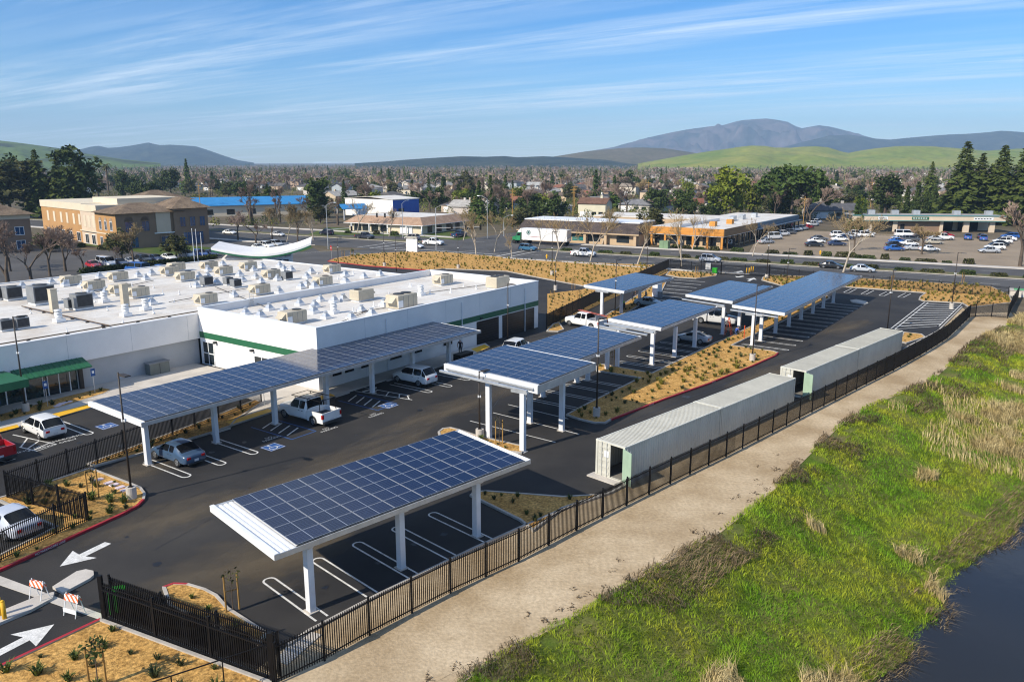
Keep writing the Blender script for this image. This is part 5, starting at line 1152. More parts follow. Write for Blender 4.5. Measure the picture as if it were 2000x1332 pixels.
# ================================================================ people
skin_m = mat('skin',(.42,.24,.17),.6,var=.05,scale=4)
def person(loc, rz, label, joints, shirt, trousers, cap=None, size=1.0):
    """one continuous figure grown over a skeleton; joints: name -> (x,y,z,r); faces coloured by clothing zone"""
    order = list(joints); me = bpy.data.meshes.new('figure'); ed = [(order.index(a),order.index(b)) for a,b in (('pelvis','chest'),('chest','neck'),('neck','head'),('head','crown'),('chest','ls'),('ls','le'),('le','lh'),('lh','lf'),('chest','rs'),('rs','re'),('re','rh'),('rh','rf'),('pelvis','lk0'),('lk0','lk'),('lk','la'),('la','lt'),('pelvis','rk0'),('rk0','rk'),('rk','ra'),('ra','rt'))]
    me.from_pydata([tuple(c*size for c in joints[j][:3]) for j in order], ed, [])
    ob = bpy.data.objects.new('figure_tmp', me); COL.objects.link(ob)
    ob.modifiers.new('s','SKIN'); ob.modifiers.new('u','SUBSURF').levels = 1
    for i, j in enumerate(order):
        r = joints[j][3]*size; me.skin_vertices[0].data[i].radius = (r, r*(.8 if j in ('chest','pelvis') else 1)); me.skin_vertices[0].data[i].use_root = (j == 'pelvis')
    dg = bpy.context.evaluated_depsgraph_get(); m2 = bpy.data.meshes.new_from_object(ob.evaluated_get(dg)); bpy.data.objects.remove(ob)
    m2.materials.clear()
    for m in (skin_m, shirt, trousers, dark_m): m2.materials.append(m)
    pos = {j: Vector(joints[j][:3])*size for j in order}
    zone = {'head':0,'crown':0,'neck':0,'lh':0,'rh':0,'lf':0,'rf':0,'le':0,'re':0,'chest':1,'ls':1,'rs':1,'pelvis':2,'lk0':2,'rk0':2,'lk':2,'rk':2,'la':2,'ra':2,'lt':3,'rt':3}
    for f in m2.polygons: f.material_index = zone[min(order, key=lambda j: (pos[j]-f.center).length - joints[j][3]*size*.6)]; f.use_smooth = True
    o = thing('person', label, 'person', loc, rz); put('body', m2, o)
    h = pos['crown']; hm = MB(); rr_ = .115*size
    for k in range(5):
        for i in range(10):
            a0, a1 = 2*pi*i/10, 2*pi*(i+1)/10; t0_, t1_ = pi*.52*k/5, pi*.52*(k+1)/5
            hm.add([h+Vector((math.sin(t)*math.cos(a)*rr_*1.1, math.sin(t)*math.sin(a)*rr_, math.cos(t)*rr_-.05*size)) for t,a in ((t0_,a0),(t1_,a0),(t1_,a1),(t0_,a1))],[(0,1,2,3)])
    if cap and cap[1]: hm.cyl(h+Vector((.05,0,-.05))*size, h+Vector((.05,0,-.03))*size, .15*size, n=12)
    hm.obj('hard_hat' if cap and cap[1] else 'hair', cap[0] if cap else dark_m, o, smooth=True)
    return o
STAND = dict(pelvis=(0,0,.95,.145),chest=(0,0,1.32,.16),neck=(0,0,1.52,.06),head=(.02,0,1.62,.088),crown=(.02,0,1.72,.085),ls=(0,.2,1.43,.065),le=(-.02,.29,1.16,.045),lh=(.08,.30,.92,.034),lf=(.1,.29,.82,.028),rs=(0,-.2,1.43,.065),re=(-.02,-.29,1.16,.045),rh=(.08,-.30,.92,.034),rf=(.1,-.29,.82,.028),lk0=(0,.10,.86,.10),lk=(.03,.11,.5,.068),la=(-.02,.12,.09,.045),lt=(.14,.13,.05,.042),rk0=(0,-.10,.86,.10),rk=(.0,-.11,.5,.068),ra=(.0,-.12,.09,.045),rt=(.16,-.13,.05,.042))
KNEEL = dict(STAND, pelvis=(-.1,0,.46,.15),chest=(.16,0,.78,.165),neck=(.30,0,.93,.06),head=(.38,0,1.0,.088),crown=(.44,0,1.08,.085),ls=(.22,.2,.86,.065),le=(.40,.24,.62,.045),lh=(.60,.16,.45,.034),lf=(.68,.12,.40,.028),rs=(.22,-.2,.86,.065),re=(.42,-.22,.60,.045),rh=(.62,-.14,.42,.034),rf=(.70,-.1,.38,.028),lk0=(.0,.12,.42,.10),lk=(.36,.16,.45,.07),la=(.28,.17,.09,.045),lt=(.44,.17,.05,.042),rk0=(-.02,-.12,.38,.10),rk=(.24,-.15,.10,.07),ra=(-.18,-.15,.10,.045),rt=(-.30,-.15,.05,.042))
BEND = dict(STAND, chest=(.26,0,1.16,.16),neck=(.42,0,1.24,.06),head=(.52,0,1.27,.088),crown=(.60,0,1.33,.085),ls=(.32,.2,1.22,.065),le=(.42,.26,.95,.045),lh=(.55,.2,.75,.034),lf=(.6,.16,.66,.028),rs=(.32,-.2,1.22,.065),re=(.42,-.26,.95,.045),rh=(.55,-.2,.75,.034),rf=(.6,-.16,.66,.028))
navy = mat('navy_cloth',(.010,.014,.035),.8,var=.15,scale=4); blk = mat('black_cloth',(.012,.011,.012),.85,var=.2,scale=4); royal = mat('royal_blue_cloth',(.03,.09,.42),.8,var=.15,scale=4); teal = mat('teal_cloth',(.02,.22,.22),.8,var=.15,scale=4); jean = mat('denim',(.04,.07,.16),.85,var=.15,scale=5); hiv = mat('hi_vis_green',(.22,.72,.04),.7,var=.1,scale=4)
person(P(899,693,.13), rad(AS-150), 'person in dark shirt and trousers standing on the walkway by the long carport', STAND, navy, blk, (mat('grey_hair',(.45,.40,.38),.8,var=.2,scale=9),False))
person(P(1436,655), rad(AS-60), 'person in a royal blue shirt crouching beside the orange step ladder', KNEEL, royal, jean)
person(P(1261,588), rad(AS+120), 'person in teal shirt and white hard hat standing by the pale coupe', STAND, teal, jean, (white_m,True))
person(P(1219,606), rad(AS+60), 'person in bright green vest bending by the far carport post', BEND, hiv, blk, (white_m,True))
person(P(1235,586), rad(AS-30), 'person in dark clothes leaning in the shade of the farthest carport', BEND, blk, navy)
# ================================================================ town
hwall = mat('house_wall', (1,1,1), .85, var=.10, scale=.4, objcol=True); hroof = mat('house_roof', (1,1,1), .9, var=.35, scale=.7, objcol=True, fine=.2, fscale=3)
tile_m = mat('brown_roof_tile', (.115,.080,.052), .9, col2=(.20,.145,.095), scale=.35, fine=.3, fscale=2.5)
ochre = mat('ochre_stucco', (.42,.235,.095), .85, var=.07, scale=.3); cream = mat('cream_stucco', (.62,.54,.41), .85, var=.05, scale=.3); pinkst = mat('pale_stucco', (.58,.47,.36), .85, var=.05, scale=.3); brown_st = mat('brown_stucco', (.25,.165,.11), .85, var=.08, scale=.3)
blue_gl = mat('blue_glazing', (.02,.07,.16), .08, var=.3, scale=.5, spec=.8)
def hip(mb, x0,x1,y0,y1,z,h,ov=.6,mi=0):
    x0-=ov;x1+=ov;y0-=ov;y1+=ov; w=min(x1-x0,y1-y0)/2
    if x1-x0 >= y1-y0: r=[(x0+w,(y0+y1)/2,z+h),(x1-w,(y0+y1)/2,z+h)]; fs=[(0,1,5,4),(1,2,5),(2,3,4,5),(3,0,4)]
    else: r=[((x0+x1)/2,y0+w,z+h),((x0+x1)/2,y1-w,z+h)]; fs=[(0,1,4),(1,2,5,4),(2,3,5),(3,0,4,5)]
    mb.add([(x0,y0,z),(x1,y0,z),(x1,y1,z),(x0,y1,z)]+r, fs+[(3,2,1,0)], mi); return mb
def gable(mb, x0,x1,y0,y1,z,h,ov=.5,mi=0):
    x0-=ov;x1+=ov; yo=ov
    ym=(y0+y1)/2; t=.18
    for s_, ya in ((1,y0-yo),(-1,y1+yo)):
        mb.hexa([(x0,ya,z-h*yo/((y1-y0)/2)),(x1,ya,z-h*yo/((y1-y0)/2)),(x1,ym,z+h),(x0,ym,z+h)] if s_ > 0 else [(x0,ym,z+h),(x1,ym,z+h),(x1,ya,z-h*yo/((y1-y0)/2)),(x0,ya,z-h*yo/((y1-y0)/2))],
                [(x0,ya,z-h*yo/((y1-y0)/2)+t),(x1,ya,z-h*yo/((y1-y0)/2)+t),(x1,ym,z+h+t),(x0,ym,z+h+t)] if s_ > 0 else [(x0,ym,z+h+t),(x1,ym,z+h+t),(x1,ya,z-h*yo/((y1-y0)/2)+t),(x0,ya,z-h*yo/((y1-y0)/2)+t)], mi)
    return mb
def wnd(par, face, a0, a1, z0, z1, at=0.0, m=None, frame=white_m, arch=False, bars=1):
    """window frame with pane; face 'y' looks to -y at local y=at; face 'x' looks to -x at local x=at"""
    f = MB(); g_ = MB()
    def bx(mb,p,q,r,s_,d0,d1):
        if face == 'y': mb.box(p,q,at-d1,at-d0,r,s_)
        else: mb.box(at-d1,at-d0,p,q,r,s_)
    w = min(.12,(a1-a0)*.1)
    bx(f,a0,a1,z0,z0+w,0,.09); bx(f,a0,a1,z1-w,z1,0,.09); bx(f,a0,a0+w,z0+w,z1-w,0,.09); bx(f,a1-w,a1,z0+w,z1-w,0,.09)
    for k in range(bars): x = a0+(a1-a0)*(k+1)/(bars+1); bx(f,x-w/3,x+w/3,z0+w,z1-w,.0,.08)
    o = f.obj('window', frame, par); bx(g_,a0+w,a1-w,z0+w,z1-w,.0,.03); g_.obj('pane', m or blue_gl, o)
    if arch:
        q = MB(); n=8; c=(a0+a1)/2; r=(a1-a0)/2+.1
        pts=[(c+r*math.cos(pi*i/n), z1+r*math.sin(pi*i/n)) for i in range(n+1)]
        q.add([(x,at-.06,z) if face=='y' else (at-.06,x,z) for x,z in pts],[tuple(range(n+1)), tuple(range(n,-1,-1))]); q.obj('arch_head', arch, o)
    return o
# ---- tan two-storey office
oA = P(232,488)
of = thing('office_block','tan two-storey office building with brown tiled hip roofs left of the street','building',oA,rad(47))
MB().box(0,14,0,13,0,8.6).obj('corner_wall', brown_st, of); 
MB().box(-.02,0,0,13,0,8.6).obj('lit_wall', ochre, of)  # sun side ochre over brown shaded walls: light put into the colour
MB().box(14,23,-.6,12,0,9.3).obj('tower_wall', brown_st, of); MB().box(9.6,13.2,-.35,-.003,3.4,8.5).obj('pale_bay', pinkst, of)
MB().box(.4,16,13,24,0,9.3).obj('middle_wall', pinkst, of); MB().box(1,24,24.05,56,0,9.4).obj('far_wall', ochre, of)
MB().box(.25,16.2,12.6,24,8.4,10.1).obj('parapet', cream, of); MB().box(.85,24.2,24.05,56.2,8.4,10.2).obj('parapet', cream, of)
MB().box(6,22,13.5,30,9.0,11.6).obj('roof_screen', cream, of)
hip(MB(),0,16,0,12,8.6,2.2,1.0).obj('roof', tile_m, of); hip(MB(),14,23,-.6,12,9.3,2.6,1.0).obj('tower_roof', tile_m, of); hip(MB(),18,34,30,44,10.0,2.8,.8).obj('back_roof', tile_m, of)
for y in (2.2,5.6,9.0): wnd(of,'x',y,y+1.5,4.3,6.6,-.02,glass,white_m,arch=pinkst,bars=1)
for y in (14.5,17.5,20.5): MB().box(.36,.4,y,y+1.6,4.4,7.4).obj('blind_arch', cream, of)
for y in (26,30,35,39.5,45,50): MB().box(.94,1.0,y,y+1.4,4.6,7.4).obj('blind_arch', cream, of)
for y in (3.5,9): wnd(of,'x',y,y+1.7,.2,2.6,-.02,glass)
for y in (15,19.5): wnd(of,'x',y,y+2.4,.1,2.6,.4,glass)
for y in (27,33,38.5,44,50): wnd(of,'x',y,y+2.6,.1,2.6,1.0,glass)
for x in (2.0,6.0): wnd(of,'y',x,x+2.0,4.0,6.6,0,blue_gl,brown_st,arch=brown_st)
for x in (15.4,18.0,20.6): wnd(of,'y',x,x+1.6,4.6,7.2,-.6,blue_gl,brown_st)
wnd(of,'y',16,21.5,.1,3.3,-.6,blue_gl,brown_st,bars=4); wnd(of,'y',2,5,.1,2.8,0,blue_gl,brown_st,bars=2); wnd(of,'y',10.4,12.4,.1,2.6,-.35,blue_gl,brown_st)
MB().box(-.1,.0,.0,24,3.35,3.6).obj('string_course', cream, of); MB().box(8.9,14.2,-.45,-.352,3.3,3.55).obj('string_course', white_m, of)
o2 = thing('office_block','brown office wing with tiled roof cut by the left picture edge','building',P(66,489)-V2(47)*22,rad(47))
MB().box(0,22,0,14,0,7.6).obj('wall', brown_st, o2); MB().box(-.1,22.1,-.1,14.1,7.6,8.7).obj('fascia', cream, o2); hip(MB(),0,22,0,14,8.7,3.2,1.2).obj('roof', tile_m, o2)
for x in (4,9,14,18.5): wnd(o2,'y',x,x+2,3.8,5.8,0); wnd(o2,'y',x,x+2,.4,2.6,0)
# ---- low office with brown mansard
mans = mat('mansard_shingle',(.29,.185,.125),.9,col2=(.38,.26,.18),scale=.6,fine=.25,fscale=4)
lowA = P(826,459)
lo_ = thing('low_office','low white-roofed office with brown shingle mansard at the junction','building',lowA,rad(150.5))      # x to the left along the street, y... 
LW, LD = 30.0, 26.0
MB().box(1.2,LW-1.2,-LD+1.2,-1.2,0,3.0).obj('wall', cream, lo_); MB().box(3.5,LW-3.5,-LD+3.5,-3.5,2.9,4.7).obj('flat_roof', roof_w, lo_)
mm = MB(); mm.add([(0,0,2.6),(LW,0,2.6),(LW,-LD,2.6),(0,-LD,2.6),(3,-3,4.75),(LW-3,-3,4.75),(LW-3,-LD+3,4.75),(3,-LD+3,4.75)],[(0,1,5,4),(1,2,6,5),(2,3,7,6),(3,0,4,7),(0,4,5,1),(3,2,1,0)][0:4]+[(0,3,2,1)]); mm.obj('mansard_roof', mans, lo_)
MB().box(-.05,LW+.05,-LD-.05,.05,2.45,2.6).obj('fascia', white_m, lo_)
for x in (.4,6,13,20,27): MB().box(x,x+.3,-.4,-.1,0,2.45).obj('column', white_m, lo_)
for x in (14,17.5,21,24): f = MB().box(x,x+2.6,-1.2,-1.14,.2,2.3).obj('window', glass, lo_)
for y in (4,9,14,19): MB().box(1.14,1.2,-y-2.4,-y,.2,2.3).obj('window', glass, lo_)
MB().box(4.5,9,-1.2,-.9,0,2.5).obj('white_panel', white_w, lo_)
# ---- blue and white hall, blue roofed hall
bw = thing('warehouse','white hall with bright blue end wall behind the low office','building',P(768,425),rad(55)); MB().box(0,15,0,26,0,6.6).obj('wall', white_w, bw); MB().box(0,15.02,-.03,0,0,6.4).obj('blue_wall', mat('blue_cladding',(.02,.10,.42),.6,var=.1,scale=.4), bw); gable(MB(),0,15,0,26,6.6,.9,.3).obj('roof', roof_w, bw); MB().box(3,6,-.08,-.03,0,3.2).obj('door', dark_m, bw)
bh = thing('blue_roofed_hall','long hall with bright blue metal roof right of the tan office','building',P(385,425),rad(28)); blue_r = mat('blue_metal_roof',(.02,.20,.46),.5,var=.08,scale=.4)
MB().box(0,50,0,16,0,4.2).obj('wall', cream, bh); gable(MB(),0,50,0,16,4.4,2.6,.8).obj('roof', blue_r, bh)
for k in range(6): MB().box(3+k*8,6+k*8,-.06,0,.8,2.8).obj('window', glass, bh)
bh2 = thing('blue_canopy','small bright blue awning roof left of the blue and white hall','canopy',P(672,430),rad(30)); gable(MB(),0,9,0,8,4.0,1.4,.5).obj('roof', blue_r, bh2)
for x in (0,8.7):
    for y in (0,7.7): MB().box(x,x+.3,y,y+.3,0,4.0).obj('column', white_m, bh2)
# ---- brown low office by the lorry
bo = thing('low_office','low tan office with dark shingle mansard behind the parked semi truck','building',P(1012,470),rad(-29.5)); dk = mat('dark_shingle',(.065,.05,.045),.9,var=.3,scale=.5,fine=.3,fscale=3)
tanw = mat('tan_stucco',(.48,.35,.22),.85,var=.06,scale=.3)
MB().box(0,34,1.5,16,0,3.0).obj('wall', tanw, bo); m_=MB(); m_.add([(-.5,0,3.0),(34.5,0,3.0),(34.5,17,3.0),(-.5,17,3.0),(.5,3,5.6),(33.5,3,5.6),(33.5,14,5.6),(.5,14,5.6)],[(0,1,5,4),(1,2,6,5),(2,3,7,6),(3,0,4,7),(3,2,1,0)]); m_.obj('mansard_roof', dk, bo)
MB().box(.4,33.6,2.9,14.1,5.55,5.8).obj('roof_edge', white_m, bo); MB().box(-.5,34.5,-.06,0,2.75,3.05).obj('fascia', tanw, bo)
for x in (3,15.5,20,28): MB().box(x,x+3.4,1.43,1.5,.7,2.4).obj('window', mat('teal_glazing',(.02,.16,.16),.1,var=.3,scale=1) if x == 15.5 else glass, bo)
for x in (13.6,19.2,25,33): MB().box(x,x+.7,.3,1.0,0,2.75).obj('column', tanw, bo)
bp2 = thing('low_hall','flat white-roofed tan building behind the dark shingle office','building',P(1160,446),rad(-29.5)); MB().box(0,38,0,18,0,3.8).obj('wall', tanw, bp2); MB().box(-.1,38.1,-.1,18.1,3.8,4.2).obj('roof', roof_w, bp2); MB().box(14,17,-.05,0,0,2.6).obj('door', dark_m, bp2)
# ---- wood clad shopping strip
owood = mat('orange_wood',(.52,.20,.03),.75,col2=(.62,.29,.06),scale=.8,stretch=(.4,.4,6)); bwood = mat('brown_wood',(.20,.12,.06),.8,col2=(.28,.17,.08),scale=.8,stretch=(.4,.4,6))
sA = P(1412,488); sr = thing('shopping_strip','wood-clad shopping strip with orange fascia and white flat roof','building',sA,rad(56))     # x along the lot side, y towards the left
SL, SD = 26, 20
MB().box(2,SL+44,1.5,SD,0,4.0).obj('wall', tanw, sr); MB().box(1.5,SL+44,1,SD+.2,4.0,4.7).obj('roof', roof_w, sr)
for k in range(7): MB().box(-.12,0,.0+k*2.87,2.84+k*2.87,3.1,4.9).obj('fascia_board', owood, sr)
for k in range(7): MB().box(.0+k*3.7,3.66+k*3.7,-.12,0,3.1,4.9).obj('fascia_board', bwood, sr)
MB().box(0,SL,0,1.4,2.95,3.1).obj('soffit', white_m, sr); MB().box(0,1.9,1.4,SD,2.95,3.1).obj('soffit', white_m, sr); MB().box(SL,SL+44,-.6,1.4,3.0,3.25).obj('shop_canopy', mat('canopy_blue',(.08,.12,.17),.6,var=.1,scale=1), sr)
MB().box(SL,SL+44,.6,1.5,3.25,4.6).obj('shop_fascia', mat('fascia_grey_blue',(.10,.15,.20),.6,var=.1,scale=1), sr)
for k in range(6): MB().box(.1,.5,.2+k*3.7,.7+k*3.7,0,2.95).obj('column', owood, sr)
for k in range(16): MB().box(2+k*4.3,2.3+k*4.3,-.4,-.1,0,2.95).obj('column', bwood if k < 6 else bronze_m, sr)
for k in range(13): MB().box(3+k*5,7.2+k*5,1.42,1.5,.3,2.7).obj('shop_window', glass, sr)
for k in range(4): MB().box(1.93,2.0,2.5+k*4.3,6+k*4.3,.5,2.6).obj('shop_window', glass, sr)
for k, (x, y) in enumerate(((10,6),(20,5),(30,8),(34,9),(38,8),(42,9),(50,8))): MB().box(x,x+1.8,y,y+1.5,4.7,5.9).obj('roof_unit', galv if k > 1 else owood, sr)
MB().box(1.5,30,11.9,12.1,4.7,5.5).obj('roof_parapet', white_w, sr)
sg = thing('address_sign','dark screen wall with white street number 1123 at the strip corner','sign',P(1424,484),rad(-29.5)); MB().box(-3.2,1.4,-.1,.1,0,2.4).obj('screen', bronze_m, sg)
tx = text('1123', (-.6,-.13), 0, 1.5, white_m, sg, 1.5, 'number', tilt=pi/2)
# ---- garage building
gA = P(1664,452); gb2 = thing('garage_building','long cream garage building with teal roof edge and open bays','building',gA,rad(-6.5)); teal_m = mat('teal_trim',(.06,.20,.21),.6,var=.1,scale=1); gcr = mat('garage_cream',(.60,.49,.37),.85,var=.06,scale=.3)
GLn = (P(1978,461)-gA).length
MB().box(0,GLn,7.8,8,0,3.4).obj('back_wall', gcr, gb2); MB().box(-.6,GLn+.6,-1.2,8.4,4.9,5.05).obj('roof', mat('garage_roof',(.30,.29,.27),.9,var=.15,scale=.4), gb2)
MB().box(-.6,GLn+.6,-1.35,-1.2,3.5,4.8).obj('fascia', gcr, gb2); MB().box(-.6,GLn+.6,-1.45,-1.2,4.8,5.1).obj('roof_edge', teal_m, gb2); MB().box(-.6,GLn+.6,-1.45,-1.2,3.3,3.5).obj('lower_edge', teal_m, gb2)
pil = [wall_a(u, gA, V2(-6.5), 1.5) for u in (1664,1702,1743,1752,1835,1841,1881,1892,1932,1942)]
for a0, a1 in ((0,pil[1]),(pil[2],pil[3]),(pil[4],pil[5]),(pil[6],pil[7]),(pil[8],pil[9])): MB().box(a0,a1,-.3,.5,0,3.3).obj('pier', gcr, gb2)
MB().box(pil[1],pil[2],.0,.1,0,3.3).obj('shop_window', glass, gb2); MB().box(pil[3],pil[4],.2,.3,0,3.3).obj('shop_front', brown_st, gb2); MB().box(pil[3]+1,pil[3]+2.2,.12,.2,0,2.3).obj('door', glass, gb2)
for a0, a1 in ((pil[5],pil[6]),(pil[7],pil[8])): MB().box(a0,a1,7.5,7.7,0,3.3).obj('bay_shade', blk, gb2)  # black sheets before the back wall, the open bays' shade as colour
for u0, u1, m_, in ((1712,1731,white_m),(1778,1811,green_p),(1898,1936,white_m)):
    a0, a1 = wall_a(u0,gA,V2(-6.5),4), wall_a(u1,gA,V2(-6.5),4); s_ = MB().box(a0,a1,-1.43,-1.36,3.75,4.6).obj('sign_board', m_, gb2)
    for k in range(6): MB().box(a0+.3+k*(a1-a0-.6)/6, a0+.3+(k+.62)*(a1-a0-.6)/6, -1.45,-1.43, 4.05, 4.32).obj('lettering', dark_m if m_ is white_m else white_m, s_)
for u in (1709,1756,1798,1878,1942): a0 = wall_a(u,gA,V2(-6.5),5.5); MB().box(a0-1,a0+1,3,4.5,5.05,6.3).obj('roof_unit', galv, gb2)
# ---- houses among the trees
RT = random.Random(5)
roofs = [(.16,.12,.095),(.12,.11,.105),(.22,.15,.11),(.26,.11,.065),(.20,.195,.19),(.30,.25,.20),(.09,.085,.085),(.42,.40,.37)]
walls = [(.62,.56,.46),(.52,.42,.30),(.70,.68,.63),(.40,.30,.22),(.55,.50,.46),(.60,.47,.33),(.36,.40,.42)]
HM = []
for i in range(6):
    w, d, h, rh = [(13,9,2.9,1.9),(16,10,3.0,2.1),(11,8,5.4,1.8),(14,9,3.0,2.2),(18,11,3.0,2.3),(12,9,5.2,2.0)][i]
    wl = MB().box(-w/2,w/2,-d/2,d/2,0,h+.02)
    if i % 2 == 0: wl.add([(-w/2,-d/2,h),(-w/2,d/2,h),(-w/2,0,h+rh)],[(0,2,1)]); wl.add([(w/2,-d/2,h),(w/2,d/2,h),(w/2,0,h+rh)],[(0,1,2)])
    rfm = gable(MB(),-w/2,w/2,-d/2,d/2,h,rh,.5) if i % 2 == 0 else hip(MB(),-w/2,w/2,-d/2,d/2,h,rh,.6)
    HM.append((wl.mesh('wall', hwall), rfm.mesh('roof', hroof), MB().box(w*.2,w*.2+.9,-.4,.4,h,h+rh+1.0).mesh('chimney', hwall), MB().box(-w*.42,-w*.42+4.6,-d/2-.06,-d/2,.0,2.2).mesh('garage_door', white_m), [MB().box(x,x+1.8,-d/2-.07,-d/2,.9,2.2).mesh('window', glass) for x in (w*.0,w*.25)], w, d))
def house(p, ang, i, wc, rc, label, group, detail=True):
    wl, rf_m, ch, gd, wn, w, d = HM[i]; o = thing('house', label, 'house', p, rad(ang), group)
    a = put('wall', wl, o); a.color = (*wc,1); b_ = put('roof', rf_m, o); b_.color = (*rc,1)
    if detail:
        c_ = put('chimney', ch, b_); c_.color = (*wc,1); put('garage_door', gd, o)
        for m in wn: put('window', m, o)
    return o
NOGO = [(0,190,90,520),(360,375,610,430),(640,395,920,470),(980,420,1430,500),(1400,400,1600,500),(1640,410,2000,520),(-60,380,420,520)]
placed = []; hn = 0
def clear(u, v):
    return not any(a <= u <= c and b <= v <= d for a,b,c,d in NOGO)
cand = []
for v in (418,409,401,394,388,382,376,371,366,361,356.5,352.5,349):
    u = -60+RT.uniform(0,60)
    while u < 2060:
        uu, vv = u+RT.uniform(-8,8), v+RT.uniform(-1.5,1.5)
        if clear(uu, vv+2): cand.append((uu,vv))
        u += (105 if v > 385 else 72) * RT.uniform(.6,1.4)
rn = ['brown','dark grey','russet','terracotta red','grey','tan','charcoal','pale grey']
cand.sort(key=lambda c: (c[1] < 368, c[0]))
cnt = {}
for u, v in cand:
    ri = RT.randrange(8); near_ = v > 372; key = (ri, near_)
    cnt[key] = cnt.get(key,0); k_ = cnt[key]; cnt[key] += 1
    lb = f'house with {rn[ri]} roof among the {"nearer" if near_ else "distant"} trees, {nth(min(k_,97))} such from the left'
    house(P(u,v), RT.choice((-30,60,150,-120))+RT.uniform(-5,5), RT.randrange(6), RT.choice(walls), roofs[ri], lb, 'houses of the town', near_)
for i, (u, v, a, k, wc, rc, lb) in enumerate(((1162,424,-25,2,(.62,.58,.44),(.17,.09,.06),'two-storey cream house with brown roof beyond the dark office'),(1330,412,-10,4,(.62,.55,.48),(.20,.075,.045),'broad low house with red-brown roof above the wood strip'),(1245,413,-30,3,(.6,.56,.5),(.20,.20,.21),'house with grey roof and white garage above the low tan hall'),(960,398,60,3,(.66,.6,.5),(.16,.14,.12),'house with solar grey roof behind the junction'),(1622,425,0,4,(.45,.42,.38),(.10,.10,.11),'dark roofed house right of the brown bare tree'),(905,414,-30,1,(.5,.4,.3),(.12,.10,.09),'low brown house behind the side street'),(1050,370,-20,4,(.66,.66,.62),(.42,.42,.40),'pale-roofed hall among the bare trees'),(1330,362,-15,4,(.6,.58,.52),(.33,.33,.32),'long pale metal-roofed hall in the middle distance'),(1400,358,-15,4,(.6,.58,.55),(.36,.36,.36),'long silver-roofed hall right of the middle distance hall'))):
    house(P(u,v), a, k, wc, rc, lb, 'houses of the town')
# houses on the far slopes
for i in range(34):
    u = 1275+i*4.0+RT.uniform(-1.5,1.5); house(P(u,333.2+RT.uniform(-.5,.5)), RT.uniform(-40,20), RT.randrange(6), (.62,.52,.40), (.40,.30,.20), f'tiny cream house in the hillside row, {nth(i)} from the left', 'hillside houses', False)
for i in range(40):
    u = 1552+i*6.6+RT.uniform(-2,2); house(P(u,340.5+RT.uniform(-1.6,1.2)), RT.uniform(-40,20), RT.randrange(6), (.70,.66,.60), RT.choice(roofs[:6]), f'tiny white house below the green hills, {nth(i)} from the left', 'houses below the green hills', False)
# ---- signals, street lights, utility poles
def street_light(u, v, top, arm, label):
    b_ = P(u,v); lo, hi = 3.0, 16.0
    for _ in range(40):
        m = (lo+hi)/2
        if PX((b_.x,b_.y,m))[1] > top: lo = m
        else: hi = m
    o = thing('street_light', label, 'street light', b_); h_ = m; a = Vector(arm).normalized()
    MB().cyl((0,0,0),(0,0,h_-.8),.11,.07,n=8).obj('pole', galv, o); k = MB(); pr = Vector((0,0,h_-.8))
    for i in range(6):
        t_ = (i+1)/6; q = a*(2.6*t_) + Vector((0,0,h_-.8+.8*math.sin(t_*pi/2))); k.cyl(pr,q,.045,n=6,caps=False); pr = q
    k.obj('arm', galv, o); hd = MB(); hd.M = Matrix.Translation(pr) @ Matrix.Rotation(math.atan2(a.y,a.x),4,'Z'); hd.hexa([(-.1,-.12,-.1),(.6,-.14,-.1),(.6,.14,-.1),(-.1,.12,-.1)],[(-.1,-.08,.04),(.5,-.1,.06),(.5,.1,.06),(-.1,.08,.04)]); hd.obj('lamp_head', galv, o); return o
def signals(o, a, L, z, n):
    a = Vector(a).normalized(); MB().cyl((0,0,z-.5),a*L+Vector((0,0,z)),.08,.05,n=6).obj('mast_arm', galv, o)
    for i in range(n):
        p = a*(L*(1-i*.32)) + Vector((0,0,z-.15)); g_ = MB(); g_.M = Matrix.Translation(p) @ Matrix.Rotation(math.atan2(a.y,a.x)+pi/2,4,'Z'); g_.box(-.13,.13,-.22,.22,-.6,.6); hd = g_.obj('signal_head', black_m, o)
        for zz_ in (-.36,0,.36):
            q = MB(); q.M = g_.M; q.cyl((.13,0,zz_),(.2,0,zz_),.13,n=10); q.obj('signal_lens', dark_m, hd)
    return o
signals(street_light(641,487,395,ST,'street light with signal arm at the near left corner of the junction'), ST+SN*.5, 6, 5.2, 1)
signals(street_light(852,491,400,ST+SN,'street light with signal arm at the near right corner of the junction'), ST+SN*.3, 11, 6.0, 3)
signals(street_light(787,465,392,SN,'street light with three signal heads on the far side of the junction'), -ST, 9, 6.2, 3)
street_light(952,466,383,-ST,'tall cobra-head street light right of the junction'); street_light(984,462,420,ST,'street light by the side street beyond the junction')
for i, (u, v, t_) in enumerate(((1122,416,362),(1119,430,368),(1001,447,370),(1265,405,355),(1568,445,385),(1700,405,355),(393,425,360),(1206,410,360))):
    b_ = P(u,v); o = thing('utility_pole', f'wooden utility pole in the town, {nth(i)} in the list of poles from the centre outward', 'utility pole', b_, rad(-30), 'utility poles'); h_ = (v-t_)/F*b_.y*1.0
    o['label'] = ['slim utility pole left of the two-storey cream house','stout brown utility pole in front of the cream house','utility pole behind the low dark office','utility pole above the low tan hall','utility pole by the covered shopfronts','utility pole behind the garage building','utility pole left of the blue roofed hall','utility pole right of the conical evergreen'][i]
    MB().cyl((0,0,0),(0,0,h_),.16,.1,n=6).obj('pole', wood_m, o); MB().box(-1.3,1.3,-.07,.07,h_-1.0,h_-.85).obj('crossarm', wood_m, o); MB().box(-.9,.9,-.07,.07,h_-2.0,h_-1.88).obj('crossarm', wood_m, o)
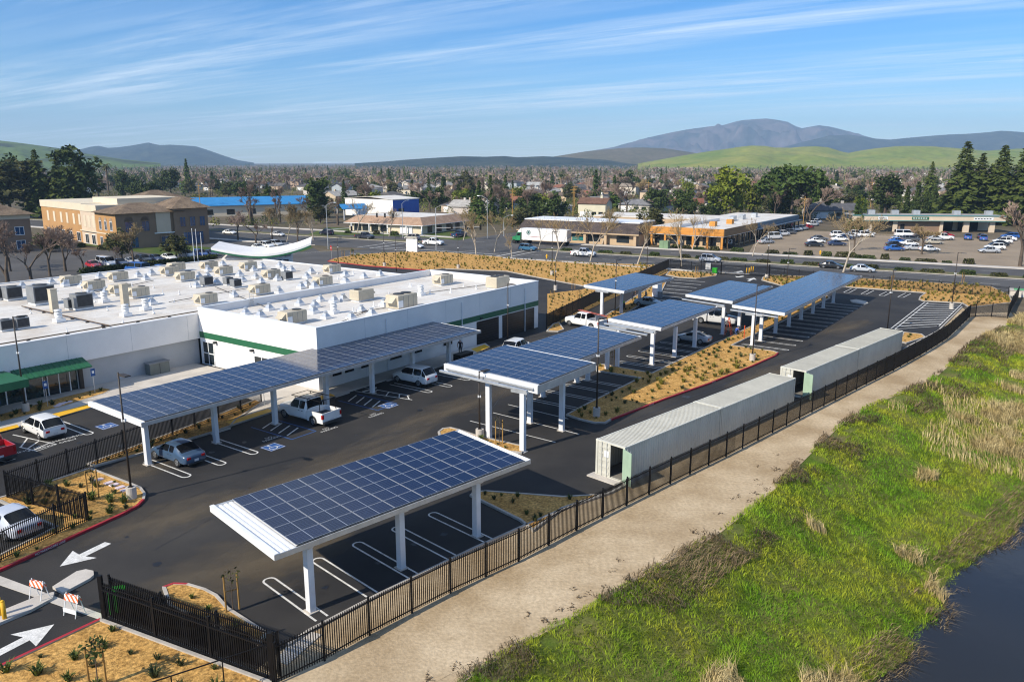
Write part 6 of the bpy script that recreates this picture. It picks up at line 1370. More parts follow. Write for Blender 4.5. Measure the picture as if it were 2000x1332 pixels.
# flagpoles, monument sign, stop sign, hydrant, bridge parapets
for i, (u, v, t_) in enumerate(((380,512,463),(387,511,464),(396,509,471))):
    b_ = P(u,v,0); o = thing('flagpole', f'white flagpole left of the curved roof, {nth(i)} from the left', 'flagpole', b_, 0, 'flagpoles'); h_ = (v-t_)/F*b_.y+1.6; MB().cyl((0,0,0),(0,0,h_),.09,.05,n=8).obj('pole', white_m, o); MB().cyl((0,0,h_),(0,0,h_+.2),.1,.02,n=8).obj('finial', white_m, o)
o = thing('monument_sign','plain white upright monument sign at the top of the mulch field','sign',P(805,493),rad(-20)); MB().box(-1.4,1.4,-.25,.25,.2,3.1).obj('panel', white_w, o); MB().box(-1.5,1.5,-.32,.32,0,.2).obj('plinth', concrete, o)
o = thing('stop_sign','red octagonal stop sign at the driveway mouth','sign',P(648,507),rad(-65)); MB().cyl((0,0,0),(0,0,2.6),.035,n=6).obj('post', galv, o); MB().cyl((0,-.06,2.5),(0,-.04,2.5),.62,n=8).obj('sign_plate', mat('sign_red',(.55,.02,.02),.5,var=.05,scale=2), o); MB().box(-.4,.4,-.07,-.061,2.42,2.58).obj('white_bar', white_m, o)
for u, v, lb in ((1068,505,'yellow fire hydrant on the verge of the mulch field'),(1602,497,'yellow fire hydrant before the tan lot hedge')):
    o = thing('fire_hydrant', lb, 'fire hydrant', P(u,v)); MB().cyl((0,0,0),(0,0,.75),.17,n=10).obj('barrel', paint_y, o); MB().cyl((0,0,.75),(0,0,.95),.2,.06,n=10).obj('bonnet', paint_y, o); MB().cyl((-.3,0,.5),(.3,0,.5),.08,n=8).obj('nozzle', paint_y, o)
bgm = mat('bridge_green',(.09,.30,.12),.8,var=.1,scale=1)
for a0, b0, lb in ((94,-3.2,'near concrete bridge parapet with green top over the creek'),(98,36.5,'far concrete bridge parapet with green top over the creek')):
    q = st(a0,b0); o = thing('bridge_parapet', lb, 'bridge parapet', q, rad(-29.5)); MB().box(0,60,-2.4,0,-4.5,1.0).obj('wall', concrete, o); MB().box(-.1,60,-2.5,.1,1.0,1.06).obj('coping', concrete_d, o); MB().box(.5,60,-2.1,-.3,1.06,1.12).obj('green_top', bgm, o)
# ================================================================ vegetation
def leafmat(name, c1, c2, rnd=.18):
    m = mat(name, c1, .75, col2=c2, scale=.55, thr=(.3,.7), rnd=rnd, spec=.2, fine=.25, fscale=3.0); return m
ever_m = leafmat('evergreen_leaves',(.022,.044,.010),(.075,.100,.022)); pine_m = leafmat('pine_needles',(.024,.052,.012),(.08,.115,.022)); redw_m = leafmat('redwood_needles',(.032,.052,.010),(.09,.11,.02)); lime_m = leafmat('light_leaves',(.09,.12,.012),(.17,.19,.02)); olive_m = leafmat('olive_leaves',(.04,.045,.015),(.09,.09,.03))
twig_m = mat('bare_twigs',(.25,.18,.14),.9,col2=(.42,.32,.26),scale=.4,rnd=.22,spec=.1); bark_m = mat('bark',(.10,.075,.055),.9,var=.25,scale=2); pale_bark = mat('sycamore_bark',(.50,.44,.36),.85,col2=(.33,.27,.20),scale=1.6); twig_y = mat('budding_twigs',(.30,.22,.11),.9,col2=(.42,.32,.18),scale=.5,rnd=.15)
def rdir(r): 
    a, z = r.uniform(0,2*pi), r.uniform(-1,1); q = math.sqrt(1-z*z); return Vector((q*math.cos(a), q*math.sin(a), z))
def leaf_quads(mb, c, n, rad_, size, r, flat=.5):
    for _ in range(n):
        d = rdir(r); p = c + d*rad_*r.random()**.4; s_ = size*r.uniform(.6,1.3)
        u = rdir(r); u.z *= flat; u.normalize(); w = u.cross(rdir(r)).normalized()
        mb.add([p-u*s_-w*s_*.5, p+u*s_*.2-w*s_*.6, p+u*s_, p-u*s_*.1+w*s_*.6], [(0,1,2,3)])
def bare_tree(seed, h, spread=.45, trunk_h=.22, lean=0.0, dens=1.0, tw=.035):
    r = random.Random(seed); tk, cr = MB(), MB()
    def branch(p, d, L, rad_, lev):
        q = p + d*L
        if lev <= 2: tk.cyl(p, q, rad_, rad_*.68, n=6 if lev < 2 else 4, caps=False)
        else:
            s_ = d.cross(rdir(r)).normalized()*max(tw*.5, rad_*.9); cr.add([p-s_, p+s_, q], [(0,1,2)])
            s2 = d.cross(s_).normalized()*s_.length; cr.add([p-s2, p+s2, q], [(0,1,2)])
        if lev >= 7: return
        n = r.choice((2,3,3)) if lev < 4 else int(r.choice((3,3,4) if lev < 6 else (2,3,3))*dens+.5)
        for i in range(n):
            t_ = r.uniform(.55,1.0) if i else 1.0; nd = (d + rdir(r)*(.55 if lev else spread) + Vector((0,0,.16))).normalized()
            branch(p + d*L*t_, nd, L*r.uniform(.6,.84), rad_*.6, lev+1)
    branch(Vector((0,0,0)), Vector((lean,0,1)).normalized(), h*trunk_h, h*.0145, 0)
    return tk, cr
def round_tree(seed, h, w, size=.55, n=1500, low=.18, clumps=34):
    r = random.Random(seed); tk, cr = MB(), MB(); tk.cyl((0,0,0),(0,0,h*.45),h*.028,h*.016,n=7,caps=False); c0 = Vector((0,0,h*(low+1)/2)); hh = h*(1-low)/2
    for _ in range(clumps):
        d = rdir(r); k = r.uniform(.35,.95); c = c0 + Vector((d.x*w*.5*k, d.y*w*.5*k, d.z*hh*k)); 
        if r.random() < .4: tk.cyl((0,0,h*.3),c,h*.010,h*.004,n=4,caps=False)
        leaf_quads(cr, c, n//clumps, w*.16*r.uniform(.7,1.3), size, r)
    return tk, cr
def conifer(seed, h, w, lev=30, per=9, droop=.35, shape=1.0):
    r = random.Random(seed); tk, cr = MB(), MB(); tk.cyl((0,0,0),(0,0,h*.97),h*.018,.03,n=6,caps=False)
    for i in range(lev):
        t_ = .08 + .92*i/lev; rr = w*.5*(1-t_)**shape*r.uniform(.72,1.12)+.12
        for k in range(per):
            a = 2*pi*(k+r.random())/per; d = Vector((math.cos(a),math.sin(a),0)); L = rr*r.uniform(.6,1.2); z = h*t_+r.uniform(-.5,.5)*h/lev
            p0 = Vector((0,0,z)); p1 = d*L*.55+Vector((0,0,z+L*.05)); p2 = d*L+Vector((0,0,z-L*droop)); s_ = Vector((-d.y,d.x,0))*L*.22
            cr.add([p0, p1-s_-Vector((0,0,L*.14)), p2, p1+s_-Vector((0,0,L*.14)), p1],[(0,1,4),(0,4,3),(1,2,4),(3,4,2)])
            for _ in range(3): leaf_quads(cr, p1.lerp(p2,r.random())+rdir(r)*L*.18, 1, .1, max(.28,L*.22), r)
    return tk, cr
def umbrella_pine(seed, h, w):
    r = random.Random(seed); tk, cr = MB(), MB(); tk.cyl((0,0,0),(0,0,h*.6),h*.03,h*.02,n=7,caps=False)
    for _ in range(60):
        a, k = r.uniform(0,2*pi), math.sqrt(r.random()); c = Vector((math.cos(a)*w*.46*k, math.sin(a)*w*.46*k, h*(.52+.42*math.sqrt(max(0,1-k*k)))-r.uniform(0,.14)*h)); tk.cyl((0,0,h*.5),c,h*.008,h*.003,n=4,caps=False); leaf_quads(cr, c, 36, w*.085, .55, r)
    return tk, cr
def palm(seed, h):
    r = random.Random(seed); tk, cr = MB(), MB(); tk.cyl((0,0,0),(0,0,h),.28,.22,n=7,caps=False)
    for k in range(34):
        a = 2*pi*k/34; d = Vector((math.cos(a),math.sin(a),0)); e = r.uniform(-.5,1.0); L = 2.4; p = Vector((0,0,h))
        for i in range(4):
            q = p + (d + Vector((0,0,e-.45*i))).normalized()*L/4; s_ = Vector((-d.y,d.x,0))*.28*(1-i/5); cr.add([p-s_,p+s_,q+s_*.8,q-s_*.8],[(0,1,2,3)]); p = q
    return tk, cr
TM = {}
def variant(kind, i):
    k = (kind,i)
    if k in TM: return TM[k]
    s_ = 100+i*7; bm_, lm = bark_m, None
    if kind == 'bare': tk, cr = bare_tree(s_, 9, .42+.06*i, .17, dens=1.0, tw=.045); lm = twig_m
    elif kind == 'bud': tk, cr = bare_tree(s_+40, 9, .4, .2, dens=1.0, tw=.05); lm = twig_y
    elif kind == 'sycamore': tk, cr = bare_tree(s_+300, 9, .5, .26, lean=[.22,.30,-.1,.25][i%4], dens=.8, tw=.04); lm = twig_y; bm_ = pale_bark
    elif kind == 'ever': tk, cr = round_tree(s_, 9, 8, .42, 1900, .1); lm = ever_m
    elif kind == 'tall': tk, cr = round_tree(s_, 14, 8, .48, 2400, .12, 46); lm = ever_m
    elif kind == 'lime': tk, cr = round_tree(s_, 9, 8, .42, 1500, .18); lm = lime_m
    elif kind == 'olive': tk, cr = round_tree(s_, 8, 6.5, .38, 1200, .15); lm = olive_m
    elif kind == 'conifer': tk, cr = conifer(s_, 12, 5.6, 26, 9); lm = pine_m
    elif kind == 'redwood': tk, cr = conifer(s_, 22, 8.5, 40, 10, .42, .8); lm = redw_m
    elif kind == 'cypress': tk, cr = conifer(s_, 10, 1.9, 34, 8, -.9, .35); lm = ever_m
    elif kind == 'umbrella': tk, cr = umbrella_pine(s_, 12, 16); lm = pine_m
    elif kind == 'palm': tk, cr = palm(s_, 9); lm = olive_m
    H_ = max(v[2] for v in cr.v)
    TM[k] = (tk.mesh('trunk', bm_, True), cr.mesh('crown', lm), H_); return TM[k]
TN = {'bare':('bare_tree','bare brown twiggy tree'),'bud':('bare_tree','bare yellowish budding tree'),'sycamore':('street_tree','bare pale-barked street tree'),'ever':('evergreen_tree','dark round evergreen tree'),'tall':('evergreen_tree','tall dark evergreen tree'),'lime':('leafy_tree','yellow-green leafy tree'),'olive':('leafy_tree','olive-green tree'),'conifer':('conifer_tree','conical dark conifer'),'redwood':('redwood_tree','tall dark redwood'),'cypress':('cypress_tree','slim columnar cypress'),'umbrella':('pine_tree','broad dark pine'),'palm':('palm_tree','tall fan palm')}
def tree(kind, p, h, label, wide=1.0, i=0, group=None, rz=None):
    tk, cr, H_ = variant(kind, i); s_ = h/H_; o = thing(TN[kind][0], label, 'tree', p, RT.uniform(0,6.28) if rz is None else rz, group)
    o.scale = (s_*wide, s_*wide, s_); put('trunk', tk, o); put('crown', cr, o); return o
def ptree(kind, u, v, top, label, wide=1.0, i=0, rz=None):
    p = P(u,v); return tree(kind, p, (v-top)/F*p.y*1.015, label, wide, i, 'trees picked out around the town', rz)
for a in (('tall',-30,425,292,'tall dark evergreen cut by the left picture edge',.9,0),('tall',22,425,303,'tall dark evergreen second from the left edge',1.0,1),('redwood',82,425,298,'pointed conifer in the left evergreen group',1.5,0),('olive',55,425,315,'olive evergreen in front of the left evergreen group',1.4,1),('redwood',122,425,309,'slimmer conifer left of the biggest evergreen',1.4,1),('tall',160,425,288,'biggest tall evergreen at the right end of the left group',1.05,2),('palm',213,382,323,'fan palm right of the left evergreen group',1.0,0),
  ('ever',243,388,332,'dark evergreen right of the palm',.8,0),('ever',268,392,345,'rounded dark evergreen behind the tan office roof',1.0,1),('ever',292,402,352,'dark bushy evergreen above the tan office',.9,0),('tall',334,385,328,'dark tree right of the tan office roofs',1.1,1),('conifer',368,378,313,'pointed conifer above the blue roofed hall',1.0,0),('cypress',416,372,336,'small cypress by pale roofed houses',1.2,0),('cypress',452,362,337,'tiny cypress far behind the blue roofed hall',1.2,0),('cypress',467,362,338,'second tiny cypress far behind the blue roofed hall',1.2,0),
  ('tall',622,426,347,'large dark evergreen left of the junction',1.25,0),('ever',527,412,362,'dark bushy tree at the end of the blue roof',1.1,1),('tall',700,388,344,'grey-green tree behind the blue canopy',1.2,2),('bare',715,412,352,'large bare tree behind the low office',1.3,1),('ever',822,400,370,'small evergreen behind the low office',1.1,0),('conifer',838,398,340,'dark conifer in the centre of the town',.8,1),('cypress',867,395,346,'dark slim conifer right of the town centre',1.6,1),('olive',915,388,336,'broad olive-yellow tree in the middle distance',1.4,0),('lime',905,405,370,'yellow-green tree below the broad olive tree',1.1,1),('bare',945,425,360,'bare brown tree by the cobra-head street light',1.3,2),('lime',735,408,372,'pale yellow-green bush tree behind the low office',1.2,0),
  ('conifer',1163,396,334,'full conical evergreen in the centre right',1.35,0),('ever',1228,376,334,'dark domed evergreen in the centre right',1.3,1),('conifer',1290,378,332,'dark conifer left of the pale halls',.9,1),('conifer',1300,372,335,'slimmer dark conifer beside the first',.8,0),('lime',1338,398,350,'small yellow-green tree below the pale halls',.9,0),('lime',1425,432,327,'big yellow-green tree left of the broad pine',.95,1),('lime',1460,425,350,'second yellow-green crown against the broad pine',.8,0),('umbrella',1545,432,324,'broad dark pine behind the shopping strip',1.0,0),('umbrella',1575,432,345,'lower right part of the broad dark pines',.8,1),('ever',1392,432,383,'dark evergreen right above the wood strip',1.2,1),('ever',1350,425,388,'low dark evergreen by the red-brown roof',1.0,0),('lime',1268,412,395,'bright yellow-green hedge tree by grey roof',1.8,1),('bare',1581,440,366,'reddish bare tree at the end of the shopping strip',1.4,2),('bare',1512,432,372,'bare pale twiggy tree before the broad pine',1.2,0),
  ('tall',1727,425,340,'tall dark evergreen behind the garage roof',1.1,0),('conifer',1672,452,383,'dark conifer at the left end of the garage building',1.3,0),('conifer',1685,448,390,'second dark conifer at the left end of the garage building',1.1,1),('cypress',1632,372,335,'slim cypress left of the garage evergreens',1.4,0),('cypress',1768,428,365,'first cypress behind the garage roof',1.2,0),('cypress',1788,428,357,'tallest cypress behind the garage roof',1.2,1),('cypress',1805,428,375,'third cypress behind the garage roof',1.2,0),('cypress',1822,428,372,'fourth cypress behind the garage roof',1.2,1),('cypress',1838,428,380,'rightmost cypress behind the garage roof',1.2,0),('palm',1828,378,352,'small palm behind the cypresses',1.0,0),
  ('redwood',1812,410,320,'conifer left of the redwood row',1.3,1),('redwood',1872,436,283,'tallest redwood at the left of the row',1.75,0),('redwood',1905,436,305,'second redwood in the row',1.75,1),('redwood',1945,438,290,'third redwood in the row',1.75,0),('redwood',1990,440,282,'redwood cut by the right picture edge',1.75,1),('redwood',1925,436,325,'lower redwood filling the row',1.6,0),('bare',1992,520,392,'big pinkish bare tree at the right picture edge',1.2,1),('bud',1800,497,438,'bare tree among the cars before the garage building',1.6,1),('bud',1668,490,425,'budding bare tree in the tan lot hedge',1.3,0),
  ('bare',18,572,432,'wide bare tree over the dark lot at the left edge',1.35,0),('bare',-25,560,430,'bare tree beyond the left picture edge',1.3,1),('bare',62,556,442,'bare tree second from the left over the dark lot',1.3,2),('bare',98,540,440,'bare tree before the ochre office wall',1.3,1),('bare',128,530,452,'smaller bare tree between the ochre office and the rear roof',1.4,0),('bare',20,530,440,'bare tree further back over the dark lot',1.4,2),('bare',163,528,466,'small bare tree behind the rear roof left of the cars',1.5,2),('bud',262,522,437,'bare tree in front of the tan office wall',1.3,1),('olive',238,505,446,'olive shrub tree against the tan office',1.3,0),('olive',345,506,458,'small rounded olive tree before the tan office',1.3,1),('ever',95,492,455,'low dark evergreen before the tan office',1.8,0),('bare',228,528,480,'thin bare tree among the parked cars',1.0,0),
  ('bare',465,470,412,'bare tree on the verge left of the curved roof',1.6,1),('bare',500,475,420,'second bare tree on the verge left of the curved roof',1.5,2),('bud',532,472,405,'bare street tree behind the curved roof',1.1,0),('bud',582,478,395,'taller bare street tree right of the curved roof',1.0,1),('bare',660,440,385,'bare tree at the left end of the low office',1.6,0),('olive',1018,452,405,'grey-green tree behind the semi truck cab',1.5,0),('olive',1275,470,408,'grey-green tree left of the wood strip',1.4,1),('olive',1190,462,413,'grey-green tree before the dark shingle office',1.0,0)):
    ptree(*a[:5], wide=a[5], i=a[6])
for i, (u, v, t_, lb) in enumerate(((698,456,388,'pale bare street tree before the low office'),(760,462,402,'slim pale street tree before the white wall of the low office'),(930,497,402,'pale street tree on the near verge right of the junction'),(1085,507,415,'leaning pale street tree in front of the semi truck'),(1153,511,412,'leaning pale street tree in front of the white pickup'),(1245,517,420,'leaning pale street tree left of the green transformer'),(1331,520,405,'forked pale street tree before the wood strip'),(1352,488,412,'pale street tree at the orange fascia'),(1647,532,405,'leaning pale street tree behind the longest carport'),(1176,478,400,'tall pale street tree by the dark shingle office'),(1000,505,455,'small pale street tree left of the teal suv'),(905,470,405,'pale street tree by the dark blue pickup'),(966,492,410,'pale street tree just right of the junction'),(560,474,410,'pale street tree left of the near signal'),(612,470,405,'pale street tree at the near signal'),(1052,486,420,'pale median tree beside the semi truck'),(1470,500,425,'pale median tree before the tan lot entrance'))):
    ptree('sycamore', u, v, t_, lb, 1.0, i % 4, rz=rad(-20+15*math.sin(i*3)))
# random trees of the town, placed where they stand in the neighbourhood
RT2 = random.Random(21); tot = 0; seq = []
TNOGO = [(-60,395,420,560),(360,392,612,432),(636,416,910,480),(690,398,820,432),(990,436,1255,520),(1150,424,1420,520),(1270,428,1610,520),(1590,425,2010,520)]
while len(seq) < 450:
    v = 342 + (442-342)*RT2.random()**1.15; u = RT2.uniform(-50,2050)
    if any(a <= u <= c and b <= v <= d for a,b,c,d in TNOGO): continue
    seq.append((u,v))
seq.sort()
kc = {}
for u, v in seq:
    x = RT2.random()
    k = 'bare' if x < .48 else 'bud' if x < .53 else 'ever' if x < .69 else 'conifer' if x < .78 else 'cypress' if x < .83 else 'olive' if x < .95 else 'lime'
    p = P(u,v); h_ = {'bare':11.5,'bud':10,'ever':9.5,'conifer':13,'cypress':10,'olive':8.5,'lime':8}[k]*RT2.uniform(.75,1.25); z_ = 'middle distance' if v > 372 else 'far distance'
    z_ += ' at left' if u < 700 else ' at centre' if u < 1350 else ' at right'
    kc[(k,z_)] = kc.get((k,z_),-1)+1
    tree(k, p, h_, f'{TN[k][1]}, {z_}, {nth(min(97,kc[(k,z_)]))} such tree from the left', RT2.uniform(.95,1.35), RT2.randrange(3) if k in ('bare','ever') else RT2.randrange(2), 'town trees')
# the wood that covers the far plain: one mass
def mass(name, n, m, seed, d0, d1, hgt, wid, label, spike=False, bias=1.0, skip=()):
    rg = np.random.RandomState(seed); vs, fs = [], []; b_ = 0
    for _ in range(n):
        v = 316 + F*EYE/ (d0*(d1/d0)**(rg.rand()**bias)) ; d = F*EYE/(v-316); u = rg.uniform(-80,2080); x = (u-1000)/F*d*1.0; y = d
        if any(a <= u <= c and b0 <= v <= e0 for a,b0,c,e0 in skip): continue
        h_ = hgt*rg.uniform(.6,1.35); w_ = wid*rg.uniform(.6,1.3); k = 34
        for _q in range(k):
            a = rg.uniform(0,2*pi); zz_ = rg.rand(); rr = w_*(1-zz_) if spike else w_*math.sin(pi*min(.95,.15+.8*zz_)); c = np.array([x+math.cos(a)*rr*.7, y+math.sin(a)*rr*.7, .12*h_+zz_*h_*.88])
            e = rg.normal(size=(3,3))*(np.array([w_*.17,w_*.17,h_*.07]) if spike else np.array([w_*.12,w_*.12,h_*.10])); vs += [tuple(c+e[0]),tuple(c+e[1]),tuple(c+e[2])]; fs.append((b_,b_+1,b_+2)); b_ += 3
    me = bpy.data.meshes.new(name); me.from_pydata(vs,[],fs); me.materials.append(m); o = bpy.data.objects.new(name,me); COL.objects.link(o); tag(o,label,'woodland',kind='stuff')
far_bare = mat('far_bare_crowns',(.18,.135,.105),.95,col2=(.34,.26,.215),scale=.03,fine=.3,fscale=.2,spec=.05); far_ever = mat('far_green_crowns',(.04,.065,.02),.95,col2=(.12,.145,.04),scale=.02,fine=.3,fscale=.2,spec=.05); far_olive = mat('far_olive_crowns',(.11,.12,.03),.95,col2=(.20,.19,.06),scale=.02,fine=.3,fscale=.2,spec=.05)
mass('distant_bare_wood',5200,far_bare,3,640,3000,7.8,6.0,'brown haze of leafless trees across the far plain',bias=.8)
mass('distant_evergreens',2600,far_ever,4,600,3200,10,4.0,'dark green evergreens scattered over the far plain',True,.75)
mass('garden_shrubs',2600,far_olive,6,262,640,2.4,2.2,'low garden shrubs and hedges between the town houses',bias=1.0,skip=TNOGO+[(-80,441,2080,520)])
mass('garden_hedges',1800,far_ever,8,262,640,2.8,1.8,'dark garden hedges between the town houses',bias=1.0,skip=TNOGO+[(-80,441,2080,520)])
mass('distant_olive_trees',1100,far_olive,5,600,2600,7.2,5.5,'olive green crowns scattered over the far plain',bias=.8)
# hedges and median shrubs
def clump(n, w, d, h, seed, size=.16):
    r = random.Random(seed); m = MB()
    for _ in range(n): 
        p = Vector((r.uniform(-w/2,w/2), r.uniform(-d/2,d/2), r.uniform(.05,1)*h)); q = 1-.25*(p.z/h); p.x *= q; p.y *= q; leaf_quads(m, p, 1, .05, size, r)
    return m
hd_me = [clump(420,3.0,1.3,.8,i).mesh('hedge', ever_m if i % 2 else olive_m) for i in range(4)]
hi = 0
def hedge(p, ang, sc, label, grp): tag(put('hedge', hd_me[hi % 4], None, p, ang, sc), label, 'hedge', grp)
for a in [4,9,14,19,26,33,37,41,45,50,55,60,66,71,77,82,88,93,98,104,110]: hi += 1; hedge(st(a,19.5)+Vector((0,0,.12)), rad(-29.5), (R.uniform(.8,1.5),1,R.uniform(.7,1.1)), f'clipped median hedge on the street, {nth(hi-1)} from the left', 'median hedges')
k = 0
for a in range(48,92,4): k += 1; hi += 1; hedge(st(a,38.4), rad(-29.5), (R.uniform(.5,1.7),R.uniform(.8,1.6),R.uniform(.5,1.6)), f'dark hedge before the tan lot, {nth(k-1)} from the left', 'lot hedges')
k = 0
for u in range(172,420,12): k += 1; hi += 1; q = P(u, 534-(u-172)*.112); hedge(q, rad(54), (1.2,1.4,1.3), f'dark hedge between the parked cars and the rear roof, {nth(k-1)} from the left', 'hedges behind the rear roof')
k = 0
for u, v in ((1180,470),(1215,472),(1230,474),(1320,484),(1340,486),(1365,489),(1395,491),(1440,493),(640,452),(680,456),(735,458),(770,460),(900,461),(1130,470),(120,480),(160,483),(200,488)): k += 1; hi += 1; hedge(P(u,v), rad(-29.5), (R.uniform(.7,1.1),1.1,R.uniform(.9,1.5)), f'shrub before the buildings across the street, {nth(k-1)} in the row', 'foundation shrubs')

# ---- small plants in the mulch
tuft_m = [leafmat('tuft_green',(.05,.075,.014),(.10,.12,.025),.25), leafmat('tuft_yellow',(.12,.12,.018),(.20,.18,.03),.25), leafmat('tuft_dark',(.035,.05,.014),(.07,.08,.03),.25)]
def tuft(seed, n, h, w):
    r = random.Random(seed); m = MB()
    for _ in range(n):
        a = r.uniform(0,2*pi); d = Vector((math.cos(a),math.sin(a),0)); L = h*r.uniform(.6,1.2); q = Vector((-d.y,d.x,0))*.035; b_ = d*r.uniform(0,w*.35); p1 = b_+d*w*.3+Vector((0,0,L*.65)); p2 = b_+d*w*r.uniform(.5,1.0)+Vector((0,0,L*r.uniform(.55,1.0)))
        m.add([b_-q,b_+q,p1+q*.9,p1-q*.9,p2],[(0,1,2,3),(3,2,4)])
    return m
TU = [tuft(i, 46, .5, .42) for i in range(4)]; tuft_me = [[t_.mesh('shrub', m) for t_ in TU] for m in tuft_m]
def inside(p, poly):
    c = False; n = len(poly)
    for i in range(n):
        a, b_ = poly[i], poly[(i+1)%n]
        if (a[1] > p[1]) != (b_[1] > p[1]) and p[0] < (b_[0]-a[0])*(p[1]-a[1])/(b_[1]-a[1])+a[0]: c = not c
    return c
single, joined = [], []
for bi, (poly, zz_) in enumerate(BEDS):
    if bi in (14,): continue
    xs = [p[0] for p in poly]; ys = [p[1] for p in poly]; rb = random.Random(50+bi); poly_s = inset(poly, .25)
    sp = {3:1.15, 8:1.55, 9:1.5, 6:1.35}.get(bi, 1.05); ang = rad(AN if bi in (3,6) else AS); ca, sa = math.cos(ang), math.sin(ang)
    ext = int(max(max(xs)-min(xs), max(ys)-min(ys))/sp)+3; cx, cy = (min(xs)+max(xs))/2, (min(ys)+max(ys))/2
    for i in range(-ext,ext+1):
        for j in range(-ext,ext+1):
            a = (i+(j%2)*.5)*sp+rb.uniform(-.22,.22); b_ = j*sp*.9+rb.uniform(-.22,.22); p = (cx+a*ca-b_*sa, cy+a*sa+b_*ca)
            if not inside(p, poly_s) or rb.random() < .12+.5*(fbm(p[0]*.5+9,p[1]*.5) < .38): continue
            u, v = PX((p[0],p[1],zz_))
            if u < -30 or u > 2030 or v > 1370: continue
            band = 1 if (bi in (3,8,13) and fbm(p[0]*.22,p[1]*.22) > .47) else (2 if rb.random() < .45 else 0)
            sc = rb.choice((.4,.55,.7,.95))*rb.uniform(.8,1.2)*(1.15 if band == 1 else .8)*(1.3 if bi in (0,6) else 1)
            (single if bi not in (8,9,13) else joined).append((p[0],p[1],zz_,band,sc,math.hypot(p[0],p[1]),bi))
single.sort(key=lambda t_: t_[5]); joined += single[290:]; single = single[:290]
BN = {0:'near left bed',1:'strip under the long carport',2:'bed below the awning',3:'shrub island',4:'small island by the tall carport',5:'bed behind the gate',6:'bottom left bed',7:'triangular bed by the fence',10:'tiny bed by the building corner',11:'strip beside the far fence',12:'small bed by the far gate',15:'bed behind the far containers'}; nb = {}
for i, (x, y, z, band, sc, _d, bi) in enumerate(single):
    o = put('shrub', tuft_me[band][i % 4], None, (x,y,z), R.uniform(0,6.28), sc)
    u = PX((x,y,z))[0]
    nb[(band,bi)] = nb.get((band,bi),-1)+1
    tag(o, f"{('dark tufted shrub','yellow-green grassy tuft','small olive shrub')[band]} in the {BN.get(bi,'mulch')}, {nth(min(97,nb[(band,bi)]))} nearest", 'shrub', ('dark mulch tufts','yellow mulch tufts','olive mulch shrubs')[band])
for band in range(3):
    m = MB()
    for i, (x, y, z, b_, sc, _d, _bi) in enumerate(joined):
        if b_ != band: continue
        m.M = Matrix.Translation((x,y,z)) @ Matrix.Rotation(R.uniform(0,6.28),4,'Z') @ Matrix.Scale(sc*1.15,4); t_ = TU[i % 4]; k = 2*10; m.add([v for v in t_.v[:5*22]], [f for f in t_.f[:2*22]])
    if m.v: tag(m.obj('mulch_field_planting', tuft_m[band]), ('dark','yellow-green','olive')[band]+' low plants filling the mulch fields behind the building', 'planting', kind='stuff')
# staked saplings
sap_l = leaf_quads
def stakes(u, v, label, h=1.9, leafy=False):
    o = thing('staked_sapling', label, 'sapling', P(u,v,.1), rad(30), 'staked saplings')
    for x in (-.3,.3): MB().cyl((x,0,0),(x,0,h),.045,n=7).obj('stake', wood_m, o)
    for z in (1.0,): MB().box(-.3,.3,.046,.07,z,z+.05).obj('cross_bar', wood_m, o)
    t_ = MB(); t_.cyl((0,0,0),(.03,.02,h*1.15),.03,.012,n=6,caps=False)
    for k in range(8): z = h*(.5+k*.08); a = k*2.4; t_.cyl((.02,0,z),(.02+.35*math.cos(a),.35*math.sin(a),z+.3),.012,.005,n=4,caps=False)
    t_.obj('stem', bark_m, o)
    c = MB(); r = random.Random(u); leaf_quads(c, Vector((0,0,h*.95)), 90 if leafy else 16, .5, .10, r); c.obj('leaves', ever_m if leafy else olive_m, o)
for u, v, lb, lf in ((192,1342,'leafy staked sapling in the bottom left mulch bed',True),(183,973,'staked sapling in the near left mulch bed',False),(455,1192,'staked sapling behind the open sliding gate',False),(975,868,'staked sapling in the small island before the tall carport',False),(1195,716,'staked sapling at the tip of the shrub island',False),(1131,592,'staked sapling inside the fence behind the building',False),(1079,592,'staked sapling next to the far corner of the building',False),(1120,565,'staked sapling on the lane edge behind the building',False),(1264,540,'tall staked sapling behind the farthest carport',False),(1360,541,'staked sapling in the small bed by the far gate',False),(1742,560,'staked sapling on the verge behind the far stalls',False),(1880,553,'leafy sapling near the street corner',True),(688,506,'leafy sapling near the red kerb of the mulch field',True),(671,508,'thin sapling near the red kerb of the mulch field',False)):
    stakes(u, v, lb, leafy=lf)

# ---- bank grass, reeds and dead grass: uncountable, three masses
def grassmat(name, a, b_, sc):
    m = bpy.data.materials.new(name); m.use_nodes = True; t_ = m.node_tree; bs = t_.nodes['Principled BSDF']; bs.inputs['Roughness'].default_value = .7; bs.inputs['Specular IOR Level'].default_value = .2
    at = N(t_,'ShaderNodeAttribute'); at.attribute_name = 'tint'; g_ = N(t_,'ShaderNodeNewGeometry'); nz = N(t_,'ShaderNodeTexNoise'); nz.inputs['Scale'].default_value = sc; nz.inputs['Detail'].default_value = 4
    t_.links.new(g_.outputs['Position'], nz.inputs['Vector']); mr = N(t_,'ShaderNodeMapRange'); mr.inputs[1].default_value=.36; mr.inputs[2].default_value=.64; t_.links.new(nz.outputs['Fac'], mr.inputs[0])
    mx = N(t_,'ShaderNodeMix', data_type='RGBA'); t_.links.new(mr.outputs[0], mx.inputs[0]); mx.inputs[6].default_value = (*a,1); mx.inputs[7].default_value = (*b_,1)
    hs = N(t_,'ShaderNodeHueSaturation'); t_.links.new(mx.outputs[2], hs.inputs['Color']); t_.links.new(at.outputs['Fac'], hs.inputs['Value']); t_.links.new(hs.outputs[0], bs.inputs['Base Color'])
    bs.inputs['Transmission Weight'].default_value = 0; bs.inputs['Subsurface Weight'].default_value = 0
    return m
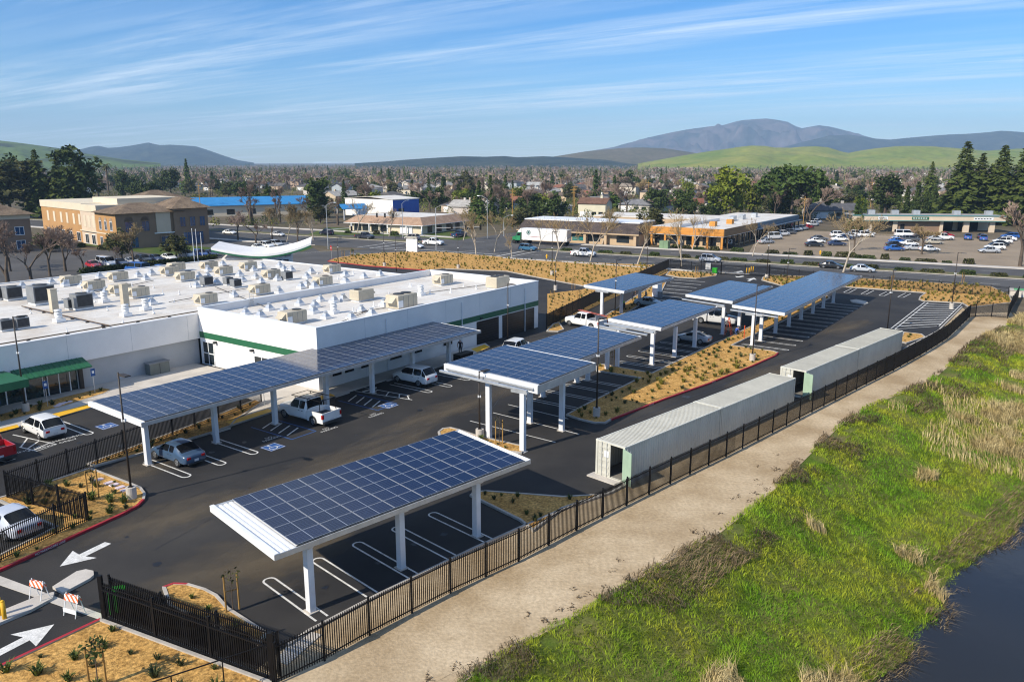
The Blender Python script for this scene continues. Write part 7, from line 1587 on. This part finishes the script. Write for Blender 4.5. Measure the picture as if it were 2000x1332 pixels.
def np_hash(x, y):
    v = np.sin(x*12.9898+y*78.233)*43758.5453; return v-np.floor(v)
def np_noise(x, y):
    ix, iy = np.floor(x), np.floor(y); fx, fy = x-ix, y-iy; fx = fx*fx*(3-2*fx); fy = fy*fy*(3-2*fy)
    return (np_hash(ix,iy)*(1-fx)+np_hash(ix+1,iy)*fx)*(1-fy)+(np_hash(ix,iy+1)*(1-fx)+np_hash(ix+1,iy+1)*fx)*fy
def VN(x, y): return .5*np_noise(x,y)+.25*np_noise(x*2.03,y*2.03)+.125*np_noise(x*4.12,y*4.12)
BG = np.array([[tuple(p) for p in r] for r in bank_grid]); BS = np.array(NSs)
def bank_np(t_, s_):
    a = np.clip(t_/tl[-1]*NT,0,NT-1e-6); i = a.astype(int); fa = (a-i)[:,None]; sc_ = np.clip(s_,0,BS[-1]-1e-6); j = np.searchsorted(BS,sc_,side='right')-1; fb = ((sc_-BS[j])/(BS[j+1]-BS[j]))[:,None]
    q = (BG[i,j]*(1-fa)+BG[i+1,j]*fa)*(1-fb)+(BG[i,j+1]*(1-fa)+BG[i+1,j+1]*fa)*fb
    neg = np.minimum(s_,0)[:,None]; return q + neg*np.array([[ND.x,ND.y,0.]]) - np.array([[0,0,.02]])
def blades(name, pts, L, Wd, lean, m, label, seed, tint=(.6,1.35), flop=.5):
    """pts: (n,3) roots; L lengths; lean (n,2) directions"""
    rg = np.random.RandomState(seed); n = len(pts); a = rg.uniform(0,2*pi,n); q = np.stack([np.cos(a),np.sin(a),np.zeros(n)],1)*(Wd*rg.uniform(.6,1.3,n))[:,None]
    d = np.concatenate([lean + rg.normal(size=(n,2))*.35, np.zeros((n,1))],1); Lr = L*rg.uniform(.55,1.3,n)
    mid = pts + d*(Lr*.28*flop)[:,None] + np.array([0,0,1.])*(Lr*.6)[:,None]; tip = pts + d*(Lr*.95*flop)[:,None] + np.array([0,0,1.])*(Lr*(1.0-.35*flop))[:,None]
    v = np.stack([pts-q, pts+q, mid+q*.75, mid-q*.75, tip],1).reshape(-1,3); b_ = np.arange(n)*5
    me = bpy.data.meshes.new(name); me.vertices.add(n*5); me.vertices.foreach_set('co', v.ravel())
    li = np.stack([b_,b_+1,b_+2,b_+3, b_+3,b_+2,b_+4],1).ravel(); me.loops.add(len(li)); me.loops.foreach_set('vertex_index', li)
    me.polygons.add(n*2); ls_ = np.stack([np.arange(n)*7, np.arange(n)*7+4],1).ravel(); me.polygons.foreach_set('loop_start', ls_)
    me.update(calc_edges=True); at = me.attributes.new('tint','FLOAT','POINT'); at.data.foreach_set('value', np.repeat(rg.uniform(*tint,n),5)); me.materials.append(m)
    o = bpy.data.objects.new(name, me); COL.objects.link(o); return tag(o, label, 'grass', kind='stuff')
rg = np.random.RandomState(77)
def scatter(n, s0, s1, t0=36.0, t1=None, power=1.35):
    t1 = t1 or tl[-1]-2; t_ = t0 + (t1-t0)*rg.rand(n)**power; s_ = s0 + (s1-s0)*rg.rand(n); return bank_np(t_,s_), t_, s_
gp, gt, gs = scatter(330000, -.25, 10.4)
zone = VN(gp[:,0]*.16+5, gp[:,1]*.16); zone2 = VN(gp[:,0]*.55, gp[:,1]*.55+9)
reedy = np.clip((gt-104)/34,0,1)*.40 + (zone-.45)*1.8 + np.where(gs > 9.3, .10, 0) - np.where(gs < 1, .10, 0)
edge = (gs < .9)
keep_g = (reedy < .42) & ~(edge & (zone2 < .40)) & (zone2 > .14)
zl = VN(gp[:,0]*.9+3, gp[:,1]*.9); ln = np.stack([np.cos(zl*26), np.sin(zl*26)],1)*.9
g_m = grassmat('bank_grass',(.12,.24,.006),(.30,.32,.018),.3); r_m = grassmat('dry_reeds',(.36,.27,.11),(.50,.40,.20),.6); d_m = grassmat('dead_grass',(.15,.105,.055),(.27,.20,.11),.9)
blades('bank_grass', gp[keep_g], .12+.30*zone2[keep_g], .008+.006*np.clip(gp[keep_g][:,1]/60,0,2), ln[keep_g], g_m, 'bright green grass covering the creek bank', 1, (.6,1.4), .8)
kr = (reedy >= .36)
rp = gp[kr]; extra, et, es = scatter(22000, .5, 10.6, 108.0, None, 1.0); ez = VN(extra[:,0]*.16+5, extra[:,1]*.16); rp2 = extra[(ez > .44)]; lr = np.concatenate([ln[kr], np.stack([np.cos(ez*16),np.sin(ez*16)],1)[ez > .44]*.8]); rall = np.concatenate([rp,rp2])
blades('dry_reeds', rall, .65+.35*rg.rand(len(rall)), .011+.007*np.clip(rall[:,1]/60,0,2), lr, r_m, 'tall straw-coloured dry reeds on the upper bank', 2, (.65,1.3), .65)
dp, dt, ds = scatter(34000, -.5, 2.4); dz = VN(dp[:,0]*.33, dp[:,1]*.33+4); kd = dz > .46
ed2, _, es2 = scatter(16000, 8.8, 10.9); kd2 = VN(ed2[:,0]*.5, ed2[:,1]*.5) > .40
dpp = np.concatenate([dp[kd], ed2[kd2]]); dl = np.concatenate([np.stack([np.cos(dz[kd]*9),np.sin(dz[kd]*9)],1), np.tile([[.7,-.7]],(kd2.sum(),1))])
blades('dead_grass', dpp, .42+.35*rg.rand(len(dpp)), .012+.006*np.clip(dpp[:,1]/60,0,2), dl, d_m, 'grey-brown dead grass matted along the bank edges', 3, (.55,1.3), 1.1)
# weeds on the gravel edge: small dark tufts
wp = []
rw = random.Random(8)
for _ in range(130):
    t_ = rw.uniform(38,95); p = bank_pt(t_, 0) - ND*rw.uniform(.2,2.6)*rw.random()
    if fbm(p.x*.8,p.y*.8) > .44: wp.append((p.x,p.y,.0))
wp = np.repeat(np.array(wp),9,0)+np.concatenate([rg.normal(size=(len(wp)*9,2))*.13, np.zeros((len(wp)*9,1))],1)
blades('gravel_weeds', wp, np.full(len(wp),.09), .03, rg.normal(size=(len(wp),2)), grassmat('weed_brown',(.09,.06,.035),(.14,.10,.06),2), 'small dead brown weeds on the gravel path', 4, (.6,1.2), 1.3)

# ================================================================ hills and air
def hills(name, prof, D, front, back, m, amp, seed, nf=1.0, rows=26, step=6):
    us = [p[0] for p in prof]; vs_ = [p[1] for p in prof]; U = np.arange(us[0], us[-1]+1, step); Vv = np.interp(U, us, vs_); mb = MB(); pts = []; nr = rows
    for j in range(nr+1):
        k = j/nr
        for u, v in zip(U, Vv):
            f_ = k/.62 if k < .62 else (1-k)/.38; f_ = f_*f_*(3-2*f_); d = D-front + (front+back)*k; x = (u-1000)/F*d
            zr = max(0, EYE + (HY-v)/F*D); n_ = fbm(x*.0042*nf+seed, d*.0042*nf, 5)-.5; rg_ = 1-abs(fbm(x*.0028*nf+seed*2, d*.0022*nf, 4)*2-1)
            z = zr*f_*(1 - .30*(1-f_)*(rg_)) + zr*n_*amp*f_*(1-f_)*4*.5
            if abs(k-.62) < 1e-6: z = zr
            pts.append((x, d, z-1.5))
    n = len(U); mb.add(pts, [(j*n+i, j*n+i+1, (j+1)*n+i+1, (j+1)*n+i) for j in range(nr) for i in range(n-1)])
    return tag(mb.obj(name, m, smooth=True), kind='structure')
hg = mat('green_hill',(.13,.185,.015),.95,col2=(.25,.245,.04),scale=.006,fine=.18,fscale=.05,spec=.05); hb = mat('brown_hill',(.085,.080,.040),.95,col2=(.14,.115,.075),scale=.006,fine=.2,fscale=.05,spec=.05); hm_ = mat('mountain_slope',(.035,.045,.045),.95,col2=(.13,.105,.105),scale=.0035,thr=(.40,.62),fine=.25,fscale=.02,spec=.05); hw = mat('wooded_hill',(.012,.024,.020),.95,col2=(.05,.06,.04),scale=.012,thr=(.42,.66),fine=.3,fscale=.06,spec=.05); hgl = mat('left_green_hill',(.10,.145,.03),.95,col2=(.04,.05,.02),scale=.006,thr=(.5,.62),fine=.2,fscale=.05,spec=.05)
hills('left_hills', [(-400,300),(-200,285),(0,276),(20,275),(50,278),(90,283),(140,290),(165,293),(190,300),(260,311),(330,318)], 2600, 1000, 700, hgl, 1.4, 3.1, 1.6, 34, 5)
hills('left_mountain', [(140,318),(175,294),(200,288),(215,286),(232,290),(252,289),(282,285),(310,280),(332,285),(350,284),(372,285),(400,287),(422,294),(450,304),(478,313),(510,318)], 5600, 1400, 1000, hw, 1.2, 7.7, 1.3, 34, 4)
hills('far_ridge', [(700,318.5),(760,315),(800,311.5),(860,307.5),(905,305),(950,306),(985,304.5),(1010,307),(1060,305),(1100,307),(1180,312),(1240,318)], 2900, 500, 500, hw, .5, 5.2)
hills('brown_hill', [(1020,318),(1060,309),(1100,302.5),(1140,296),(1180,292),(1215,289),(1250,288.5),(1290,290),(1330,296),(1380,304),(1440,316)], 3300, 700, 600, hb, .4, 1.4)
hills('green_hills', [(1240,319),(1290,310),(1330,303),(1370,296.5),(1400,292.5),(1430,288),(1455,285.5),(1480,286),(1500,289),(1530,289.5),(1550,287.5),(1575,286.5),(1600,288.5),(1625,296),(1640,299),(1660,295),(1690,290.5),(1730,286.5),(1760,286),(1800,287),(1850,290.5),(1900,295),(1960,291),(2020,290),(2120,296),(2400,314)], 2700, 900, 600, hg, 1.5, 9.3, 1.8, 34, 5)
hills('blue_ridge', [(1440,312),(1500,292),(1560,276),(1600,266.5),(1640,264.5),(1665,268),(1690,272),(1715,274),(1745,271),(1790,267),(1830,264),(1870,262.5),(1900,260),(1925,257),(1950,258.5),(2000,262),(2100,268),(2400,300)], 6100, 1100, 1000, hw, 1.4, 2.2, 1.4, 34, 5)
hills('big_mountain', [(1060,314),(1120,300),(1190,289),(1225,280),(1255,271),(1300,261),(1335,255),(1370,250),(1400,247),(1425,240),(1440,238),(1460,236),(1480,235),(1500,237.5),(1520,241),(1535,249),(1548,253),(1565,250),(1580,247.5),(1600,250),(1625,256),(1655,264),(1700,276),(1760,288),(1830,300)], 7800, 1500, 1200, hm_, 2.2, 4.4, 1.5, 40, 4)
hz = bpy.data.materials.new('air'); hz.use_nodes = True; _t = hz.node_tree; _t.nodes.remove(_t.nodes['Principled BSDF'])
_v = N(_t,'ShaderNodeVolumePrincipled'); _v.inputs['Color'].default_value = (.50,.72,1.0,1); _v.inputs['Density'].default_value = 1.15e-4; _v.inputs['Anisotropy'].default_value = 0.0
_t.links.new(_v.outputs[0], _t.nodes['Material Output'].inputs['Volume'])
tag(MB().box(-9500,9500,-420,9500,-6.5,470).obj('haze', hz), 'thin blue daylight haze over the town', 'haze', kind='stuff')
